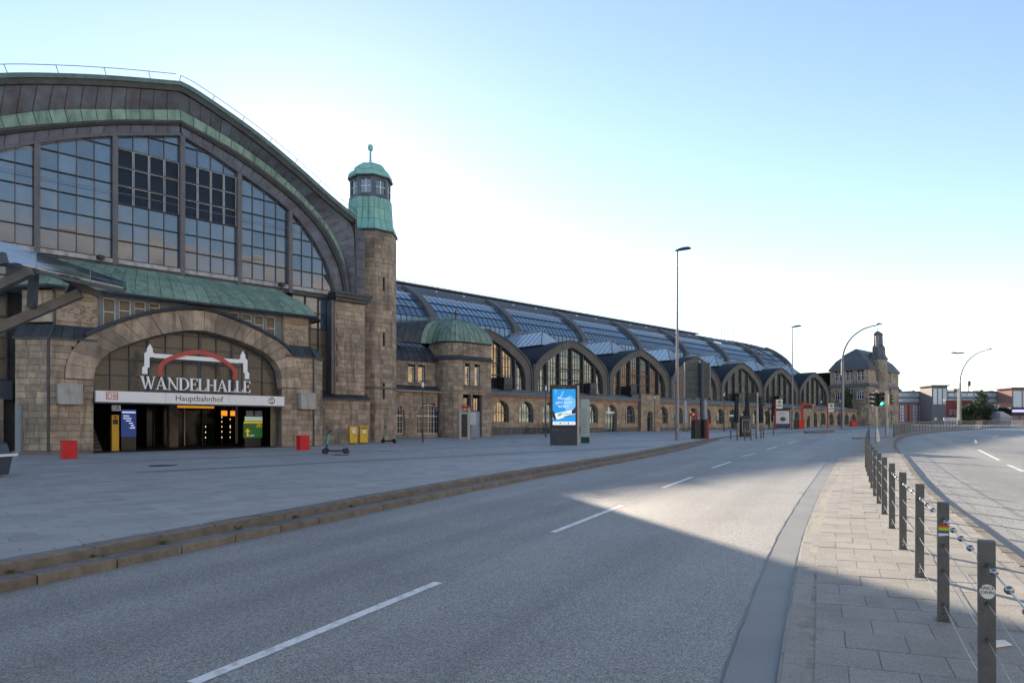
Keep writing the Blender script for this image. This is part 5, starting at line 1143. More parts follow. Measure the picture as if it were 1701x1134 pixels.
# ================================================================== CORNER BUILDING WITH TURRET
CU0, CU1, CD0, CD1 = 143.0, 160.2, 50.0, 57.4
cb = bthing('corner_building', 'two storey sandstone corner building with slate roof and turret', 'building', 150, 53, gz(150, 53))
cwall = Wall(cb, STONE, 300); cg = gz(143, 50) - .8
# north face (left, seen square on) and street face
nh = union(*[rect_hole(a, b, 11.35, 13.0) for a, b in ((.95, 1.5), (1.7, 2.25), (3.1, 3.65), (3.85, 4.4), (5.25, 5.8), (5.95, 6.5))], *[rect_hole(a, b, z, zz) for a, b, z, zz in ((.95, 2.25, 7.6, 9.1), (3.05, 4.45, 7.6, 9.9), (5.15, 6.5, 7.6, 9.1))])
cwall.face(CU0, CD1, -math.pi / 2, CD1 - CD0, cg, 13.4, .42, (2, 3, 4), nh, seed=71)
fh = union(*[rect_hole(a, b, 11.3, 13.1) for a, b in ((4.0, 5.1), (9.0, 10.1), (11.2, 12.3))], *[rect_hole(a, b, 7.4, 9.6) for a, b in ((4.2, 5.2), (9.0, 10.2), (11.4, 12.6))], *[rect_hole(a, b, 2.8, 5.0) for a, b in ((5.2, 6.2), (12.0, 13.0))])
cwall.face(CU0, CD0, 0, CU1 - CU0, cg, 13.4, .42, (2, 3, 4), fh, seed=72)
cwall.done()
MB().box(CU0 + .5, CU1 - .2, CD0 + .5, CD1 + 8, cg, 13.35).build('building_core', DARKI, cb)
for a, b in ((.95, 1.5), (1.7, 2.25), (3.1, 3.65), (3.85, 4.4), (5.25, 5.8), (5.95, 6.5)) + ((.95, 2.25), (3.05, 4.45), (5.15, 6.5)):
    big = b - a > 1; z0, z1 = (7.6, 9.9 if a == 3.05 else 9.1) if big else (11.35, 13.0); d0, d1 = CD1 - b, CD1 - a; f = MB()
    for y0, y1, za, zb in ((d0, d0 + .08, z0, z1), (d1 - .08, d1, z0, z1), (d0 + .08, d1 - .08, z0, z0 + .1), (d0 + .08, d1 - .08, z1 - .1, z1)): f.box(CU0 + .12, CU0 + .22, y0, y1, za, zb)
    for k in range(1, 3 if big else 1): y = d0 + (d1 - d0) * k / 3; f.box(CU0 + .13, CU0 + .21, y - .05, y + .05, z0, z1)
    f.box(CU0 + .13, CU0 + .21, d0, d1, z0 + (z1 - z0) * .6, z0 + (z1 - z0) * .6 + .08); o = f.build('window', WHITE, cb); MB().box(CU0 + .2, CU0 + .215, d0 + .05, d1 - .05, z0 + .05, z1 - .05).build('pane', GLASS_W, o)
for a, b, z0, z1 in [(4.0, 5.1, 11.3, 13.1), (9.0, 10.1, 11.3, 13.1), (11.2, 12.3, 11.3, 13.1), (4.2, 5.2, 7.4, 9.6), (9.0, 10.2, 7.4, 9.6), (11.4, 12.6, 7.4, 9.6), (5.2, 6.2, 2.8, 5), (12, 13, 2.8, 5)]: sash(cb, CU0 + a, CU0 + b, z0, z1, CD0 + .15, WHITE, 2, 3, .08)
def band(z0, z1, e0, e1, name, m): MB().hull([(CU0 - e0, CD0 - e0, z0), (CU1 + e0, CD0 - e0, z0), (CU1 + e0, CD1 + e0, z0), (CU0 - e0, CD1 + e0, z0)], [(CU0 - e1, CD0 - e1, z1), (CU1 + e1, CD0 - e1, z1), (CU1 + e1, CD1 + e1, z1), (CU0 - e1, CD1 + e1, z1)]).build(name, m, cb)
band(10.1, 10.75, .3, .02, 'slate_skirt', SLATE); band(13.4, 13.6, .22, .3, 'eave_cornice', STONE_D)
rp_ = [(13.605, .35), (14.4, -.15), (15.5, -.85), (16.3, -1.7), (16.9, -2.1), (18.1, -3.65)]
for (za, ea), (zb, eb) in zip(rp_, rp_[1:]): band(za, zb, ea, eb, 'roof_tier', SLATE)
for u, d, r in ((CU0 + 4.2, CD0 - .02, .55),):
    MB().prism([(u - r, 14.0), (u + r, 14.0), (u + r, 14.8), (u + r * .6, 15.25), (u - r * .6, 15.25), (u - r, 14.8)], d, d + 1.2).build('dormer', SLATE, cb)
tc = (CU0 + 6.6, CD0 + .6)
def o8(r): return [(tc[0] + r * math.cos(a), tc[1] + r * math.sin(a)) for a in A8]
def seg8(r0, z0, r1, z1, name, m): MB().hull([(x, y, z0) for x, y in o8(r0)], [(x, y, z1) for x, y in o8(r1)]).build(name, m, cb)
seg8(1.75, cg, 1.75, 15.7, 'turret', STONE); seg8(1.95, 15.7, 1.9, 15.95, 'turret_cornice', SLATE); seg8(1.9, 15.951, 1.45, 16.7, 'turret_roof', SLATE); seg8(1.45, 16.701, 1.4, 18.2, 'turret_drum', SLATE); seg8(1.4, 18.201, 1.0, 18.8, 'turret_roof', SLATE); seg8(1.0, 18.801, .92, 20.8, 'turret_lantern', SLATE); seg8(1.08, 20.801, 1.0, 21.0, 'turret_cornice', SLATE); seg8(1.0, 21.001, .3, 21.6, 'turret_roof', SLATE)
MB().tube([(tc[0], tc[1], 21.5), (tc[0], tc[1], 22.8)], [.07, .03], 6).lathe([(.02, -.15), (.15, 0), (.02, .15)], (tc[0], tc[1], 22.9), 8).build('finial', CU_D, cb)
lad = MB()
for s_ in (-.2, .2): lad.tube([(tc[0] - 1.25, tc[1] + s_ - .3, 16.8), (tc[0] - 1.25, tc[1] + s_ - .3, 20.6)], .035, 4)
for k in range(9): lad.tube([(tc[0] - 1.25, tc[1] - .5, 17 + k * .4), (tc[0] - 1.25, tc[1] - .1, 17 + k * .4)], .03, 4)
lad.build('ladder', GALV, cb)

# ================================================================== FAR BUILDINGS ON THE RIGHT
def px2(x, Y): return (x - 850.5) / 1134 * Y
def zpx(y, Y): return CZ + (711 - y) / 1134 * Y
YB = 235.0; gB = gY(300)
off_b = thing('brick_office_building', 'long red brick and glass office building far down the street', 'building', (px2(1590, YB), YB, gB)); OFF[off_b] = (px2(1590, YB), YB, gB)
PALE = mat('pale_blue_cladding', (.33, .40, .48), (.40, .47, .55), 3, .5); FARG = mat('far_window_glass', (.34, .40, .48), (.48, .54, .60), 5, .2, ior=1.6, rand=.2)  # both colours lightened a little to stand in for distance haze
x0, x1 = px2(1470, YB), px2(1760, YB); zt1, zt2 = zpx(651, YB), zpx(670, YB)
MB().box(x0, x1, YB, YB + 14, gB - 1, zt2).build('wall', BRICKR, off_b); MB().box(x0, x1, YB + .6, YB + 14, zt2, zt1).build('upper_storey', PALE, off_b); MB().box(x0, x1, YB + .2, YB + 14, zt1, zt1 + .35).build('roof_edge', IRON, off_b); MB().box(x0, x1, YB - .3, YB + 1, zt2 - .2, zt2 + .5).build('cornice', IRON_W, off_b); MB().box(x0, x1, YB + .3, YB + 1, zpx(661, YB), zpx(659, YB)).build('cornice', IRON_W, off_b)
for i in range(int((x1 - x0) / 2.2)):
    xx = x0 + i * 2.2 + .3
    for za, zb in ((zpx(659, YB) + .3, zpx(653, YB)), (zt2 + .7, zpx(663, YB))): MB().box(xx, xx + 1.6, YB + .45, YB + .62, za, zb).build('window', FARG, off_b)
for i in range(11):
    xx = x0 + 3 + i * 6.6; o = MB().box(xx, xx + 3.4, YB - .12, YB + .1, zpx(700, YB), zpx(673, YB)).build('window', FARG, off_b); f = MB()
    for k in range(1, 4): f.box(xx + 3.4 * k / 4 - .08, xx + 3.4 * k / 4 + .08, YB - .2, YB - .13, zpx(700, YB), zpx(673, YB))
    for k in range(1, 5): z = zpx(700 - 27 * k / 5, YB); f.box(xx, xx + 3.4, YB - .19, YB - .125, z - .08, z + .08)
    f.build('bars', IRON_W, o)
MB().tube([(px2(1622, YB), YB + 4, zt1), (px2(1622, YB), YB + 4, zpx(637, YB))], .15, 6).box(px2(1620.5, YB), px2(1625, YB), YB + 3.8, YB + 4.2, zpx(640, YB), zpx(631, YB)).build('roof_mast', IRON, off_b)
for a_, b_, h_ in ((1505, 1512, 1.2), (1530, 1534, .9), (1600, 1612, 1.5), (1645, 1650, 1.1), (1660, 1668, .8)): MB().box(px2(a_, YB), px2(b_, YB), YB + 5, YB + 9, zt1, zt1 + h_).build('roof_plant', IRON_W, off_b)
for i in range(24): xx = x0 + i * 3.3 + 1.2; MB().box(xx, xx + .5, YB - .22, YB + .05, gB - 1, zt2 - .2).build('brick_pier', BRICKD, off_b)
YT = 228.0
for a, b, y0, nm in ((1548, 1574, 641, 'low'), (1681, 1745, 645, 'wide')):
    t_ = thing('stair_tower_block', ('narrow' if nm == 'low' else 'wide') + ' projecting glazed block of the far brick office building', 'building', (px2((a + b) / 2, YT), YT, gB)); OFF[t_] = (px2((a + b) / 2, YT), YT, gB)
    MB().box(px2(a, YT), px2(b, YT), YT, YT + 7, gB - 1, zpx(y0, YT)).build('wall', BRICKR if nm == 'wide' else IRON_W, t_); MB().box(px2(a - 3, YT), px2(b + 3, YT), YT - .6, YT + 7.5, zpx(y0, YT), zpx(y0 - 2, YT)).build('roof_slab', IRON, t_)
    n = 3 if nm == 'low' else 4
    for k in range(n): xa = px2(a + 2 + (b - a - 2) * k / n, YT); xb = px2(a + (b - a - 2) * (k + 1) / n, YT); MB().box(xa, xb, YT - .12, YT + .1, zpx(671 if nm == 'low' else 676, YT), zpx(y0 + 4, YT)).build('window', FARG, t_)
YR = 178.0; gR = gY(200)
rb_ = thing('red_kiosk_building', 'low deep red building with white graffiti beside the far street trees', 'building', (px2(1630, YR), YR, gR)); OFF[rb_] = (px2(1630, YR), YR, gR)
kq = (YR + 10) / YR; MB().hull([(px2(1571, YR), YR, gR - 1), (px2(1640, YR), YR, gR - 1), (px2(1641, YR) * kq, YR + 10, gR - 1), (px2(1573, YR) * kq, YR + 10, gR - 1)], [(px2(1571, YR), YR, zpx(665, YR)), (px2(1640, YR), YR, zpx(665, YR)), (px2(1641, YR) * kq, YR + 10, zpx(665, YR)), (px2(1573, YR) * kq, YR + 10, zpx(665, YR))]).build('wall', BRICKD, rb_); MB().box(px2(1570, YR), px2(1641, YR), YR - .3, YR + 1, zpx(665, YR), zpx(663, YR)).build('roof_edge', SILL, rb_)
MB().box(px2(1640, YR), px2(1685, YR), YR + 1, YR + 9, gR - 1, zpx(669, YR)).build('wall', BRICKR, rb_); MB().box(px2(1638, YR), px2(1686, YR), YR + .7, YR + 9, zpx(669, YR), zpx(667, YR)).build('roof_edge', IRON_W, rb_)
for k in range(4): MB().box(px2(1641 + k * 6.5, YR), px2(1645 + k * 6.5, YR), YR + .88, YR + 1.02, zpx(682, YR), zpx(671, YR)).build('window', FARG, rb_)
gr_ = MB(); rnd = random.Random(4)
for k in range(9): x_ = px2(1578 + k * 1.4, YR); gr_.tube([(x_ + rnd.uniform(-.2, .2), YR - .05, zpx(690, YR) + rnd.uniform(0, .4)), (x_ + rnd.uniform(-.3, .5), YR - .06, zpx(685, YR)), (x_ + rnd.uniform(-.2, .6), YR - .055, zpx(679, YR) - rnd.uniform(0, .5))], .09, 5)
gr_.build('graffiti', SILL, rb_)
YG_ = 168.0
o = thing('painted_hoarding', 'white hoarding painted with blue and pink graffiti below the red building', 'wall', (px2(1580, YG_), YG_, gY(YG_))); OFF[o] = (px2(1580, YG_), YG_, gY(YG_))
MB().box(px2(1568, YG_), px2(1594, YG_), YG_, YG_ + .2, gY(YG_) - 1, zpx(693, YG_)).build('panel', mat('hoarding_paint', (.5, .5, .5), (.62, .6, .6), 3, .7, patch=((.25, .2, .45), .8, .8)), o)
o = thing('entrance_canopy', 'pale glass gabled canopy at the foot of the wide brick block', 'canopy', (px2(1673, YG_), YG_, gY(YG_))); OFF[o] = (px2(1673, YG_), YG_, gY(YG_))
MB().prism([(px2(1662, YG_), zpx(693, YG_)), (px2(1684, YG_), zpx(693, YG_)), (px2(1666, YG_), zpx(683, YG_)), (px2(1662, YG_), zpx(685, YG_))], YG_, YG_ + 4).build('glass_roof', FARG, o); MB().box(px2(1664, YG_), px2(1682, YG_), YG_ + .5, YG_ + 3.5, gY(YG_) - 1, zpx(693.2, YG_)).build('glass_box', FARG, o)
o = thing('cinema_screen', 'dark display wall with violet light strips at the right edge of the street', 'screen', (px2(1700, YG_), YG_, gY(YG_))); OFF[o] = (px2(1700, YG_), YG_, gY(YG_))
MB().box(px2(1682, YG_), px2(1725, YG_), YG_ + .5, YG_ + 5, zpx(690, YG_), zpx(676, YG_)).build('casing', BLACK, o); MB().box(px2(1684, YG_), px2(1720, YG_), YG_ + .4, YG_ + .49, zpx(684, YG_), zpx(680, YG_)).build('light_strip', mat('violet_glow', (.3, .28, .6), emit=(.35, .32, .8), estr=.6), o)
for a in (1685, 1700, 1716): MB().box(px2(a, YG_), px2(a + 2, YG_), YG_ + 1, YG_ + 1.4, gY(YG_) - 1, zpx(690.2, YG_)).build('column', SILL, o)
# trees in front of the red building
def leafy(root, c, rx_, rz_, n, m, seed, name='crown', ls=.4):
    rnd = random.Random(seed); mb = MB(); clumps = [(rnd.gauss(0, .45), rnd.gauss(0, .45), rnd.gauss(0, .45)) for _ in range(22)]
    for _ in range(n):
        q = rnd.choice(clumps); x, y, z = [a + rnd.gauss(0, .19) for a in q]; l = math.sqrt(x * x + y * y + z * z)
        if l > 1.05: x, y, z = x / l * 1.02, y / l * 1.02, z / l * 1.02
        p = Vector((c[0] + x * rx_, c[1] + y * rx_, c[2] + z * rz_)); a = Vector((rnd.gauss(0, 1), rnd.gauss(0, 1), rnd.gauss(0, 1))).normalized(); b = a.orthogonal().normalized(); s = ls * rnd.uniform(.5, 1.2)
        mb.add([p - a * s, p + b * s * .5, p + a * s, p - b * s * .5], [(0, 1, 2, 3)])
    return mb.build(name, m, root)
for i, (x, h, r) in enumerate(((1628, 7.6, 2.6), (1607, 4.6, 2.2), (1640, 5.2, 2.3))):
    Y = 171.0 + i * 1.2; X = px2(x, Y); g = gY(Y); t_ = thing('street_tree', ['tall dark evergreen tree in front of the red building', 'low dark bush left of the tall far evergreen', 'dark bushy tree right of the tall far evergreen'][i], 'tree', (X, Y, g), 0, 'dark trees by the red building')
    MB().tube([(0, 0, -.3), (.05, 0, h * .35), (0, .05, h * .7)], [.2, .14, .05], 8).build('trunk', BARK, t_)
    for k in range(5): a = k * 1.3; MB().tube([(0, 0, h * (.25 + .08 * k)), (math.cos(a) * r * .6, math.sin(a) * r * .6, h * (.4 + .09 * k))], [.07, .02], 5).build('limb', BARK, t_)
    leafy(t_, (0, 0, h * .58), r, h * .46, 2200, LEAF, 5 + i, ls=.34)

# ================================================================== CITY BLOCKS ACROSS THE STREET (behind the viewer; they light and mirror in the glass)
OD = -30.0
specs = [(-62, -34, 23, (.5, .46, .41), 'grey stone office block across the street, leftmost of the row'), (-33.8, -6, 25.5, (.5, .46, .41), 'cream hotel block across the street, second of the row'), (-5.8, 24, 30.5, (.29, .27, .25), 'light brown hotel block across the street, third of the row'), (24.2, 56, 30, (.31, .29, .265), 'pale yellow office block across the street, fourth of the row'), (56.2, 92, 27, (.56, .40, .22), 'ochre apartment block across the street, fifth of the row'), (92.2, 128, 25, (.62, .46, .28), 'yellow brick block across the street, sixth of the row'), (128.2, 170, 23, (.40, .46, .44), 'grey green office block across the street, seventh of the row'), (170.2, 230, 22, (.34, .22, .17), 'red brick warehouse across the street, last of the row')]
for a, b, h, col_, lb in specs:
    t_ = bthing('city_block', lb, 'building', (a + b) / 2, OD, gz((a + b) / 2, OD), 'city blocks across the street'); m = mat('render_%d' % int(a), col_, tuple(c * 1.12 for c in col_), .8, .85, streak=.25)
    z0 = -2; MB().box(a, b, OD - 16, OD - .25, z0, h).build('wall', m, t_); MB().box(a - .05, b + .05, OD - 16, OD + .4, h, h + .6).build('cornice', m, t_)
    fl_n = 6; fh_ = (h - 1.5) / fl_n; nw = int((b - a) / 3.1); ws = (b - a) / nw
    wm = MB().box(-.75, .75, -.02, .02, 0, fh_ * .58).mesh('window'); wm.materials.append(GLASS_W)
    for k in range(fl_n):
        MB().box(a, b, OD - .25, OD, 1.2 + k * fh_ - .9 + (0 if k else -.6), 1.2 + k * fh_).build('spandrel', m, t_)
        for i in range(nw): 
            x = a + ws * (i + .5); link('window', wm, t_, (x - (a + b) / 2, -.18, 1.2 + k * fh_ - gz((a + b) / 2, OD)))
    for i in range(nw + 1): x = min(max(a + ws * i, a + .4), b - .4); MB().box(x - .75, x + .75, OD - .251, OD - .003, 1.2, h).build('pier', m, t_)
    MB().box(a, b, OD - .25, OD - .001, h - (h - 1.2 - fl_n * fh_) - fh_ * .42 + fh_ * .0, h).build('frieze', m, t_)

# ================================================================== STREET THINGS
def at(X, Y, off=0): return (X, Y, gY(Y) + off)
# cable fence on the central island
pp = [(1.9, 2.0), (3.18, 4.57), (4.17, 6.6), (5.0, 8.38), (5.8, 10.13), (6.7, 12.04), (7.54, 13.83), (8.31, 15.46), (9.04, 16.99), (9.95, 18.85), (10.81, 20.59), (11.85, 22.68), (12.75, 24.5), (13.7, 26.4), (14.7, 28.3), (15.7, 30.2), (16.7, 32.1), (17.7, 34), (18.7, 35.9), (19.7, 37.8), (20.7, 39.7), (21.7, 41.6), (22.7, 43.5), (23.8, 45.5), (24.8, 47.4)]
pp = [(x * K, y * K) for x, y in pp]
def mzx(x, y): return mz(y, min(max((x - lx(y)) / max(rx(y) - lx(y), .1), 0), 1))
fen = thing('cable_fence', 'dark steel post fence with tensioned cables and polished balls on the central island', 'fence', (pp[1][0], pp[1][1], mzx(*pp[1]))); OFF[fen] = (pp[1][0], pp[1][1], mzx(*pp[1]))
FH = 1.165; CH = (1.0, .74, .49, .16)
posts = []
for i, (x, y) in enumerate(pp):
    a = pp[max(i - 1, 0)]; b = pp[min(i + 1, len(pp) - 1)]; an = math.atan2(b[1] - a[1], b[0] - a[0]); g = mzx(x, y)
    lean = random.uniform(-.006, .006); mb = MB(); w_, t_ = .10, .022; c, s = math.cos(an), math.sin(an)
    q = [(x + c * du - s * dv, y + s * du + c * dv) for du, dv in ((-t_, -w_ / 2), (t_, -w_ / 2), (t_, w_ / 2), (-t_, w_ / 2))]
    tp = [(px_ + lean, py_, g + FH - .004 + (.008 if k in (1, 2) else 0)) for k, (px_, py_) in enumerate(q)]
    po = mb.hull([(px_, py_, g - .05) for px_, py_ in q], tp).build('post', POSTG, fen); posts.append((x, y, g, an, po))
    bo = MB()
    for h in CH:
        for sg in (-1, 1): bo.tube([(x + sg * c * t_, y + sg * s * t_, g + h), (x + sg * c * (t_ + .028), y + sg * s * (t_ + .028), g + h)], [.016, .012], 7)
    if i < 9:
        for h in (.07, .11): bo.tube([(x - c * t_, y - s * t_, g + h), (x - c * (t_ + .012), y - s * (t_ + .012), g + h)], .014, 6)
    bo.build('bolts', IRON if i < 3 else GALV, po)
    MB().rbox((x, y, g + .004), (.16, .12, .01), an).build('foot_plate', POSTG, po)
for (x0, y0, g0, a0, _), (x1, y1, g1, a1, _) in zip(posts, posts[1:]):
    for k, h in enumerate(CH):
        sag = random.uniform(.004, .012) if k == 0 else random.uniform(.005, .03)
        pts = [(x0 + (x1 - x0) * t, y0 + (y1 - y0) * t, g0 + h + (g1 - g0) * t - sag * 4 * t * (1 - t)) for t in [j / 8 for j in range(9)]]
        MB().tube(pts, .006 if k == 0 else .0035, 5).build('cable', CABLE, fen)
        if k == 0:
            n = max(3, round(math.hypot(x1 - x0, y1 - y0) / .47))
            for j in range(n):
                t = (j + .5) / n; z = g0 + h + (g1 - g0) * t - sag * 4 * t * (1 - t); c_ = (x0 + (x1 - x0) * t, y0 + (y1 - y0) * t, z)
                sg_ = 12 if y0 < 12 else 8; pr_ = [(.026 * math.sin(math.pi * q / 8) + .0015, -.026 * math.cos(math.pi * q / 8)) for q in range(9)]
                MB().lathe(pr_, c_, sg_).build('steel_ball', CHROME, fen, smooth=True)
# stickers on the two nearest posts
x, y, g, an, po = posts[2]; c, s = math.cos(an), math.sin(an)
def on_post(px_, py_, an, v, h): c, s = math.cos(an), math.sin(an); return (px_ - c * .0236 - s * v, py_ - s * .0236 + c * v, h)
st_ = thing('heart_sticker', 'small rainbow coloured sticker on the second nearest fence post', 'sticker', (x - c * .024, y - s * .024, g + .86)); OFF[st_] = (x - c * .024, y - s * .024, g + .86)
for k, colr in enumerate(((.5, .02, .02), (.65, .22, .01), (.7, .55, .02), (.03, .3, .06), (.02, .06, .4))):
    z = .86 + .085 - k * .017; MB().hull([on_post(x, y, an, v, g + zz) for v, zz in ((-.043, z), (.043, z), (.043, z - .0165), (-.043, z - .0165))], [tuple(a_ - b_ for a_, b_ in zip(on_post(x, y, an, v, g + zz), (c * .0008, s * .0008, 0))) for v, zz in ((-.043, z), (.043, z), (.043, z - .0165), (-.043, z - .0165))]).build('stripe', mat('sticker_%d' % k, colr), st_)
MB().hull([on_post(x, y, an, v, g + zz) for v, zz in ((-.044, .86), (.044, .86), (.044, .83), (-.044, .845))], [tuple(a_ - b_ for a_, b_ in zip(on_post(x, y, an, v, g + zz), (c * .0006, s * .0006, 0))) for v, zz in ((-.044, .86), (.044, .86), (.044, .83), (-.044, .845))]).build('paper_edge', PAPER, st_)
x, y, g, an, po = posts[1]; c, s = math.cos(an), math.sin(an)
st2 = thing('round_sticker', 'round white torn sticker with black handwriting on the nearest fence post', 'sticker', (x - c * .024, y - s * .024, g + .82)); OFF[st2] = (x - c * .024, y - s * .024, g + .82)
rg = [(.047 * math.cos(a) * (1 + .06 * math.sin(3 * a)), .82 + .05 * math.sin(a)) for a in [6.2832 * k / 16 for k in range(16)]]
MB().hull([on_post(x, y, an, v, g + z) for v, z in rg], [tuple(a_ - b_ for a_, b_ in zip(on_post(x, y, an, v, g + z), (c * .0008, s * .0008, 0))) for v, z in rg]).build('paper', PAPER, st2)
for tx, dz in (('ANCH', .018), ('DIHN', -.012)):
    o = text(tx, .032, BLACK, st2, (x - c * .0262, y - s * .0262, g + .82 + dz - .004), 'handwriting', .0005, rot=an - math.pi / 2); 
lit = tag(MB().hull([(-.16, -.05, 0), (.12, -.07, 0), (.17, .02, 0), (-.1, .06, 0)], [(-.15, -.045, .03), (.11, -.06, .012), (.15, .015, .02), (-.09, .05, .035)]).build('paper_scrap', PAPER), 'white crumpled paper scrap on the pavers near the front fence post', 'litter'); lit.location = (4.25, 6.0, mzx(4.25, 6.0) + .003); lit.rotation_euler = (0, 0, .4)

# weeds in the kerb joint
rnd = random.Random(9)
for i, (Y, n, lb) in enumerate(((8.6, 26, 'leftmost weed tuft in the kerb joint'), (9.6, 18, 'second weed tuft from the left in the kerb joint'), (10.6, 24, 'third weed tuft in the kerb joint, in the sunny spot'), (12.0, 22, 'fourth weed tuft in the kerb joint'), (13.3, 22, 'fifth weed tuft in the kerb joint, near the litter'), (14.9, 26, 'sixth weed tuft in the kerb joint'), (16.4, 20, 'farthest weed tuft in the kerb joint'))):
    mb = MB()
    for _ in range(n):
        a, l = rnd.uniform(0, 6.28), rnd.uniform(.04, .10); bx, by = rnd.gauss(0, .05), rnd.gauss(0, .03); p = Vector((bx, by, 0)); q = p + Vector((math.cos(a) * l * .7, math.sin(a) * l * .7, l * .7)); w_ = Vector((-math.sin(a), math.cos(a), 0)) * .008
        mb.add([p - w_, p + w_, q + w_ * 1.5, q - w_ * 1.5], [(0, 1, 2, 3)])
    o = tag(mb.build('weed_tuft', GRASS), lb, 'plant', 'weeds along the kerb'); o.location = (kx(Y) + .05, Y, gY(Y) + roff(Y) * .5)

# street lamps ----------------------------------------------------------------
def straight_lamp(X, Y, H, label, head_dir, hl=1.0, double=False):
    t = thing('street_lamp', label, 'street lamp', at(X, Y), 0, 'tall street lamps')
    MB().tube([(0, 0, -.2), (0, 0, .1), (0, 0, 3.2), (0, 0, 3.4), (0, 0, H)], [.17, .155, .15, .12, .06], 12).build('pole', POLE, t, smooth=True)
    MB().lathe([(.2, 0), (.2, .06), (.165, .1)], (0, 0, 0), 12).build('base_collar', POLE, t)
    MB().box(-.07, .07, -.175, -.13, .8, 1.25).build('service_door', POLE, t)
    for s_ in ((1, -1) if double else (1,)):
        a = head_dir + (math.pi if s_ < 0 else 0); c, s = math.cos(a), math.sin(a); pr_ = [(-.14, .05, .10), (.15, .14, .15), (.45, .17, .18), (.8, .15, .17), (1.0, .05, .09)]
        mb = MB(); rows = []
        for q, th, wd in pr_:
            qx = q * hl; rows.append([(c * qx - s * wd * k * hl, s * qx + c * wd * k * hl, H + q * .16 + zz * max(hl, 1)) for k, zz in ((-1, 0), (-.6, th), (.6, th), (1, 0), (.5, -.05), (-.5, -.05), (-1, 0))])
        mb.grid(rows).build('lamp_head', ADGREY, t, smooth=True)
        MB().box(-.01, .01, -.01, .01, H - .05, H + .02).build('joint', ADGREY, t) if False else None
    return t
straight_lamp(12.86, 53.1, 14.75, 'tall grey street lamp standing beside the red and black box', 0.0, 1.05)
straight_lamp(40.1, 97.6, 14.6, 'tall thin street lamp beside the bus stop shelter', 0.0, 1.25)
straight_lamp(104.5, 160, 16.6, 'tall double headed street lamp far on the right', 0.05, 1.6, True)
def curved_lamp(X, Y, zk, reach, H, label, lower=.2):
    t = thing('curved_street_lamp', label, 'street lamp', at(X, Y), 0, 'curved street lamps')
    MB().tube([(0, 0, -.2), (0, 0, zk * .8)], [.26, lower], 12).build('lower_pole', POLE, t, smooth=True)
    pts = [(0, 0, zk * .8)] + [(reach * (1 - math.cos(a)), 0, zk * .8 + (H - zk * .8) * math.sin(a)) for a in [math.pi / 2 * k / 14 * .93 for k in range(1, 15)]]
    MB().tube(pts, [lower * .72] + [max(.10, .15 - .004 * k) for k in range(14)], 8).build('curved_arm', POLE, t, smooth=True)
    e = pts[-1]; MB().add([(e[0] - .2, -.14, e[2]), (e[0] + 1.1, -.18, e[2] + .25), (e[0] + 1.25, 0, e[2] + .3), (e[0] + 1.1, .18, e[2] + .25), (e[0] - .2, .14, e[2]), (e[0] + .4, 0, e[2] + .45)], [(0, 1, 5), (1, 2, 5), (2, 3, 5), (3, 4, 5), (4, 0, 5), (4, 3, 2, 1, 0)]).build('lamp_head', ADGREY, t)
curved_lamp(52.1, 107.6, 13.2, 5.9, 16.2, 'curved arm street lamp in front of the corner building', .2)
curved_lamp(97.8, 149, 11.5, 6.9, 16.4, 'curved arm street lamp on the far right carriageway', .2)
curved_lamp(131, 205, 4.5, 3.6, 7.6, 'small curved lamp before the far brick office windows', .14)
def station_lamp(X, Y, H, label):
    t = thing('forecourt_lamp', label, 'lamp', at(X, Y), 0, 'slim forecourt lamps')
    MB().tube([(0, 0, 0), (0, 0, 1.0), (0, 0, 1.02), (0, 0, H)], [.07, .07, .045, .04], 8).build('pole', ADGREY, t); MB().lathe([(.09, H - .02), (.10, H + .35), (.02, H + .36)], (0, 0, 0), 10).build('lamp_glass', SIGNW, t); MB().lathe([(.3, H + .37), (.32, H + .40), (.05, H + .46)], (0, 0, 0), 12).build('lamp_hood', ADGREY, t)
station_lamp(-6.46, 49.4, 4.0, 'slim forecourt lamp before the large white arched window'); station_lamp(17.9, 85.6, 4.1, 'slim forecourt lamp beside the arcade parapet'); station_lamp(26.1, 84.0, 4.4, 'slim forecourt lamp between the dark closed parasols'); station_lamp(53.0, 117, 4.2, 'slim forecourt lamp between the two bus stop signs'); station_lamp(61.5, 128, 4.6, 'slim forecourt lamp in front of the corner building wall'); station_lamp(3.0, 60.5, 4.2, 'slim forecourt lamp partly hidden behind the advertising pillar')

# advertising pillar ---------------------------------------------------------
Xa, Ya = 3.35, 44.3; adp = thing('advertising_pillar', 'dark digital advertising pillar showing a blue poster', 'advertising pillar', at(Xa, Ya), R(3))
hw = .86; pr_ = .17; H0, H1 = 1.02, 3.9
MB().box(-hw, hw, -.2, .2, -.05, H0).build('base', mat('navy_base', (.018, .028, .045), (.026, .038, .058), 3, .5), adp); MB().box(-hw, hw, -.22, .22, H0 + .01, H1).build('casing', BLACK, adp); MB().box(hw + .002, hw + .13, -.21, .21, -.05, H1 - .03).build('side_trim', GALV, adp)
SCB = mat('poster_blue', (.02, .26, .62), emit=(.02, .30, .72), estr=.22); SCW = mat('poster_white', (.7, .75, .78), emit=(.75, .8, .82), estr=.22); SCG = mat('poster_green', (.15, .4, .2), emit=(.15, .42, .2), estr=.2); SCL = mat('poster_light_blue', (.15, .45, .75), emit=(.16, .48, .82), estr=.22)
o = MB().box(-.74, .74, -.232, -.222, 1.30, 3.62).build('screen', SCB, adp)
P = lambda pts, m, n, dep=.0: MB().prism(pts, -.236 - dep, -.2325).build(n, m, o)
P([(-.02, 2.9), (.38, 3.22), (.735, 2.95), (.735, 2.2), (.2, 2.1), (-.02, 2.5)], SCL, 'poster_shape')
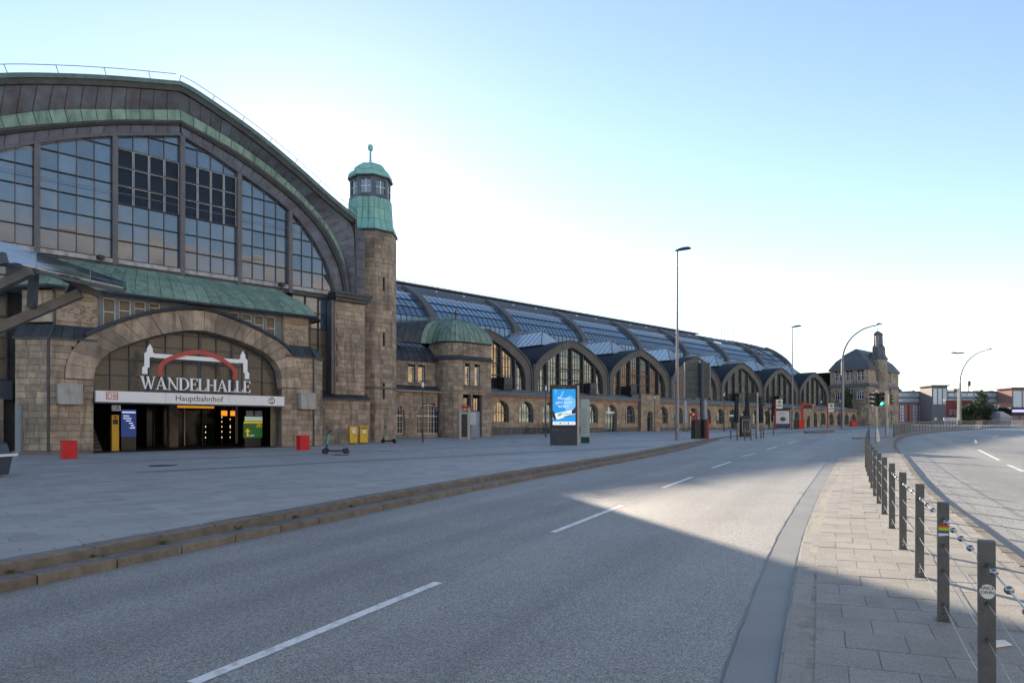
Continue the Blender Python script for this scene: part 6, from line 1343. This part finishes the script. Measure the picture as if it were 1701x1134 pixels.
P([(-.35, 3.0), (-.1, 3.5), (.0, 3.45), (-.2, 2.95)], SCL, 'poster_shape'); P([(-.6, 3.6), (-.5, 3.6), (-.53, 3.1)], SCL, 'poster_shape')
P([(-.735, 2.02), (.735, 2.32), (.735, 2.02), (-.4, 1.66), (-.735, 1.72)], SCW, 'poster_bar', .001)
P([(-.735, 2.2), (-.66, 2.2), (-.5, 1.66), (-.6, 1.62), (-.735, 1.8)], BLACK, 'poster_stripe', .002); P([(.5, 2.25), (.6, 2.3), (.735, 2.5), (.735, 2.05), (.5, 2.0)], BLACK, 'poster_stripe', .002); P([(0, 1.80), (.5, 1.92), (.5, 1.97), (0, 1.85)], BLACK, 'poster_stripe', .002)
P([(-.42, 1.85), (-.15, 1.93), (-.13, 2.1), (-.40, 2.0)], SCG, 'poster_patch', .0025)
MB().box(-.735, .735, -.237, -.2325, 1.31, 1.52).build('poster_footer', SCW, o)
for tx, z, sz in (('Protein', 2.93, .27), ('geht auch', 2.68, .27), ('lecker!', 2.43, .27)): text(tx, sz, SCW, o, (-.02, -.238, z), 'poster_text', .002)
text('SPARBAR', .13, BLUEW, o, (.18, -.239, 1.98), 'poster_text', .002, rot=0)
for x_ in (-.25, .28): MB().box(x_ - .04, x_ + .04, -.239, -.2372, 1.37, 1.46).build('footer_mark', BLUEW, o)
for x_, tx in ((-.52, 'online'), (.0, 'im Shop'), (.55, 'neu')): text(tx, .09, BLUEW, o, (x_, -.239, 1.385), 'poster_text', .001)
text('T  Mobile', .12, SILL, adp, (-.1, -.226, 3.70), 'maker_lettering', .002)
# slim glass information stele
o = thing('map_stele', 'slim pale glass information stele just right of the advertising pillar', 'sign', at(5.15, 48.0), R(-12)); MB().box(-.3, .3, -.1, .1, .42, 3.05).build('panel', mat('stele_glass', (.42, .52, .5), (.5, .58, .56), 6, .25), o); MB().box(-.29, .29, -.09, .09, -.05, .42).build('foot', mat('stele_green', (.02, .07, .06)), o)
mm_ = MB()
for k in range(9): mm_.box(-.26, .18 - .05 * (k % 3), -.104, -.1005, .7 + k * .2, .74 + k * .2)
mm_.build('map_print', FRG, o)

# post boxes
for i, (X, Y, lb) in enumerate(((-10.62, 45.6, 'left one of the two yellow post boxes against the stone wall'), (-10.03, 46.05, 'right one of the two yellow post boxes against the stone wall'))):
    o = thing('post_box', lb, 'post box', at(X, Y), ROT - .35, 'yellow post boxes'); h = 1.16
    MB().box(-.25, .25, -.24, .24, .1, h).build('body', YEL, o); MB().box(-.22, .22, -.2, .2, -.05, .1).build('foot', STONE_D, o); MB().hull([(-.26, -.26, h + .001), (.26, -.26, h + .001), (.26, .26, h + .001), (-.26, .26, h + .001)], [(-.23, -.2, h + .05), (.23, -.2, h + .05), (.23, .24, h + .05), (-.23, .24, h + .05)]).build('lid', YEL, o)
    MB().box(-.1, .12, -.252, -.242, .74, .94).build('notice', WHITE, o); MB().box(-.2, .2, -.255, -.242, 1.03, 1.09).build('slot_flap', SIGNW if i == 0 else BLACK, o); MB().lathe([(.03, 0), (.03, .01)], (-.1, -.25, .62), 8).build('lock', BLACK, o); text('Post', .09, BLACK, o, (.12, -.246, .55), 'lettering', .002)
# red bins by the piers
for u, d, lb in ((6.3, 35.2, 'red metal bin in front of the left stone pier'), (17.45, 35.6, 'red metal bin in front of the right stone pier')):
    o = thing('red_bin', lb, 'bin', W(u, d, gz(u, d)), ROT, 'red bins'); h = .76; w_ = .28
    q = [(-w_, -w_ + .04), (-w_ + .04, -w_), (w_ - .04, -w_), (w_, -w_ + .04), (w_, w_ - .04), (w_ - .04, w_), (-w_ + .04, w_), (-w_, w_ - .04)]
    MB().prismz(q, 0, h).build('body', REDB, o); MB().prismz([(x_ * 1.03, y_ * 1.03) for x_, y_ in q], h, h + .04).build('rim', REDB, o); MB().lathe([(.13, 0), (.12, .006)], (0, 0, h + .041), 12).build('opening', BLACK, o)
    for k in range(1, 6): MB().box(-w_ + .1 * k - .035, -w_ + .1 * k + .015, -w_ - .012, -w_ - .001, .06, h - .06).build('rib', REDB, o)
# grey waste container cut by the left edge
o = thing('waste_container', 'grey wheeled waste container with red and white rail at the left edge', 'waste bin', at(-16.25, 20.9), .1)
MB().hull([(-.55, -.4, .06), (.55, -.4, .06), (.55, .4, .06), (-.55, .4, .06)], [(-.62, -.48, .62), (.62, -.48, .62), (.62, .48, .62), (-.62, .48, .62)]).build('body', ADGREY, o)
MB().box(-.66, .66, -.52, .52, .63, .70).build('striped_rail', SRED, o)
for k in range(4): MB().box(-.6 + k * .36, -.42 + k * .36, -.527, -.5205, .635, .695).build('white_stripe', WHITE, o)
MB().box(.662, .75, -.52, .52, .625, .705).build('rail_end', WHITE, o); MB().hull([(-.58, -.44, .70), (.58, -.44, .70), (.58, .44, .70), (-.58, .44, .70)], [(-.5, -.4, 1.02), (.5, -.4, 1.02), (.5, .4, 1.02), (-.5, .4, 1.02)]).build('hood', ADGREY, o); MB().hull([(-.52, -.42, 1.021), (.52, -.42, 1.021), (.52, .42, 1.021), (-.52, .42, 1.021)], [(-.3, -.2, 1.14), (.3, -.2, 1.14), (.3, .2, 1.14), (-.3, .2, 1.14)]).build('lid', ADGREY, o)
for x_ in (-.4, .4): MB().tube([(x_ - .03, -.2, .07), (x_ + .03, -.2, .07)], .08, 10).build('wheel', RUBBER, o)

# electric scooters
def scooter(X, Y, rot, label):
    t = thing('electric_scooter', label, 'scooter', at(X, Y), rot, 'electric scooters'); H = 1.12
    for x_ in (-.52, .50):
        w_ = MB(); w_.tube([(x_ + .125 * math.cos(a), 0, .13 + .125 * math.sin(a)) for a in [6.2832 * k / 16 for k in range(17)]], .035, 6, False); o = w_.build('wheel', RUBBER, t); MB().tube([(x_, -.035, .13), (x_, .035, .13)], .085, 10).build('hub', BLACK, o)
    MB().hull([(-.36, -.08, .11), (.40, -.08, .11), (.40, .08, .11), (-.36, .08, .11)], [(-.38, -.09, .19), (.42, -.09, .19), (.42, .09, .19), (-.38, .09, .19)]).build('deck', BLACK, t)
    MB().hull([(.3, -.05, .19), (.62, -.05, .2), (.62, .05, .2), (.3, .05, .19)], [(.34, -.045, .26), (.6, -.045, .31), (.6, .045, .31), (.34, .045, .26)]).build('rear_mudguard', BLACK, t); MB().box(.62, .635, -.03, .03, .22, .28).build('tail_light', SIGNW, t)
    MB().tube([(-.34, 0, .17), (-.46, 0, .30), (-.50, 0, .14)], [.05, .05, .03], 8).build('neck', BLACK, t)
    MB().tube([(-.46, 0, .28), (-.42, 0, .5)], .045, 8).build('stem_base', BLACK, t); MB().tube([(-.42, 0, .48), (-.32, 0, .98)], .045, 10).build('stem', TEAL, t); MB().tube([(-.32, 0, .97), (-.29, 0, H)], .035, 8).build('stem_top', BLACK, t)
    hb = MB().tube([(-.24, -.26, H), (-.29, -.1, H + .02), (-.29, .1, H + .02), (-.24, .26, H)], .022, 7); o = hb.build('handlebar', BLACK, t); MB().box(-.36, -.22, -.05, .05, H + .02, H + .07).build('display', BLACK, o); MB().tube([(-.36, 0, .92), (-.40, 0, .92)], .035, 8).build('headlight', BLACK, t)
    MB().tube([(-.05, .08, .12), (0, .17, 0)], .012, 5).build('kickstand', GALV, t)
scooter(-8.75, 33.9, .12, 'teal and black electric scooter standing in the middle of the forecourt')
c_ = W(26.0, 41.0); scooter(c_[0] + .45, c_[1], -.5, 'teal and black electric scooter leaning by the tower beside the post boxes')

# phone pillar
o = thing('phone_pillar', 'grey phone pillar with red top in front of the pavilion doors', 'phone booth', at(-3.75, 55.2), .25)
MB().box(-.55, .35, -.12, .12, -.05, 2.15).build('body', mat('phone_grey', (.28, .27, .25), (.34, .33, .31), 5, .4, metal=.3), o); MB().box(-.56, -.4, -.15, .15, -.05, 2.2).build('edge_post', GALV, o); MB().box(.15, .36, -.15, .15, -.05, 2.55).build('edge_post', GALV, o)
MB().box(-.36, .11, -.13, -.121, .2, 2.05).build('panel', BLACK, o); MB().tube([(-.3, 0, 2.62), (.36, 0, 2.62)], .1, 10).build('red_top', RED, o); MB().box(.37, .86, -.02, .02, 1.2, 2.2).build('side_glass', FARG, o)

# bicycles at the arcade wall
def bicycle(u, d, rot, label):
    z = gz(u, d); t = thing('bicycle', label, 'bicycle', W(u, d, z), ROT + rot, 'bicycles at the arcade wall'); 
    for x_ in (-.52, .52):
        o = MB().tube([(x_ + .33 * math.cos(a), 0, .34 + .33 * math.sin(a)) for a in [6.2832 * k / 20 for k in range(21)]], .022, 5, False).build('wheel', RUBBER, t); sp = MB()
        for k in range(8): a = k * .785; sp.tube([(x_, 0, .34), (x_ + .32 * math.cos(a), 0, .34 + .32 * math.sin(a))], .004, 3)
        sp.build('spokes', GALV, o)
    f = MB()
    for a, b in (((-.52, 0, .34), (-.15, 0, .32)), ((-.15, 0, .32), (-.28, 0, .82)), ((-.52, 0, .34), (-.26, 0, .76)), ((-.15, 0, .32), (.33, 0, .74)), ((-.26, 0, .76), (.31, 0, .84)), ((.30, 0, .9), (.36, 0, .66)), ((.36, 0, .66), (.52, 0, .34))): f.tube([a, b], .018, 6)
    f.build('frame', BLACK, t); MB().hull([(-.42, -.07, .86), (-.14, -.02, .88), (-.14, .02, .88), (-.42, .07, .86)], [(-.41, -.06, .91), (-.15, -.02, .92), (-.15, .02, .92), (-.41, .06, .91)]).tube([(-.28, 0, .8), (-.29, 0, .88)], .014, 5).build('saddle', BLACK, t)
    MB().tube([(.2, -.28, 1.02), (.28, -.12, 1.04), (.29, .12, 1.04), (.2, .28, 1.02)], .014, 5).tube([(.30, 0, .88), (.28, 0, 1.04)], .016, 5).build('handlebar', BLACK, t); MB().tube([(-.15, -.04, .32), (-.15, .04, .32)], .09, 10).build('crank', IRON, t)
bicycle(49.9, 50.9, .5, 'dark bicycle leaning at the arcade, leftmost of three'); bicycle(51.0, 50.6, -.3, 'dark bicycle leaning at the arcade, middle of three'); bicycle(52.4, 50.8, .2, 'dark bicycle leaning at the arcade, rightmost of three')
o = bthing('utility_cabinet', 'grey utility cabinet with a drawn face beside the bicycles', 'cabinet', 54.0, 50.9, gz(54, 50.9)); g = gz(54, 50.9)
MB().box(53.6, 54.5, 50.7, 51.2, g + .3, g + 1.25).build('box', BOXC, o); MB().box(53.65, 54.45, 50.75, 51.15, g - .1, g + .3).build('base', SILL, o)
fc = MB(); fc.tube([(54.05 + .2 * math.cos(a), 50.69, g + .78 + .22 * math.sin(a)) for a in [math.pi + math.pi * k / 10 for k in range(11)]], .018, 5)
for x_ in (53.92, 54.2): fc.tube([(x_, 50.69, g + .98), (x_ + .06, 50.69, g + 1.08)], .02, 5)
fc.build('drawn_face', BLUEW, o)
rl_ = bthing('hand_rail', 'thin steel hand rail in front of the first arcade windows', 'railing', 46, 51, gz(46, 51)); m_ = MB()
for i in range(6): u = 42.6 + i * 1.3; m_.tube([(u, 51.1, gz(u, 51)), (u, 51.1, gz(u, 51) + .95)], .025, 6)
m_.build('posts', GALV, rl_); MB().tube([(42.6, 51.1, gz(42.6, 51) + .95), (49.1, 51.1, gz(49.1, 51) + .95)], .025, 6).build('rail', GALV, rl_)

# direction sign seen from behind, with the red and black box at its foot
o = thing('direction_sign', 'back of a large grey direction sign on a thick post', 'road sign', at(15.85, 57.8), .12)
MB().tube([(.25, 0, -.1), (.25, 0, 6.6)], .17, 12).build('post', ADGREY, o, smooth=True)
BKG = mat('sign_back_grey', (.055, .075, .08), (.075, .095, .10), 3, .5, metal=.3, streak=.2)
for k in range(5): z = 3.42 + k * .61; MB().box(-1.15, 1.02, .26, .30, z, z + .59).build('sign_board', BKG, o); MB().box(-1.13, 1.0, -.375, -.30, z + .52, z + .585).build('rail', BKG, o) if False else None
for k in range(1, 5): z = 3.42 + k * .61; MB().box(-1.15, 1.02, .20, .259, z - .05, z + .03).build('back_rail', IRON, o)
MB().box(1.021, 1.08, .2, .32, 3.42, 6.45).build('edge', SILL, o); MB().box(-1.21, -1.151, .2, .32, 3.42, 6.45).build('edge', SILL, o)
o = thing('control_box', 'black and red street cabinet at the foot of the sign post', 'cabinet', at(15.8, 57.4), .12)
MB().box(-.58, -.07, -.35, .5, -.05, 1.58).build('black_side', BLACK, o); MB().box(.25, .52, -.345, .5, -.05, 1.6).build('black_side', BLACK, o); MB().box(.522, .66, -.34, .5, -.05, 1.62).build('red_side', RED, o); MB().box(-.38, -.28, .1, .3, 1.58, 2.35).build('red_flag_post', RED, o)

# traffic signals
LENS_G = mat('signal_green', (.02, .5, .3), emit=(.03, .95, .55), estr=4); LENS_R = mat('signal_red_off', (.10, .015, .015), None, 1, .3); SIGC = mat('signal_case', (.012, .028, .026), (.02, .035, .032), 6, .5)
def sig_head(parent, x_, y_, z0, a, lit=None, visible=True):
    c, s = math.cos(a), math.sin(a); T = lambda p: (x_ + p[0] * c - p[1] * s, y_ + p[0] * s + p[1] * c, z0 + p[2]); mb = MB()
    q = [(-.17, -.1), (.17, -.1), (.17, .12), (-.17, .12)]; mb.hull([T((u_, v_, 0)) for u_, v_ in q], [T((u_, v_, 1.0)) for u_, v_ in q]); o = mb.build('signal_head', SIGC, parent)
    for k in range(3):
        zc = .18 + .32 * k; m = LENS_G if (k == 0 and lit) else LENS_R; n = 14
        MB().add([T((.115 * math.cos(6.2832 * i / n), -.108, zc + .115 * math.sin(6.2832 * i / n))) for i in range(n)], [tuple(range(n))]).build('lens', m, o)
        hd = MB(); ang = [math.radians(-20 + 220 * i / 10) for i in range(11)]
        hd.grid([[T((.14 * math.cos(t), -.1, zc + .14 * math.sin(t))) for t in ang], [T((.14 * math.cos(t), -.34 + .05 * (1 - math.sin(t)), zc + .14 * math.sin(t) - .02)) for t in ang]]); hd.build('visor', SIGC, o)
o = thing('traffic_signal', 'traffic signal with glowing green light at the end of the cable fence', 'traffic signal', at(26.9, 50.3, -.1), 0); 
MB().tube([(0, 0, -.1), (0, 0, .9), (0, 0, .95), (0, 0, 3.95)], [.11, .11, .06, .06], 10).build('pole', GALV, o); sig_head(o, .16, -.18, 2.72, 0, True); sig_head(o, -.2, .0, 2.72, math.radians(-85)); MB().box(-.05, .25, -.05, .05, 3.75, 3.82).build('bracket', GALV, o); MB().prism([(-.12, .1), (.16, .1), (.05, .95), (-.12, 1.15)], -.13, -.115).build('wrapped_sheet', PAPER, o)
o = thing('traffic_signal', 'second traffic signal seen side on behind the green one', 'traffic signal', at(34.2, 62.3, 0), 0); MB().tube([(0, 0, -.1), (0, 0, 1.6), (0, 0, 1.65), (0, 0, 4.2)], [.14, .14, .06, .06], 10).build('pole', GALV, o); sig_head(o, .24, 0, 2.9, math.radians(95))
o = thing('traffic_signal', 'traffic signal seen side on in front of the dark parasols', 'traffic signal', at(23.2, 64.6), 0); MB().tube([(0, 0, -.1), (0, 0, 4.1)], [.13, .12], 10).build('pole', GALV, o); sig_head(o, .38, 0, 2.75, math.radians(95)); MB().box(-.95, -.2, -.25, .2, 3.2, 4.05).build('rear_board', BLACK, o); MB().box(-.2, 0, -.04, .04, 3.55, 3.62).build('bracket', GALV, o)

# bollards
for i, (X, Y) in enumerate(((18.94, 59.1), (18.5, 56.1), (19.2, 56.3), (19.95, 57.0), (20.85, 58.3), (21.85, 59.9), (22.7, 61.6), (27.0, 70.5))):
    nm = ['first', 'second', 'third', 'fourth', 'fifth', 'sixth', 'seventh', 'eighth'][i]
    t = thing('bollard', 'dark steel bollard at the crossing, %s from the red and black cabinet' % nm, 'bollard', at(X, Y), 0, 'bollards at the crossing'); MB().tube([(0, 0, -.1), (0, 0, .9), (0, 0, .94)], [.055, .055, .035], 10).build('shaft', POSTG, t); MB().lathe([(.06, .74), (.06, .79)], (0, 0, 0), 10).build('band', GALV, t)
o = thing('dark_waste_bin', 'dark street bin with framed poster beside the traffic signal', 'bin', at(22.0, 64.6), .1); MB().box(-.42, .42, -.3, .3, -.05, 1.75).build('body', BLACK, o); MB().hull([(-.46, -.34, 1.751), (.46, -.34, 1.751), (.46, .34, 1.751), (-.46, .34, 1.751)], [(-.36, -.28, 1.95), (.36, -.28, 1.95), (.36, .28, 1.95), (-.36, .28, 1.95)]).build('lid', BLACK, o)
m_ = MB(); [m_.box(*b) for b in ((-.36, .36, -.32, -.301, 1.5, 1.56), (-.36, .36, -.32, -.301, .4, .46), (-.36, -.31, -.32, -.301, .46, 1.5), (.31, .36, -.32, -.301, .46, 1.5))]; m_.build('poster_frame', BOXC, o); MB().prism([(-.2, .5), (.2, .5), (.2, 1.1), (0, 1.35), (-.2, 1.1)], -.315, -.302).build('poster', ADGREY, o)
# thin sign posts
for X, Y, lb in ((18.75, 56.4, 'thin steel pole among the bollards'), (28.2, 73.6, 'thin grey pole right of the last bollard'), (66.5, 128.5, 'short thin pole before the corner building')):
    t = thing('sign_pole', lb, 'pole', at(X, Y)); MB().tube([(0, 0, 0), (0, 0, 2.9 if X < 20 else 1.9)], .03, 6).build('pole', GALV, t); MB().lathe([(.04, 0), (.04, .05)], (0, 0, 2.9 if X < 20 else 1.9), 6).build('cap', GALV, t)
# closed parasols
def parasol(X, Y, H, m, label, r=.28):
    t = thing('closed_parasol', label, 'parasol', at(X, Y), 0, 'closed parasols of the cafes'); MB().tube([(0, 0, 0), (0, 0, H)], .035, 6).build('pole', GALV if m is CLOTHG else BLACK, t); rows = []
    for k, (rr, z) in enumerate(((.05, 1.0), (r * .95, 1.05), (r * 1.05, 1.5), (r * .9, H * .62), (r * .75, H * .8), (r * .8, H * .93), (.03, H + .05))): rows.append([(rr * (1 + .18 * math.cos(6 * a)) * math.cos(a), rr * (1 + .18 * math.cos(6 * a)) * math.sin(a), z) for a in [6.2832 * j / 24 for j in range(25)]])
    MB().grid(rows).build('canopy', m, t, smooth=True); MB().box(-.35, .35, -.35, .35, -.02, .12).build('base', STONE_D, t)
parasol(29.3, 89.0, 4.6, CLOTHD, 'closed dark parasol left of the cafe lettering', .3); parasol(31.0, 90.0, 4.6, CLOTHD, 'closed dark parasol behind the street bin', .28); parasol(33.0, 90.5, 4.5, CLOTHD, 'closed dark parasol beside the traffic signal', .27)
parasol(21.9, 86.2, 3.9, CLOTHG, 'closed light grey parasol left of the sign post', .2); parasol(26.2, 92.5, 4.1, CLOTHG, 'closed light grey parasol right of the sign post', .24); parasol(40.0, 104.5, 4.4, CLOTHD, 'closed dark parasol left of the bus shelter', .27)

# bus stop
HG = mat('stop_sign_green', (.03, .32, .03)); HYG = mat('stop_sign_ring', (.30, .5, .02))
def stop_sign(X, Y, H, label):
    t = thing('bus_stop_sign', label, 'bus stop sign', at(X, Y), 0, 'bus stop signs'); MB().tube([(0, 0, -.1), (0, 0, H)], .09, 8).build('red_post', RED, t); MB().box(.12, 1.0, -.05, .05, H - 1.35, H - .05).build('panel', SIGNW, t); n = 18
    MB().add([(.56 + .27 * math.cos(6.2832 * k / n), -.055, H - .42 + .27 * math.sin(6.2832 * k / n)) for k in range(n)], [tuple(range(n))]).build('green_disc', HG, t); MB().add([(.56 + .21 * math.cos(6.2832 * k / n), -.058, H - .42 + .21 * math.sin(6.2832 * k / n)) for k in range(n)], [tuple(range(n))]).build('inner_disc', HYG, t); text('H', .3, HG, t, (.56, -.064, H - .53), 'letter', .002)
    MB().box(.2, .92, -.056, -.0505, H - 1.1, H - .8).build('print', BOXC, t)
stop_sign(37.9, 98.2, 4.35, 'bus stop sign on a red post left of the shelter'); stop_sign(50.2, 108.6, 4.0, 'bus stop sign on a red post before the far arcade')
o = thing('bus_shelter', 'dark bus shelter with a white poster of a bouquet', 'bus shelter', at(39.9, 101), .1)
MB().box(-1.4, 1.5, -.6, 1.4, 3.0, 3.15).build('roof', BLACK, o); MB().box(-1.3, 1.3, -.1, .1, .15, 2.95).build('poster_case', BLACK, o); MB().box(-1.12, 1.12, -.115, -.101, .45, 2.7).build('poster', mat('poster_pale', (.55, .58, .62), (.6, .62, .66), 2, .3), o)
MB().lathe([(.05, 0), (.35, .12), (.48, .35), (.3, .6), (.05, .66)], (.15, -.05, 1.15), 12).build('poster_bouquet', mat('poster_blue_grey', (.08, .1, .17), (.2, .2, .22), 6), o); MB().box(-1.12, 1.12, -.118, -.1155, .45, .8).build('poster_stripe', mat('poster_navy', (.05, .07, .16)), o); text('Liebe', .4, mat('poster_rose', (.5, .2, .22)), o, (.0, -.13, 2.15), 'poster_text', .002)
for x_ in (-1.35, 1.4): MB().box(x_ - .05, x_ + .05, 1.2, 1.3, -.05, 3.0).build('post', BLACK, o)
o = thing('red_display_post', 'red post with dark departure display beside the lamp', 'display', at(43.6, 102.6)); MB().box(-.12, .18, -.12, .12, -.05, 3.95).build('post', RED, o); MB().box(.19, 1.45, -.15, .15, 3.05, 3.6).build('display_case', BLACK, o); MB().box(.19, 1.5, -.14, .14, 3.601, 3.72).build('red_edge', RED, o); MB().box(1.451, 1.56, -.15, .15, 3.0, 3.6).build('red_end', RED, o); MB().box(-.62, .22, -.35, -.121, -.05, 1.35).build('ticket_case', RED, o); MB().box(-1.35, -.63, -.3, .3, -.05, 1.4).build('dark_case', BLACK, o)
o = thing('red_street_box', 'red box at the end of the arcade by the corner building', 'cabinet', at(63.5, 127)); MB().box(-.5, .6, -.3, .3, -.05, .95).build('body', RED, o); MB().hull([(-.54, -.34, .951), (.64, -.34, .951), (.64, .34, .951), (-.54, .34, .951)], [(-.4, -.25, 1.1), (.5, -.25, 1.1), (.5, .25, 1.1), (-.4, .25, 1.1)]).build('lid', RED, o)
# creeper on the corner between shed and corner building
t_ = bthing('climbing_creeper', 'dark green creeper climbing the wall beside the corner building', 'plant', 141.9, 52.6, gz(142, 52.6)); leafy(t_, (141.9 - OFF[t_][0] + OFF[t_][0], 53.5, 7.2), .9, 2.6, 700, LEAF, 21, 'foliage', .3); MB().tube([(141.9, 53.6, 2), (142, 53.5, 9)], [.08, .02], 5).build('stem', BARK, t_)

# bar railing along the far island
isf = [(y, x) for y, x in RX if 58 < y < 150]; pts = [(x - .55, y) for y, x in isf]; pl = resample(pts, 62)
rail = thing('bar_railing', 'long dark vertical bar railing curving along the far traffic island', 'railing', (pl[0][0], pl[0][1], rz(pl[0][1]) + .12)); OFF[rail] = (pl[0][0], pl[0][1], rz(pl[0][1]) + .12); RH = 1.15
zb = lambda y: rz(y) + .12
for i in range(62):
    a, b = pl[i], pl[i + 1]; L = math.hypot(b[0] - a[0], b[1] - a[1]); n = max(3, int(L / .36)); mb = MB()
    for k in range(n):
        t = (k + .5) / n; x_, y_ = a[0] + (b[0] - a[0]) * t, a[1] + (b[1] - a[1]) * t; mb.rbox((x_, y_, zb(y_) + RH * .5), (.028, .028, RH - .1), 0)
    mb.beam((a[0], a[1], zb(a[1]) + RH), (b[0], b[1], zb(b[1]) + RH), .05, .05).beam((a[0], a[1], zb(a[1]) + .1), (b[0], b[1], zb(b[1]) + .1), .04, .04).build('bar_panel', BARS, rail)
    MB().rbox((a[0], a[1], zb(a[1]) + RH * .54), (.07, .07, RH * 1.12), .3).build('post', BARS, rail)

# forecourt canopy with glass roof cut by the left edge
cn = thing('glass_canopy', 'steel and glass canopy reaching into the picture from the left edge', 'canopy', at(-20, 19)); OFF[cn] = (-20, 19, gY(19))
def cp(x, y, Y): return (px2(x, Y), Y, zpx(y, Y))
CGL = mat('canopy_glass', (.02, .035, .05), None, 1, .06, ior=2.6)
Pn = [[cp(-320, 305, 20), cp(-320, 370, 17.6)], [cp(-60, 384, 20), cp(-60, 419, 18.2)], [cp(60, 420, 20.2), cp(60, 446, 18.7)], [cp(150, 450, 20.6), cp(150, 466.5, 19.4)], [cp(207, 469.5, 21), cp(207, 479, 20.2)]]
for (a, b), (c, d) in zip(Pn, Pn[1:]):
    e = [tuple((q[i] * .62 + r_[i] * .38) for i in range(3)) for q, r_ in ((b, a), (d, c))]
    for q4 in ([b, d, e[1], e[0]], [e[0], e[1], c, a]):
        cc = [sum(p[i] for p in q4) / 4 for i in range(3)]; q4 = [tuple(cc[i] + (p[i] - cc[i]) * .985 for i in range(3)) for p in q4]
        MB().hull([(x, y, z) for x, y, z in q4], [(x, y, z + .03) for x, y, z in q4]).build('glass_pane', CGL, cn)
    MB().beam(e[0], e[1], .035, .05).build('glazing_bar', GALV, cn); MB().beam(b, a, .03, .05).build('glazing_bar', GALV, cn)
    MB().beam((b[0], b[1], b[2] - .09), (d[0], d[1], d[2] - .09), .06, .10).build('edge_beam', ADGREY, cn)
MB().beam(Pn[-1][1], Pn[-1][0], .08, .1).build('edge_beam', ADGREY, cn)
CST = mat('canopy_steel', (.09, .085, .08), (.13, .12, .115), 4, .5, metal=.3)
MB().beam(cp(-90, 583, 19), cp(134, 487, 20), .22, .26).build('strut', CST, cn); MB().beam(cp(-90, 518, 18.5), cp(52, 450, 18.5), .2, .24).build('strut', CST, cn)
MB().beam(cp(113, 488, 20), cp(128, 462, 20.2), .12, .2).build('strut_bracket', ADGREY, cn); MB().beam(cp(100, 458, 20), cp(165, 490, 20.3), .2, .2).build('arm', CST, cn)
MB().beam(cp(53, 512, 19.5), cp(57, 443, 19.5), .18, .2).build('hanger', ADGREY, cn); MB().beam(cp(-30, 440, 18), cp(10, 428, 18), .14, .3).build('bracket', ADGREY, cn)
MB().beam(cp(-120, 640, 19), cp(-120, 400, 17), .3, .3).build('column', CST, cn); MB().beam((px2(-120, 19), 19, gY(19) - .1), cp(-120, 640, 19), .3, .3).build('column', CST, cn)

# people far off
def person(X, Y, rot, label, top, legs, skin=(.45, .3, .22), hair=(.03, .02, .015), armbend=.2):
    import bmesh
    t = thing('person', label, 'person', at(X, Y), rot, None)
    J = [(0, 0, .95), (0, 0, 1.15), (0, 0, 1.38), (0, -.02, 1.5), (0, -.03, 1.62), (0, -.02, 1.74), (.1, 0, .9), (.11, -.04, .5), (.12, .06, .08), (.12, -.1, .04), (-.1, 0, .9), (-.11, .06, .5), (-.12, .16, .09), (-.12, .02, .04), (.19, 0, 1.4), (.25, .02, 1.12), (.24, -.12, .92), (.24, -.16, .84), (-.19, 0, 1.4), (-.25, .04, 1.12), (-.24, -.02, .88), (-.24, -.04, .80)]
    E_ = [(0, 1), (1, 2), (2, 3), (3, 4), (4, 5), (0, 6), (6, 7), (7, 8), (8, 9), (0, 10), (10, 11), (11, 12), (12, 13), (2, 14), (14, 15), (15, 16), (16, 17), (2, 18), (18, 19), (19, 20), (20, 21)]
    Rr = [.15, .145, .16, .055, .095, .085, .095, .065, .045, .04, .095, .065, .045, .04, .07, .05, .038, .03, .07, .05, .038, .03]
    me = bpy.data.meshes.new('b'); me.from_pydata(J, E_, []); ob = bpy.data.objects.new('b', me); COL.objects.link(ob); md = ob.modifiers.new('s', 'SKIN'); sv = me.skin_vertices[0].data
    for k, r_ in enumerate(Rr): sv[k].radius = (r_, r_ * .8 if k < 3 else r_); sv[k].use_root = (k == 0)
    ob.modifiers.new('d', 'SUBSURF').levels = 1; dg = bpy.context.evaluated_depsgraph_get(); m2 = bpy.data.meshes.new_from_object(ob.evaluated_get(dg)); bpy.data.objects.remove(ob)
    m2.materials.clear()
    for q in (mat('skin', skin), mat('cloth_' + label[:9], top, None, 1, .9), mat('trousers_' + label[:9], legs, None, 1, .9), mat('hair', hair)): m2.materials.append(q)
    for p in m2.polygons: z = p.center.z; x_ = abs(p.center.x); p.material_index = 3 if z > 1.70 or (z > 1.6 and p.center.y > .02) else 0 if z > 1.47 or (x_ > .2 and z < .9) else 2 if z < .95 and x_ < .2 else 1
    m2.polygons.foreach_set('use_smooth', [True] * len(m2.polygons)); link('body', m2, t)
person(24.4, 91.5, .4, 'person in a light jacket standing by the arcade door', (.35, .32, .27), (.04, .045, .06)); person(97.5, 157, -.5, 'pale clothed person walking far behind the bar railing', (.5, .5, .52), (.03, .03, .04))
# red and white street barriers / parked bicycles row read as small far things
for X, Y, lb in ((108, 205, 'red and white round barrier light before the far brick building'),):
    t = thing('barrier_light', lb, 'barrier', (X, Y, gY(Y))); MB().tube([(0, 0, -.5), (0, 0, 2.0)], .12, 8).build('post', SRED, t); MB().lathe([(.1, 1.9), (.5, 2.1), (.5, 2.6), (.1, 2.75)], (0, 0, 0), 12).build('lamp', WHITE, t)
